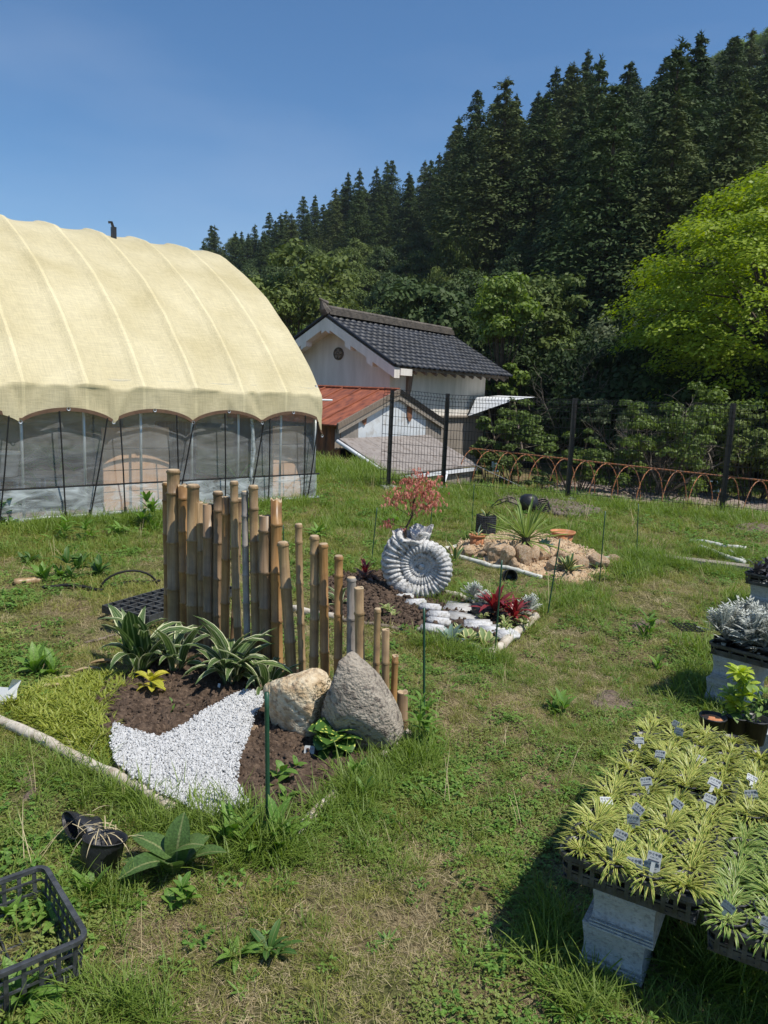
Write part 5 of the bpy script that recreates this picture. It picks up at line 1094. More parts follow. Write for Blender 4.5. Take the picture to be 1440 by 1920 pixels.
for i, (x, y, rz, sx, sy) in enumerate([(862, 1142, -.2, .22, .2), (866, 1162, -.3, .23, .15), (894, 1178, -.1, .2, .14), (922, 1187, .25, .17, .13), (948, 1194, .45, .15, .13)]):
    bm = bmesh.new(); bmesh.ops.create_cube(bm, size=1); bmesh.ops.scale(bm, vec=(sx, sy, .05), verts=bm.verts); bmesh.ops.bevel(bm, geom=bm.edges[:], offset=.014, segments=2, affect='EDGES'); me = bpy.data.meshes.new('slab'); bm.to_mesh(me); bm.free(); me.materials.append(M['marble' if i < 2 else 'brick_white']); me.shade_smooth()
    o = place('stone_slab', me, None, gp(x, y, .03), (rnd.uniform(-.05, .05), rnd.uniform(-.05, .05), rz)); tag(o, 'flat pale stone slab of the little path, '+SLB[i], 'slab', 'slabs of the little path')
# plants of bed 2
CM = [leafmesh('leaf', M['cordy'], .17, d, 5, .12, lance) for d in (.5, 1.2, 1.9)]; CB = [leafmesh('leaf', M['cordy2'], .22, d, 5, .12, lance) for d in (.8, 1.6)]
t = empty('crimson_plant', 'larger crimson-leaved plant left of its twin in the snail-shell bed', 'plant', gp(927, 1162)); rosette(t, CM, 34, (.14, .23), (.15, 1.4), 21, (0, 0, .08)); rosette(t, CB, 12, (.1, .16), (-.2, .6), 22, (0, 0, .04))
t = empty('crimson_plant', 'smaller crimson-leaved plant at the right of the snail-shell bed', 'plant', gp(963, 1170)); rosette(t, CM, 24, (.12, .19), (.1, 1.3), 23, (0, 0, .07)); rosette(t, CB, 10, (.08, .14), (-.2, .6), 24, (0, 0, .03))
t = empty('bronze_plant', 'small red and bronze leaved plant left of the shell planter', 'plant', gp(684, 1102)); rosette(t, CM, 9, (.09, .14), (.5, 1.3), 25, (0, 0, .13)); rosette(t, CB, 22, (.1, .17), (-.3, .9), 26, (0, 0, .08)); mb = MB(); mb.tube([(0, 0, 0), (0, 0, .14)], .006, 5); mb.build('stem', M['bark'], t)
def silver_tuft(seed, R_=.085, n=34):
    r = random.Random(seed); mb = MB()
    for i in range(n):
        a = r.random()*6.3; e = r.uniform(.2, 1.5); L = R_*r.uniform(.8, 1.2); d = Vector((math.cos(a)*math.cos(e), math.sin(a)*math.cos(e), math.sin(e))); sd_ = Vector((-math.sin(a), math.cos(a), 0))
        mb.blade((0, 0, 0), a, e, L, .006, .3, 3, .1)
        for k in range(5):
            q = d*L*(.35+.14*k); 
            for s in (-1, 1): dd = (d*.8+sd_*s*1.0).normalized(); mb.blade(q, math.atan2(dd.y, dd.x), math.asin(max(-1, min(1, dd.z))), L*.24, .0065, .2, 2, 0)
    return mb.mesh('foliage', M['silver'])
SV = [silver_tuft(i) for i in range(4)]
for (x, y, s, lab) in [(893, 1135, 1.05, 'silver felted plant at the left of the crimson plants'), (990, 1160, 1.0, 'silver felted plant at the right of the crimson plants'), (905, 1145, .8, 'small silver plant beside the black pot in the snail-shell bed')]:
    t = empty('silver_plant', lab, 'plant', gp(x, y, .03)); t.scale = (s,)*3
    for k in range(3): place('foliage', SV[k], t, (rnd.uniform(-.04, .04), rnd.uniform(-.04, .04), .04+.02*k), (0, 0, k*2))
VS = [leafmesh('leaf', M['variegs'], .4, d, 4, .15, oval) for d in (.5, 1.2)]
for (x, y, n, L, lab) in [(730, 1163, 40, (.035, .06), 'small cream-variegated shrublet on the dark mulch'), (943, 1185, 34, (.04, .07), 'variegated trailing plant below the crimson plants'), (905, 1172, 18, (.03, .05), 'small variegated plant left under the crimson leaves'), (975, 1180, 22, (.04, .06), 'green and cream foliage at the right corner of the snail-shell bed')]:
    t = empty('variegated_shrublet', lab, 'plant', gp(x, y)); 
    for k in range(3): rosette(t, VS, n//3, L, (-.2, 1.2), x+k, (rnd.uniform(-.03, .03), rnd.uniform(-.03, .03), .03+.025*k))
AG = [leafmesh('leaf', M['agave'], .2, .35, 5, .3, lance), leafmesh('leaf', M['agave'], .2, .7, 5, .3, lance)]; AB = [leafmesh('leaf', M['agave_blue'], .34, .2, 5, .3, lance)]
for (x, y, ms, n, L, el, lab) in [(842, 1205, AB, 9, (.09, .15), (.3, 1.3), 'grey-green agave with yellow markings at the front of the snail-shell bed'), (878, 1205, VS, 13, (.08, .12), (.1, 1.1), 'yellow-green variegated rosette in front of the path slabs'), (912, 1212, VS, 13, (.08, .13), (.2, 1.2), 'broad-leaved variegated rosette by the front corner of the snail-shell bed'), (860, 1190, VS, 8, (.06, .1), (.1, 1.0), 'small yellow-leaved rosette between the agave and the slabs'),
    (1065, 1076, AG, 24, (.12, .18), (.15, 1.3), 'dark green agave with yellow-edged leaves at the front of the sandy mound'), (1018, 1048, AB, 20, (.09, .13), (.2, 1.3), 'blue-grey agave rosette among the rocks of the mound'), (1118, 1072, AB, 9, (.07, .11), (.3, 1.2), 'small grey succulent near the right end of the mound'), (853, 1052, AG, 5, (.15, .24), (.8, 1.3), 'upright green-leaved plant at the left tip of the mound'), (637, 1140, HM, 13, (.14, .25), (.2, 1.1), 'cream variegated plant seen through the right part of the bamboo screen')]:
    p = gp(x, y); 
    if x in (1065, 1018, 1118): p.z = float(bed3z(np.array([[p.x]]), np.array([[p.y]]))[0, 0]); 
    t = empty('rosette_plant', lab, 'plant', p); rosette(t, ms, n, L, el, int(x), (0, 0, .01), wv=(.9, 1.2))
# yucca
p = P(985, 1024, .12); t = empty('yucca', 'spiky yucca with a fan of narrow stiff leaves on top of the sandy mound', 'plant', p); YM = [leafmesh('leaf', M['yucca'], .05, .12, 3, .3, strapf), leafmesh('leaf', M['yucca'], .05, .4, 4, .3, strapf)]
mb = MB(); mb.tube([(0, 0, -.1), (0, 0, .05), (0, 0, .10)], [.035, .04, .045], 10); mb.build('trunk', M['bark'], t); rosette(t, YM, 62, (.30, .46), (.05, 1.5), 31, (0, 0, .08), base=.03); rosette(t, YM, 14, (.3, .5), (-.25, .2), 32, (0, 0, .05), base=.03)
# pots of the mound
def pot_thing(name, label, cat, loc, r0_, r1_, h, m, rim=.01, tilt=0):
    t = empty(name, label, cat, loc); t.rotation_euler = (tilt, 0, 0); mb = MB(); mb.lathe([(0, 0), (r0_, 0), (r1_*.97, h*.86), (r1_*.97, h*.86), (r1_+rim*.5, h*.86), (r1_+rim, h), (r1_-rim*.3, h), (r1_*.9, h*.8), (0, h*.8)], 24); mb.build('pot', m, t, True); return t
t = pot_thing('clay_pot', 'small terracotta pot with a succulent at the left of the sandy mound', 'flower pot', gp(893, 1034, .03), .06, .075, .15, M['terra']); rosette(t, AG, 9, (.08, .13), (.1, .9), 41, (0, 0, .13)); rosette(t, AB, 1, (.13, .13), (1.4, 1.5), 42, (0, 0, .13))
t = pot_thing('clay_bowl', 'wide empty terracotta pot standing in the grass behind the mound', 'flower pot', gp(1053, 1026, .02), .075, .12, .17, M['terra'])
t = empty('mesh_container', 'tall black mesh grow container with a small succulent on top', 'planter', gp(909, 1016)); mb = MB(); n = 28
mb.lathe([(0, 0), (.1, 0), (.1, .30), (.096, .30), (.094, .27), (0, .27)], n); mb.build('cylinder', M['black_rub'], t, True)
mb = MB()
for k in range(14): mb.tube([(.103*math.cos(a), .103*math.sin(a), .012+k*.021) for a in np.linspace(0, 2*PI, 25)], .0035, 4, False)
for k in range(36): a = k*2*PI/36; mb.tube([(.103*math.cos(a), .103*math.sin(a), 0), (.103*math.cos(a), .103*math.sin(a), .30)], .003, 4, False)
mb.build('mesh_sleeve', M['dusty_black'], t); rosette(t, AG, 12, (.08, .12), (.1, .9), 43, (0, 0, .28))
p = gp(990, 962, .02); t = empty('watering_can', 'glossy black watering can or hose reel lying in the grass behind the yucca', 'hose reel', p); mb = MB(); mb.lathe([(0, 0), (.11, .02), (.13, .1), (.11, .19), (.06, .22), (0, .225)], 18); mb.build('body', M['black'], t, True)
mb = MB()
for s in range(5): mb.tube([(.15+.13*math.cos(a), .05*s-.1+.1*math.sin(a), .03+.02*s+.03*math.sin(2*a)) for a in np.linspace(0, 5.5, 16)], .009, 5)
mb.tube([(-.1, 0, .06), (-.3, -.05, .13), (-.45, 0, .05)], .008, 5); mb.tube([(-.1, .1, .1), (-.22, .1, .16), (-.4, .05, .12), (-.5, .0, .03)], .006, 5); mb.build('hose', M['black_rub'], t)
p = gp(957, 1087, .05); mb = MB(); mb.lathe([(.0, -.14), (.058, -.14), (.06, 0), (.055, 0), (.05, -.11), (0, -.11)], 20, M=Matrix.Rotation(math.radians(75), 3, 'X')); tag(mb.build('drain_pot', M['black'], None, True, loc=p), 'black plastic pot lying on its side below the mound, dark mouth facing out', 'pot')
mb = MB(); mb.lathe([(0, 0), (.07, 0), (.085, .1), (.08, .1), (0, .08)], 18); tag(mb.build('black_pot', M['black'], None, True, loc=gp(905, 1158)), 'black pot half hidden between silver plant and crimson leaves', 'pot')
# ------------------------------------------------------------------ crates, trays
def crate(name, label, cat, o, e1, e2, w_, l_, h, nx, ny, mt, grid=True, cell=9, tp=.008):
    """open plastic crate: slatted sides, gridded floor. o = front left corner at floor level"""
    t = empty(name, label, cat, (o.x, o.y, o.z), math.atan2(e1.y, e1.x)); th_ = .006; cr = .03
    def ring(z, inset, hh, ww, nm):
        mb = MB(); pts = []
        for (cx_, cy_, a0) in ((w_-cr, l_-cr, 0), (cr, l_-cr, PI/2), (cr, cr, PI), (w_-cr, cr, 1.5*PI)):
            for k in range(5): a = a0+k*PI/8; pts.append((cx_+(cr-inset)*math.cos(a), cy_+(cr-inset)*math.sin(a), cx_+(cr-inset-ww)*math.cos(a), cy_+(cr-inset-ww)*math.sin(a)))
        n = len(pts); vs = []
        for (a, b, c, d) in pts: vs += [(a, b, z), (a, b, z+hh), (c, d, z+hh), (c, d, z)]
        mb.add(vs, [(i*4+j, ((i+1) % n)*4+j, ((i+1) % n)*4+(j+1) % 4, i*4+(j+1) % 4) for i in range(n) for j in range(4)]); mb.build(nm, mt, t)
    ring(h-.012, -.006, .012, .014, 'rim'); ring(0, .012, .02, .01, 'foot_rail'); ring(h*.36, .006, .006, .005, 'lower_rail'); ring(h*.66, .004, .006, .005, 'middle_rail')
    for (ax, n, L, f) in (('x', nx, w_, 0), ('x', nx, w_, l_), ('y', ny, l_, 0), ('y', ny, l_, w_)):
        mb = MB()
        for k in range(n+1):
            q = cr+(L-2*cr)*k/n; s_ = .0055; i0 = .012; x, y = (q, abs(f-i0)) if ax == 'x' else (abs(f-i0), q); x2, y2 = (q, abs(f-.003)) if ax == 'x' else (abs(f-.003), q)
            dx, dy = ((s_, .002) if ax == 'x' else (.002, s_))
            mb.add([(x-dx, y-dy, 0), (x+dx, y-dy, 0), (x+dx, y+dy, 0), (x-dx, y+dy, 0), (x2-dx, y2-dy, h-.01), (x2+dx, y2-dy, h-.01), (x2+dx, y2+dy, h-.01), (x2-dx, y2+dy, h-.01)], [(0, 1, 5, 4), (1, 2, 6, 5), (2, 3, 7, 6), (3, 0, 4, 7)])
        mb.build('side_grille', mt, t)
    if grid:
        mb = MB(); z = .006
        for k in range(nx+1): x = .015+(w_-.03)*k/nx; mb.box((x, l_/2, z), (.005, l_-.02, .006))
        for k in range(ny+1): y = .015+(l_-.03)*k/ny; mb.box((w_/2, y, z-.0045), (w_-.02, .005, .006))
        mb.build('floor_grid', mt, t)
    return t
z = .115; A0 = P(165, 1758, z); B0 = P(85, 1625, z); E0_ = P(-40, 1835, z); uL = (B0-A0).normalized(); u1 = Vector((uL.y, -uL.x, 0)); lc = (B0-A0).length*1.02; wc = .5
o0 = A0-u1*wc; o0.z = .0
cr1 = crate('black_crate', 'black slatted plastic crate with gridded floor lying in the grass at the lower left', 'crate', o0, u1, uL, wc, lc, .12, 11, 8, M['dusty_black'])
# flat grid tray behind the hostas
o1 = P(192, 1142, .05); o1b = P(310, 1108, .05); e1 = (o1b-o1); e1.z = 0; e1.normalize(); e2 = Vector((e1.y, -e1.x, 0))
t = empty('grid_tray', 'flat black lattice tray lying in the grass left behind the bamboo screen', 'tray', (o1.x, o1.y, .02), math.atan2(e1.y, e1.x)); LG, WG = .85, .40
for (nm, seg, k_) in (('long_bar', 6, 0), ('cross_bar', 10, 1)):
    mb = MB()
    for k in range(seg+1):
        if k_ == 0: mb.box((LG/2, -WG*k/seg, .03), (LG, .010, .05))
        else: mb.box((LG*k/seg, -WG/2, .032), (.010, WG, .05))
    mb.build(nm, M['dusty_black'], t)
# pots lying near the crate
def nursery_pot(loc, rot, h, r_, label, crush=0):
    mb = MB(); n = 22; prof = [(0, 0), (r_*.72, 0), (r_*.74, .004)]+[(r_*(.74+.24*k/12)+(.0012 if k % 2 else 0), h*k/12) for k in range(1, 13)]+[(r_*1.04, h), (r_*1.04, h+.004), (r_*.94, h), (r_*.74, .01), (0, .01)]
    mb.lathe(prof, n); me = mb.mesh('nursery_pot', M['black'], True)
    if crush:
        for v in me.vertices: v.co.y *= 1-crush*.6*(v.co.z/h); v.co.x *= 1+crush*.15; v.co.x += crush*.02*math.sin(v.co.z*60)
    o = place('nursery_pot', me, None, loc, rot); return tag(o, label, 'plant pot')
p = gp(180, 1662, .0); nursery_pot((p.x, p.y+.03, .0), (-.12, .05, 0), .13, .062, 'upright black nursery pot with dry roots beside the crate', .3)
p = gp(190, 1590, .03); nursery_pot((p.x-.03, p.y+.03, .05), (1.1, .3, -.8), .09, .05, 'crushed black nursery pot lying behind the upright one', .8)
mb = MB(); r = random.Random(2); p = gp(190, 1625, .1)
for k in range(40): mb.blade((p.x+r.gauss(0, .03), p.y+r.gauss(0, .03), p.z+r.uniform(-.01, .03)), r.random()*6.3, r.uniform(-.3, .6), r.uniform(.05, .12), .003, 1.2, 4, 0)
tag(mb.build('dry_roots', M['straw']), 'tangle of pale dry roots between the two black nursery pots', 'dry roots')
p = P(8, 1300, .08); mb = MB(); mb.add([(0, 0, 0), (.02, .02, .10), (.05, .0, .15), (.07, .04, .13), (.055, .03, .09), (.06, .0, .02), (-.25, .02, .0), (-.25, .0, .12)], [(0, 1, 7, 6), (0, 5, 4, 1), (1, 4, 3, 2)])
tag(mb.build('plastic_bag', M['whiteplastic'], None, False, loc=(p.x-.01, p.y, .0)), 'crumpled white plastic bag at the left edge', 'bag')
# ------------------------------------------------------------------ tray stand on the right
zr = .33; TA = P(1048, 1597, zr); TB = P(1318, 1690, zr); TC = P(1106, 1440, zr)
e1 = (TB-TA); e1.z = 0; tw_ = e1.length; e1.normalize(); e2 = Vector((-e1.y, e1.x, 0)); tl_ = .50; th_ = .075
def textmesh(s, size, m):
    cu = bpy.data.curves.new('t', 'FONT'); cu.body = s; cu.size = size; cu.align_x = 'CENTER'; cu.extrude = .0002; ob = bpy.data.objects.new('t', cu); C.objects.link(ob)
    me = bpy.data.meshes.new_from_object(ob.evaluated_get(bpy.context.evaluated_depsgraph_get())); bpy.data.objects.remove(ob); me.materials.clear(); me.materials.append(m); me.name = 'lettering'; return me
txt = textmesh('かぐや姫', .0095, M['ink']); txt_s = textmesh('リュウノヒゲ', .0042, M['ink'])
lm = MB(); lm.add([(-.021, 0, .0), (.021, 0, .0), (.021, 0, .028), (.017, 0, .032), (-.017, 0, .032), (-.021, 0, .028), (-.006, 0, 0), (-.006, 0, -.05), (.006, 0, -.05), (.006, 0, 0)], [(0, 6, 9, 1, 2, 3, 4, 5), (6, 7, 8, 9)]); lm = lm.mesh('plant_label', M['tagp'])
bar = MB(); bar.box((0, -.0012, .0045), (.032, .0004, .003)); bar = bar.mesh('print_bar', M['ink'])
potm = MB(); potm.lathe([(0, 0), (.032, 0), (.041, .07), (.043, .07), (.043, .075), (.039, .075), (.038, .06), (0, .06)], 16); potm = potm.mesh('pot', M['black'], True)
def grass_tuft(seed, m, n=100, L=(.036, .06), W=.0034):
    r = random.Random(seed); mb = MB()
    for i in range(n): a = r.random()*6.3; mb.blade((.018*math.cos(a)*r.random(), .018*math.sin(a)*r.random(), 0), a, r.uniform(.3, 1.4), r.uniform(*L), W*r.uniform(.8, 1.2), r.uniform(.5, 1.6), 4, .18, strapf)
    return mb.mesh('tuft', m, True)
TU = [grass_tuft(i, M['mondo'], 96+8*i) for i in range(8)]; TG = [grass_tuft(10+i, M['mondo_g']) for i in range(4)]; r = random.Random(77)
trays = [(TA, 0, 'nearest left tray of striped grass pots, with a bent rim', TU), (TA+e2*.505+e1*.01, .012, 'tray of striped grass pots directly behind the nearest left one', TU), (TB+e1*.012-e2*.03, -.03, 'lower tray of greener striped grass pots at the lower right corner', TG), (TB+e1*.012+e2*.48, -.012, 'tray of striped grass pots at the right edge behind the lower corner tray', TU)]
for ti, (o, dz, lab, tus) in enumerate(trays):
    base = Vector((o.x, o.y, zr-th_+dz)); crate('nursery_tray', 'black '+lab, 'tray', base, e1, e2, tw_, tl_, th_, 10, 14, M['dusty_black'])
    rown = ['front row of the ', 'second row of the ', 'third row of the ', 'fourth row of the ', 'fifth row of the ', 'last row of the ']; where = ['nearest left tray', 'tray behind that one', 'bottom right corner tray', 'right rear tray'][ti]
    for i in range(4):
        for j in range(6):
            p = base+e1*(.045+(tw_-.09)*i/3)+e2*(.045+(tl_-.09)*j/5)+Vector((0, 0, .012)); tg = (r.random() < .30); s = r.uniform(1.22, 1.62)
            q = empty('potted_plant', ('potted striped grass with name tag, ' if tg else 'potted striped grass, no tag, ')+rown[j]+where, 'potted plant', p, r.random()*6.3 if not tg else math.atan2(e1.y, e1.x)+r.uniform(-.4, .4), 'potted striped grasses on the trays')
            place('pot', potm, q); o_ = place('tuft', tus[r.randrange(len(tus))], q, (0, 0, .062), (r.uniform(-.25, .25), r.uniform(-.25, .25), r.random()*6), (s, s, s*r.uniform(.5, .75)))
            if tg:
                l_ = place('plant_label', lm, q, scl=r.uniform(.72, .85), loc=None) if 0 else place('plant_label', lm, q, (r.uniform(-.015, .015), r.uniform(-.03, .01), .082+r.uniform(-.008, .012)), (r.uniform(-1.1, -.1), r.uniform(-.4, .4), r.uniform(-.5, .5)), r.uniform(.72, .88))
                place('lettering', txt, l_, (0, -.0006, .02), (PI/2, 0, 0)); place('lettering', txt_s, l_, (0, -.0006, .012), (PI/2, 0, 0)); place('print_bar', bar, l_)
extra = [(1112, 1572), (1190, 1625), (1222, 1632), (1143, 1605)]
for i, (x, y) in enumerate(extra):
    p = P(x, y, zr+.01); q = place('name_tag', lm, None, p+Vector((0, 0, -.01)), ([-.15, -.35, -.45, -.1][i], [.05, -.12, -.1, -.35][i], math.atan2(e1.y, e1.x)+[-.1, .05, .0, -.9][i])); q.scale = (.95,)*3
    tag(q, ['upright name tag at the left end of the nearest tray', 'lettered name tag leaning on the front rim of the nearest tray, left of its partner', 'name tag leaning on the front rim of the nearest tray, right of its partner', 'edge-on name tag between the left end and the middle of the nearest tray'][i], 'name tag')
    place('lettering', txt, q, (0, -.0006, .02), (PI/2, 0, 0)); place('lettering', txt_s, q, (0, -.0006, .012), (PI/2, 0, 0)); place('print_bar', bar, q)
def kerb(label, o, u, v, L, W, Hh, z0, rz=0):
    """profiled kerb block: hollowed face with grooves near its foot. u = along the face"""
    t = empty('kerb_block', label, 'concrete block', (o.x, o.y, z0), math.atan2(u.y, u.x)); mb = MB(); pr = []
    for k in range(13): q = k/12; pr.append((.012*math.sin(PI*min(1, q*1.25))-(.004 if q < .28 and k % 2 else 0), Hh*q))
    vs = []
    for x in (0, W): vs += [(x, y, z) for (y, z) in pr]+[(x, L, Hh), (x, L, 0)]
    n = len(pr)+2; inx = [.006*math.sin(PI*k/12) for k in range(13)]+[0, 0]
    vs = [(x+(inx[i % n] if i < n else -inx[i % n]), y, z) for i, (x, y, z) in enumerate(vs)]
    mb.add(vs, [(i, (i+1) % n, n+(i+1) % n, n+i) for i in range(n)]+[tuple(range(n-1, -1, -1)), tuple(range(n, 2*n))]); mb.build('body', M['kerb'], t)
    for k in range(3): mb = MB(); mb.box((W/2, -.002, Hh*(.06+.07*k)), (W*.985, .006, Hh*.028)); mb.build('groove_ridge', M['kerb'], t)
    return t
bo = TA+e1*.085+e2*.035
kerb('upper grey kerb block under the nearest tray, with horizontal grooves', bo, e1, e2, .36, .165, .128, .127)
kerb('lower grey kerb block standing in the grass under the nearest tray', bo-e1*.02+e2*.014, e1, e2, .36, .165, .125, .002)
kerb('grey kerb block under the rear trays, in shadow', TA+e1*.085+e2*.62, e1, e2, .3, .165, .25, .002)
kerb('grey kerb block under the right rear trays, in shadow', TB+e1*.2+e2*.5, e1, e2, .3, .165, .23, .002)
# plants in the dark under the stand
t = empty('shaded_pot_plant', 'small reddish and yellow plant under the lower right corner tray', 'plant', P(1395, 1770, .17)); rosette(t, YL, 5, (.03, .05), (-.2, 1), 55, (0, 0, .02)); rosette(t, CB, 6, (.03, .05), (-.2, 1), 56, (-.03, 0, .0)); mb = MB(); mb.tube([(0, 0, -.17), (.01, 0, -.05), (0, 0, .02)], .003, 5); mb.build('stem', M['weed_dark'], t)
# second stand: silver plants
zs = .30; SA = P(1328, 1207, zs); SB = P(1440, 1236, zs); f1 = (SB-SA); f1.z = 0; f1.normalize(); f2 = Vector((-f1.y, f1.x, 0)); wS = .52
crate('nursery_tray', 'black tray of silver-leaved pots on a grey block at the right edge', 'tray', Vector((SA.x, SA.y, zs-.05)), f1, f2, wS, .36, .06, 6, 5, M['dusty_black'])
for i in range(5):
    for j in range(3):
        p = Vector((SA.x, SA.y, zs-.04))+f1*(.05+.105*i)+f2*(.05+.12*j); s = r.uniform(1.1, 1.4); q = empty('potted_silver_plant', 'silver-white felted plant in a black pot, '+['front', 'middle', 'rear'][j]+' row of the tray at the right edge', 'potted plant', p, r.random()*6, 'potted silver plants'); place('pot', potm, q)
        for k in range(3): place('foliage', SV[r.randrange(4)], q, (r.uniform(-.03, .03), r.uniform(-.03, .03), .07+.03*k), (r.uniform(-.3, .3), r.uniform(-.3, .3), r.random()*6), s)
        mb = MB()
        for k in range(6): mb.blade((0, 0, .07), r.random()*6.3, r.uniform(-.2, .6), .07, .02, 1.2, 3, .1)
        mb.build('lower_leaves', M['silver_low'], q)
so_ = SA+f1*.02+f2*.02
kerb('upper grey kerb block under the silver plant tray', so_, f1, f2, .3, .19, .13, .118); kerb('lower grey kerb block under the silver plant tray', so_-f1*.02, f1, f2, .3, .19, .115, .002)
mb = MB()
for k in range(6): mb.tube([(-.12, .0+.03*k, .1+.0*k), (.02, .0+.03*k, .1)], .003, 4)
for k in range(5): mb.tube([(-.11+.03*k, -.0, .1), (-.11+.03*k, .15, .1)], .003, 4)
tag(mb.build('wire_rack', M['fence'], None, loc=P(1312, 1215, .1)), 'black wire grid sticking out left of the silver plant tray', 'wire grid')
# third stand: dark leaved plants
zt3 = .33; UA = P(1395, 1075, zt3); g1 = f1; g2 = f2
crate('nursery_tray', 'black tray of dark-leaved plants, farthest tray at the right edge', 'tray', Vector((UA.x, UA.y, zt3-.07)), g1, g2, .5, .36, .08, 6, 5, M['dusty_black'])
PM = [leafmesh('leaf', M['purple'], .28, d, 5, .15, lance) for d in (.8, 1.5)]
for i in range(4):
    for j in range(3):
        p = Vector((UA.x, UA.y, zt3-.06))+g1*(.06+.12*i)+g2*(.06+.12*j); q = empty('potted_dark_plant', 'glossy purple-black leaved plant in the farthest tray, '+['front', 'middle', 'rear'][j]+' row', 'potted plant', p, 0, 'potted dark plants'); place('pot', potm, q); rosette(q, PM, 13, (.07, .12), (.1, 1.3), i*7+j, (0, 0, .07))
kerb('grey kerb block under the farthest tray of dark plants, upper', UA+g1*.04+g2*.03, g1, g2, .3, .3, .13, .13); kerb('grey kerb block under the farthest tray of dark plants, lower', UA+g1*.03+g2*.03, g1, g2, .3, .3, .125, .002)
# pots standing behind the big trays
zp = .27
t = empty('potted_lime_plant', 'bright lime-yellow leaved plant in a black pot behind the striped grass trays', 'potted plant', P(1378, 1385, .14)); LMs = [leafmesh('leaf', M['lime'], .5, d, 5, .12, oval) for d in (.6, 1.3)]; LG_ = [leafmesh('leaf', M['limeg'], .45, d, 5, .12, oval) for d in (.6, 1.3)]
bp2 = MB(); bp2.lathe([(0, 0), (.04, 0), (.052, .1), (.055, .1), (.055, .106), (.05, .106), (.048, .085), (0, .085)], 18); bp2 = bp2.mesh('pot', M['black'], True); place('pot', bp2, t)
for k in range(9): rosette(t, LMs if k % 3 else LG_, 16, (.035, .06), (-.4, .9), 90+k, (r.uniform(-.045, .03), r.uniform(-.04, .04), .11+.024*k)); 
mb = MB()
for k in range(4): mb.tube([(0, 0, .08), (r.uniform(-.05, .05), r.uniform(-.05, .05), .3)], .003, 5)
mb.build('stem', M['weed'], t)
t = empty('potted_green_plant', 'pale green sprig in a black pot right of the lime plant', 'potted plant', P(1412, 1392, .14)); place('pot', bp2, t)
for k in range(5): rosette(t, LG_, 8, (.025, .04), (-.3, .9), 120+k, (r.uniform(-.03, .03), r.uniform(-.03, .03), .1+.03*k))
mb = MB(); mb.tube([(0, 0, .08), (0, .01, .24)], .003, 5); mb.build('stem', M['weed'], t)
t = empty('soil_pot', 'black pot filled with brown soil left of the lime plant', 'plant pot', P(1332, 1388, .14)); place('pot', bp2, t); mb = MB(); mb.lathe([(.048, .09), (.03, .1), (0, .102)], 16); mb.build('potting_soil', M['terra'], t, True)
mb = MB(); mb.box((.06, .03, .065), (.36, .16, .12)); tag(mb.build('kerb_block', M['kerb'], None, loc=P(1400, 1412, 0), rot=(0, 0, math.atan2(e1.y, e1.x))), 'low grey block the lime plant and soil pot stand on, hidden behind the trays', 'concrete block')

# ------------------------------------------------------------------ small things in bed 1
mb = MB(); mb.box((0, 0, .03), (.012, .001, .06)); o = mb.build('plant_marker', M['whiteplastic'], loc=gp(408, 1306)); o.rotation_euler = (-.1, .12, .2); tag(o, 'narrow white plant marker at the edge of the gravel under the variegated leaves', 'plant marker')
q = place('name_tag', lm, None, gp(579, 1420, .03), (-.5, .1, .1)); tag(q, 'pale name tag in front of the spotted-leaf plant', 'name tag'); place('lettering', textmesh('ツワブキ', .009, M['magenta']), q, (0, -.0006, .016), (PI/2, 0, 0))
mb = MB(); mb.box((0, 0, .015), (.012, .002, .035)); o = mb.build('plant_marker', M['dusty_black'], loc=gp(628, 1430)); o.rotation_euler = (-.2, .3, .2); tag(o, 'small dark marker stub right of the name tag', 'plant marker')
for i, (x, y) in enumerate([(160, 1252), (190, 1240), (115, 1275), (85, 1300)]):
    mb = MB(); mb.blade((0, 0, .02), [.4, .3, .5, .6][i], .15, .17, .035, .4, 6, .5, lance); tag(mb.build('dead_leaf', M['hosta_dry'], None, True, loc=gp(x-20, y+6)), ['curled tan dead leaf left of the variegated plants, rear one', 'pale yellow dead leaf tip beside the variegated plants', 'dry leaf scrap behind the yellow ground cover', 'long curled dead leaf at the left behind the yellow ground cover'][i], 'dead leaf')
# small stones at the end of the gravel
for i, (x, y) in enumerate([(470, 1362), (500, 1390), (478, 1378), (598, 1392)]):
    o = place('stone', RMS[i], None, gp(x, y, .015), (i, 0, i), [.03, .025, .022, .04][i]); tag(o, ['ochre stone at the right edge of the gravel', 'small stone under the left side of the tan boulder', 'small pale stone between gravel and tan boulder', 'pinkish stone between the two boulders'][i], 'stone')
# ivy-like seedlings in bed 1, dock plant, weeds
DK = [leafmesh('leaf', M['dock'], .42, .7, 8, .12, oval), leafmesh('leaf', M['dock'], .36, 1.2, 8, .15, oval), leafmesh('leaf', M['dock'], .9, .8, 8, .1, heart)]
t = empty('dock_plant', 'broad-leaved dock with large crinkled leaves in front of the white edging pole', 'weed', gp(325, 1640)); rosette(t, DK[:2], 5, (.13, .2), (.1, .9), 61); 
for (me, az, el, L, zz) in ((DK[0], 1.35, 1.3, .17, .02), (DK[2], -.35, .45, .11, .08), (DK[1], 3.9, .25, .2, .03), (DK[0], 2.9, .4, .17, .04)):
    o = place('leaf', me, t, (.01, 0, zz)); o.rotation_euler = (Matrix.Rotation(az, 4, 'Z')@Matrix.Rotation(-el, 4, 'Y')).to_euler(); o.scale = (L, L*1.2, L)
WM = [leafmesh('leaf', M['weed'], .26, d, 5, .12, lance) for d in (.4, 1.1)]; WD = [leafmesh('leaf', M['weed_dark'], .3, d, 5, .12, oval) for d in (.5, 1.1)]; WR = [leafmesh('leaf', M['weed'], .55, .7, 5, .1, heart)]
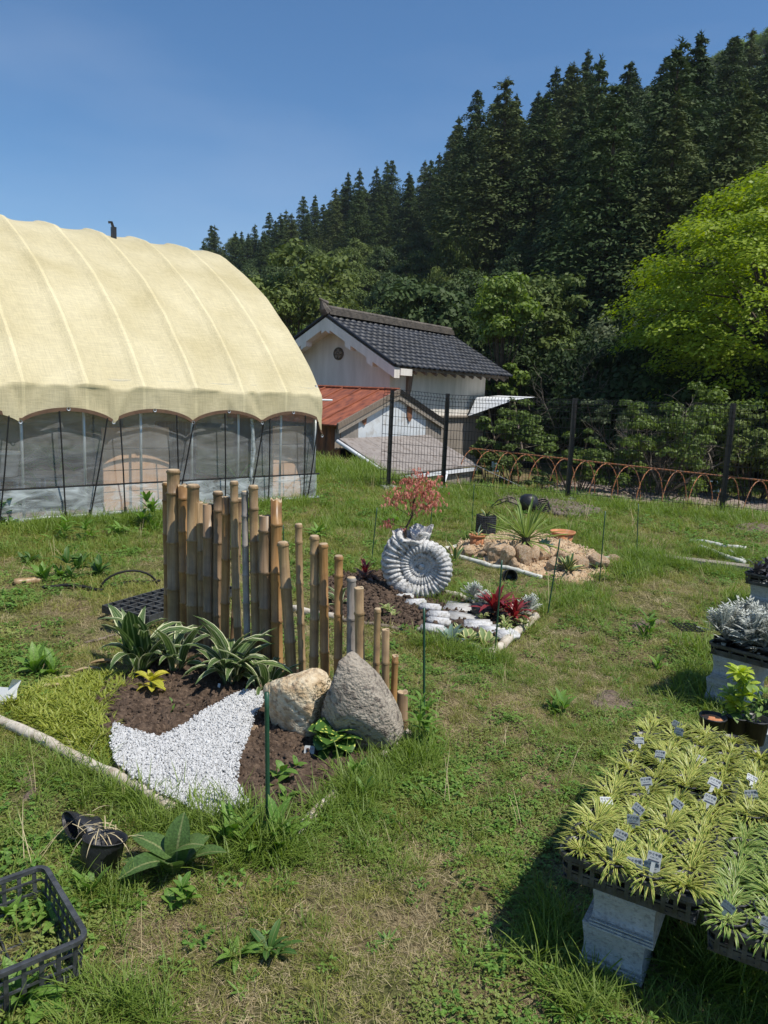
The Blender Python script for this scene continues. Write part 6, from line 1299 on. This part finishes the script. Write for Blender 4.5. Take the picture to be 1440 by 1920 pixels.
def weed(x, y, n, L, el, ms, lab, lv=1, h=.0, sp=.02):
    t = empty('weed', lab, 'weed', gp(x, y)); rs = random.Random(int(x*7+y))
    for k in range(lv): rosette(t, ms, max(3, n//lv), L, el, int(x+k*13), (rs.uniform(-sp, sp), rs.uniform(-sp, sp), h*k/max(1, lv)), base=.005)
    if h: mb = MB(); mb.tube([(0, 0, 0), (0, .005, h)], .003, 5); mb.build('stem', M['weed'], t)
weed(785, 1400, 50, (.05, .09), (0, 1.1), WM, 'tall bushy bright green weed right of the bamboo stump', 8, .24, .05)
weed(455, 1400+200, 16, (.1, .16), (.6, 1.4), WM, 'lush green weed in the grass left of the nearest green stake', 3, .04, .05); weed(520, 1595, 14, (.09, .15), (.6, 1.4), WM, 'leafy green weed at the foot of the nearest green stake', 3, .04)
weed(155, 1085, 60, (.08, .15), (.1, 1.3), WD, 'dense dark green weed clump in the left lawn', 6, .14, .12); weed(90, 1258, 26, (.1, .17), (.4, 1.3), WM, 'bright green thistle-like weed clump at the left edge of the lawn', 3, .05, .08)
weed(95, 1090, 26, (.1, .16), (.4, 1.3), WM, 'lighter weed clump beside the dark one in the left lawn', 3, .05, .08); weed(60, 1055, 20, (.08, .14), (.1, 1.0), WD, 'low weed patch left of the dark clump', 3, .04, .08)
weed(290, 990, 60, (.09, .16), (.1, 1.2), WM, 'knee-high weeds in front of the greenhouse beside the bamboo', 8, .35, .12); weed(115, 1010, 34, (.08, .15), (0, 1.0), WM, 'leafy weed with drooping leaves near the greenhouse base', 5, .22, .1); weed(160, 1012, 34, (.08, .15), (0, 1.0), WM, 'leafy weed right of the drooping one near the greenhouse base', 5, .22, .1)
weed(18, 985, 40, (.1, .2), (.0, 1.1), WD, 'broad-leaved dark plant at the left end of the greenhouse base', 5, .25, .12); weed(215, 1005, 24, (.08, .14), (0, 1.0), WM, 'small weed at the greenhouse base left of the tall ones', 4, .12, .1)
weed(1218, 1192, 26, (.07, .12), (.3, 1.3), WM, 'upright weed in the open lawn right of the snail-shell bed', 4, .12, .04); weed(1180, 1085, 14, (.06, .1), (0, 1.0), WD, 'small broad weed in the lawn right of the mound', 2, .05); weed(820, 965, 24, (.1, .17), (.1, 1.0), WD, 'broad-leaved weed behind the snail-shell planter', 3, .05, .1)
weed(745, 985, 24, (.1, .18), (.1, 1.0), WM, 'leafy weed between the planter and the greenhouse corner', 3, .06, .12); weed(590, 1010, 26, (.1, .17), (.0, 1.0), WM, 'broad weed behind the middle of the bamboo screen', 3, .06, .12); weed(535, 1340+170, 10, (.04, .06), (.2, 1), WR, 'round-leaved seedling on the soil right of the nearest green stake', 3, .06)
weed(518, 1475, 12, (.045, .07), (-.1, .9), WR, 'heart-leaved creeper on the soil beside the nearest green stake', 4, .08, .03); weed(553, 1450, 9, (.035, .05), (-.1, .9), WR, 'pale creeper sprouts right of the heart-leaved one', 3, .07, .02); weed(428, 1475, 9, (.03, .05), (.2, 1.2), WM, 'small seedling at the right edge of the white gravel', 2, .02); weed(330, 1345, 16, (.03, .06), (.4, 1.4), WM, 'little tuft of seedlings in the middle of the dark soil', 3, .01, .04)
weed(35, 1880, 14, (.08, .13), (.3, 1.2), WM, 'broad-leaved weed at the bottom left corner', 2, .03, .03); weed(75, 1895, 8, (.05, .07), (.2, .9), WR, 'round-leaved weed right of the corner weed', 2, .03); weed(165, 1690, 14, (.05, .1), (.2, 1), WM, 'small weed at the foot of the upright nursery pot', 2, .02); weed(340, 1695, 18, (.03, .06), (0, 1), WR, 'small parsley-like weed below the dock plant', 3, .05, .03)
weed(660, 1465, 14, (.06, .11), (.4, 1.4), WM, 'weed with an upright leaf right of the first bed', 3, .06, .04); weed(685, 1500, 8, (.05, .1), (.6, 1.4), WM, 'small upright weed in the grass right of the bed', 2, .03); weed(450, 1790, 9, (.05, .08), (0, .9), WM, 'flat rosette weed in the lower middle lawn', 1); weed(510, 1780, 12, (.05, .1), (.1, .9), WD, 'narrow-leaved weed in the lower middle lawn', 2, .02)
weed(75, 1740, 12, (.05, .09), (.2, 1.2), WM, 'grass-like weed growing through the crate floor', 3, .04, .05); weed(20, 1720, 12, (.03, .06), (0, 1.2), WR, 'clover-like weed growing inside the crate at the left', 2, .03, .05)
weed(1040, 1330, 18, (.06, .12), (.4, 1.3), WM, 'light green weed in the lawn left of the tray stand', 3, .05, .05); weed(1240, 1250, 12, (.05, .1), (.3, 1.3), WM, 'small pale weed left of the silver plant tray', 2, .03, .04)

# ------------------------------------------------------------------ scattered ground cover
PC = bpy.data.collections.new('prototypes')
def proto(name, mb_or_me, m=None):
    me = mb_or_me if m is None else mb_or_me.mesh(name, m); o = bpy.data.objects.new(name, me); return o
def scatter(name, pts, rots, scl, idx, protos, kind='stuff'):
    col = bpy.data.collections.new(name+'_kinds')
    for i, o in enumerate(protos): o.name = '%s_%02d' % (name, i); col.objects.link(o)
    me = bpy.data.meshes.new(name); n = len(pts); me.vertices.add(n); me.vertices.foreach_set('co', np.asarray(pts, np.float32).ravel())
    for nm, ty, dat, key in (('rot', 'FLOAT_VECTOR', rots, 'vector'), ('scl', 'FLOAT_VECTOR', scl, 'vector')): a = me.attributes.new(nm, ty, 'POINT'); a.data.foreach_set(key, np.asarray(dat, np.float32).ravel())
    a = me.attributes.new('idx', 'INT', 'POINT'); a.data.foreach_set('value', np.asarray(idx, np.int32)); o = place(name, me); tag(o, kind=kind)
    ng = bpy.data.node_groups.new(name, 'GeometryNodeTree'); ng.interface.new_socket('Geometry', in_out='INPUT', socket_type='NodeSocketGeometry'); ng.interface.new_socket('Geometry', in_out='OUTPUT', socket_type='NodeSocketGeometry')
    N = ng.nodes; L = ng.links; gi = N.new('NodeGroupInput'); go = N.new('NodeGroupOutput'); ip = N.new('GeometryNodeInstanceOnPoints'); ci = N.new('GeometryNodeCollectionInfo'); ci.inputs['Collection'].default_value = col; ci.inputs['Separate Children'].default_value = True; ci.inputs['Reset Children'].default_value = True
    def na(nm, ty): a = N.new('GeometryNodeInputNamedAttribute'); a.data_type = ty; a.inputs['Name'].default_value = nm; return a.outputs['Attribute']
    e = N.new('FunctionNodeEulerToRotation'); L.new(na('rot', 'FLOAT_VECTOR'), e.inputs[0]); L.new(e.outputs[0], ip.inputs['Rotation']); L.new(na('scl', 'FLOAT_VECTOR'), ip.inputs['Scale']); L.new(na('idx', 'INT'), ip.inputs['Instance Index']); ip.inputs['Pick Instance'].default_value = True
    L.new(gi.outputs[0], ip.inputs['Points']); L.new(ci.outputs[0], ip.inputs['Instance']); L.new(ip.outputs[0], go.inputs[0]); md = o.modifiers.new('scatter', 'NODES'); md.node_group = ng; return o
def g_proto(seed, n, L, W, el, droop, spread, seg=3, prof=None, fold=0):
    r = random.Random(seed); mb = MB()
    for i in range(n): a = r.random()*6.3; q = r.random()*6.3; d = spread*math.sqrt(r.random()); mb.blade((d*math.cos(q), d*math.sin(q), -.005), a, r.uniform(*el), r.uniform(*L), r.uniform(*W), r.uniform(*droop), seg, fold, prof)
    return mb
def leaflet_proto(seed, n, spread, L, hz, prof=oval):
    r = random.Random(seed); mb = MB()
    for i in range(n):
        q = r.random()*6.3; d = spread*math.sqrt(r.random()); h = r.uniform(*hz); p = (d*math.cos(q), d*math.sin(q), h)
        for k in range(3 if r.random() < .6 else 1): mb.blade(p, r.random()*6.3, r.uniform(-.3, .6), r.uniform(*L), r.uniform(*L)*.6, .4, 3, .1, prof)
    return mb
GP = [proto('g', g_proto(1, 34, (.03, .075), (.0022, .0036), (.3, 1.4), (.3, 1.4), .06), M['grass']), proto('g', g_proto(2, 34, (.04, .10), (.002, .0036), (.4, 1.5), (.3, 1.5), .06), M['grass']),
      proto('g', g_proto(3, 30, (.025, .06), (.0025, .004), (.1, 1.2), (.2, 1.2), .07), M['grass']), proto('g', g_proto(4, 26, (.08, .18), (.0025, .0045), (.7, 1.5), (.3, 1.3), .04, 4), M['grass2']),
      proto('g', g_proto(5, 40, (.025, .08), (.001, .0024), (-.1, .5), (-.2, .6), .08), M['straw']), proto('g', leaflet_proto(6, 30, .07, (.009, .018), (.006, .034)), M['clover']),
      proto('g', leaflet_proto(7, 16, .06, (.014, .028), (.01, .045), lance), M['weed']), proto('g', g_proto(8, 12, (.05, .1), (.01, .016), (.15, .9), (.3, .9), .01, 4, lance, .12), M['weed']), proto('g', g_proto(9, 5, (.2, .36), (.002, .003), (1.1, 1.5), (.1, .7), .03, 5), M['straw'])]
rs = np.random.RandomState(3)
def sample(n, y0, y1, xk=.62, xo=.35):
    y = np.sqrt(rs.uniform(y0**2, y1**2, n)); x = rs.uniform(-1, 1, n)*(y*xk+xo); return x, y
excl = [pxpoly([(205, 1300), (330, 1205), (560, 1255), (745, 1350), (760, 1395), (640, 1470), (600, 1525), (530, 1585), (470, 1560), (330, 1540), (205, 1440)]), bed2, pxpoly([(845, 1040), (860, 1020), (1010, 1000), (1090, 1034), (1140, 1058), (1130, 1075), (1080, 1085), (1000, 1070), (930, 1058)])]
dry = [(pxpoly([(1080, 1270), (1220, 1280), (1240, 1330), (1120, 1350), (1060, 1330)]), .2), (pxpoly([(1140, 1150), (1260, 1150), (1270, 1190), (1160, 1195)]), .2), (pxpoly([(0, 1420), (130, 1440), (200, 1520), (120, 1560), (0, 1560)]), .25), (pxpoly([(820, 1280), (1000, 1270), (1060, 1340), (960, 1400), (820, 1360)]), .35), (pxpoly([(900, 1390), (1060, 1400), (1050, 1520), (920, 1500)]), .35),
       (pxpoly([(700, 1640), (860, 1650), (960, 1720), (960, 1800), (760, 1790), (680, 1720)]), .35), (pxpoly([(250, 1700), (480, 1700), (560, 1800), (300, 1780)]), .4), (pxpoly([(80, 1820), (260, 1810), (270, 1920), (80, 1920)]), .3), (pxpoly([(80, 1130), (240, 1160), (200, 1260), (80, 1280), (30, 1200)]), .4)]
gw = Vector((math.cos(ga), math.sin(ga))); fpoly = [(fence_y_) for fence_y_ in ()]
def density(x, y):
    d = np.ones_like(x)
    for p_ in excl: d[inpoly(x, y, p_)] = .0
    d[inpoly(x, y, mondo)] *= .35
    d[inpoly(x, y, [tuple(o0)[:2], tuple(o0+u1*wc)[:2], tuple(o0+u1*wc+uL*lc)[:2], tuple(o0+uL*lc)[:2]])] *= .22
    rx = (x-ge.x)*gw.x+(y-ge.y)*gw.y; ry = -(x-ge.x)*gw.y+(y-ge.y)*gw.x; d[(rx < .02) & (ry > -.0) & (ry < 6.3)] = 0
    for p_, k in dry: d[inpoly(x, y, p_)] *= .45+k
    d[(y > 13.4) & (x > 2.2) & inpoly(x, y, fieldp)] = 0
    lt = Vector((la.x, la.y)); lx = (x-la.x)*Wd.x+(y-la.y)*Wd.y; ly = (x-la.x)*Ld.x+(y-la.y)*Ld.y; d[(lx > -3.6) & (lx < 1.5) & (ly > 0) & (ly < 12)] = 0
    return d
P_all, R_all, S_all, I_all = [], [], [], []
for (n, y0, y1, s0) in [(27000, 1.15, 4.2, 1.0), (26000, 4.2, 8.5, 1.35), (15000, 8.5, 14, 1.8), (11000, 14, 27, 2.8)]:
    x, y = sample(n, y0, y1); d = density(x, y); nz1 = vnoise(x, y, 41, 1.1)*.6+vnoise(x, y, 42, 3.1)*.4; nz2 = vnoise(x, y, 43, 2.0)*.6+vnoise(x, y, 44, 5)*.4; dr = np.clip((.60-nz1)/.13, .08, 1)*.9
    for p_, k in dry: dr[inpoly(x, y, p_)] = np.maximum(dr[inpoly(x, y, p_)], 1-k)
    if y0 > 8: dr *= .35
    keep = rs.rand(n) < d*(1-.3*dr); x, y, dr, nz2 = x[keep], y[keep], dr[keep], nz2[keep]; m_ = len(x); u = rs.rand(m_); idx = np.where(u < .4, 0, np.where(u < .75, 1, 2)); u2 = rs.rand(m_)
    idx = np.where(u2 < .10+dr*.55, 4, idx); u3 = rs.rand(m_); idx = np.where((u3 < .30*np.clip((nz2-.42)/.1, 0, 1)) & (y < 9), 5, idx); idx = np.where((rs.rand(m_) < .02+.16*np.clip((nz2-.5)/.1, 0, 1)), 6, idx); idx = np.where((rs.rand(m_) < .004+.03*np.clip((vnoise(x, y, 47, 2.3)-.6)/.1, 0, 1)), 7, idx)
    lush = np.clip((vnoise(x, y, 45, .8)-.55)/.12, 0, 1); idx = np.where(rs.rand(m_) < .10*lush+.012+(.12 if y0 > 8 else 0), 3, idx); idx = np.where(rs.rand(m_) < .004, 8, idx)
    sc1 = s0*rs.uniform(.45, 1.05, m_)*(1-.35*dr); P_all.append(np.stack([x, y, gz(x, y)], 1)); R_all.append(np.stack([rs.normal(0, .12, m_), rs.normal(0, .12, m_), rs.uniform(0, 6.28, m_)], 1)); S_all.append(np.stack([sc1, sc1, sc1*rs.uniform(.7, 1.1, m_)], 1)); I_all.append(idx)
# tall grass left where the mower did not reach: along poles, blocks and the fence
def strip(pts, n, sp, kind=3, sc0=1.0, z=0):
    pl = [gp(*q) for q in pts]; k = rs.randint(0, max(1, len(pl)-1), n); t = rs.rand(n); a = np.array([[p.x, p.y] for p in pl]); k2 = np.minimum(k+1, len(pl)-1); q = a[k]*(1-t)[:, None]+a[k2]*t[:, None]+rs.normal(0, sp, (n, 2)); x, y = q[:, 0], q[:, 1]
    s = sc0*rs.uniform(.6, 1.2, n); P_all.append(np.stack([x, y, gz(x, y)], 1)); R_all.append(np.stack([rs.normal(0, .15, n), rs.normal(0, .15, n), rs.uniform(0, 6.28, n)], 1)); S_all.append(np.stack([s, s, s], 1)); I_all.append(np.full(n, kind))
strip([(20, 1420), (150, 1480), (260, 1520), (330, 1560)], 60, .05, 3, .9); strip([(330, 1560), (440, 1575), (520, 1600)], 110, .06, 3, 1.0); strip([(620, 1540), (680, 1480), (740, 1420)], 90, .06, 3, .95); strip([(590, 1600), (700, 1500)], 40, .1, 3, .8)
strip([(1060, 1870), (1240, 1910), (1440, 1920)], 50, .04, 3, .6); strip([(1270, 1800), (1440, 1860)], 60, .06, 3, 1.1); strip([(1020, 1700), (1060, 1850)], 40, .06, 3, .9); strip([(1150, 1560), (1300, 1700)], 60, .1, 3, .8)
strip([(20, 1840), (200, 1900), (260, 1900)], 40, .06, 3, .8); strip([(830, 1130), (900, 1120)], 60, .1, 3, 1.0); strip([(790, 1210), (930, 1240)], 90, .06, 3, .9); strip([(1160, 1090), (1200, 1060), (1230, 1040)], 120, .14, 3, 1.2); strip([(1060, 1150), (1100, 1100)], 60, .15, 3, 1.1)
strip([(1180, 1050), (1400, 1080)], 160, .1, 3, 1.1); strip([(1290, 1040), (1400, 1050)], 90, .08, 3, 1.0); strip([(1300, 1330), (1320, 1260), (1330, 1210)], 70, .08, 3, 1.1); strip([(1380, 1180), (1390, 1120)], 60, .1, 3, 1.2)
strip([(600, 870), (720, 905)], 260, .5, 3, 2.0); strip([(720, 935), (900, 930), (1063, 945)], 200, .25, 3, 1.5); strip([(1063, 945), (1352, 972), (1440, 985)], 260, .2, 3, 1.5); strip([(0, 1000), (300, 970), (590, 945)], 260, .15, 3, 1.3); strip([(240, 990), (300, 975)], 60, .15, 3, 1.6)
strip([(120, 1660), (220, 1700)], 24, .05, 3, .7); strip([(780, 1400), (760, 1440), (800, 1380)], 60, .06, 3, 1.0); strip([(900, 1010), (1160, 1020)], 200, .35, 3, 1.3); strip([(640, 1000), (800, 960)], 200, .4, 3, 1.3)
scatter('lawn_grass', np.concatenate(P_all), np.concatenate(R_all), np.concatenate(S_all), np.concatenate(I_all), GP)
# yellow striped ground cover in bed 1
MP = [proto('m', g_proto(20+i, 22, (.05, .09), (.004, .0065), (.5, 1.45), (.6, 1.5), .012, 4, strapf, .15), M['mondo_cover']) for i in range(3)]
def fill(poly, n): 
    a = np.array(poly); x = rs.uniform(a[:, 0].min(), a[:, 0].max(), n); y = rs.uniform(a[:, 1].min(), a[:, 1].max(), n); k = inpoly(x, y, poly); return x[k], y[k]
x, y = fill(mondo, 1150); m_ = len(x); s = rs.uniform(.75, 1.15, m_); scatter('striped_ground_cover', np.stack([x, y, gz(x, y)+.008], 1), np.stack([rs.normal(0, .15, m_), rs.normal(0, .15, m_), rs.uniform(0, 6.28, m_)], 1), np.stack([s, s, s], 1), rs.randint(0, 3, m_), MP)
# white gravel, clods, chips
def stones(name, poly, n, size, m, zf, seeds, flat=.7, edge=None):
    x, y = fill(poly, n); m_ = len(x); sd_ = sdist(x, y, poly); k = rs.rand(m_) < np.clip(sd_/.025+.25, 0, 1); x, y = x[k], y[k]; m_ = len(x); s = size*np.exp(rs.normal(0, .3, m_)); z = zf(x, y)
    pr = [proto('s', rockmesh('chip', m, q, 1, 7, .02, None, 16)) for q in seeds]; scatter(name, np.stack([x, y, z], 1), rs.uniform(0, 6.28, (m_, 3)), np.stack([s, s*rs.uniform(.6, 1, m_), s*flat], 1), rs.randint(0, len(seeds), m_), pr)
lay = rs.rand(60000)
stones('white_gravel', gravel, 44000, .0046, M['pebble'], lambda x, y: np.maximum(gz(x, y)+.045, soilz(x, y))+.002+rs.rand(len(x))*.008, [1, 2, 3, 4])
stones('soil_clods', [tuple(q) for q in bed1], 5200, .0075, M['clod'], lambda x, y: soilz(x, y)+.001-.09*inpoly(x, y, gravel), [5, 6, 7])
stones('mulch_clods', [tuple(q) for q in bed2], 4200, .012, M['clod'], lambda x, y: bed2z(x, y)+.004, [8, 9])
stones('granite_chips', [tuple(q) for q in bed3], 5200, .008, M['sandclod'], lambda x, y: bed3z(x, y)+.003, [11, 12, 13])
stones('rubble_by_fence', pxpoly([(925, 930), (1000, 930), (1100, 950), (1130, 965), (1090, 975), (1000, 960), (940, 945)]), 1500, .03, M['field'], lambda x, y: gz(x, y)+.03, [14, 15])
stones('field_clods', fieldp, 5000, .035, M['field'], lambda x, y: gz(x, y)+.05, [16, 17])

# ------------------------------------------------------------------ air
hz, t_, b_, N_, L_ = newmat('thin_air'); N_.remove(b_); pv = N_.new('ShaderNodeVolumePrincipled'); pv.inputs['Color'].default_value = (.82, .88, 1, 1); pv.inputs['Density'].default_value = .00022; pv.inputs['Anisotropy'].default_value = .3
L_.new(pv.outputs[0], N_['Material Output'].inputs['Volume'])
mb = MB(); mb.box((0, 210, 48), (1300, 900, 150)); tag(mb.build('haze', hz), kind='stuff')
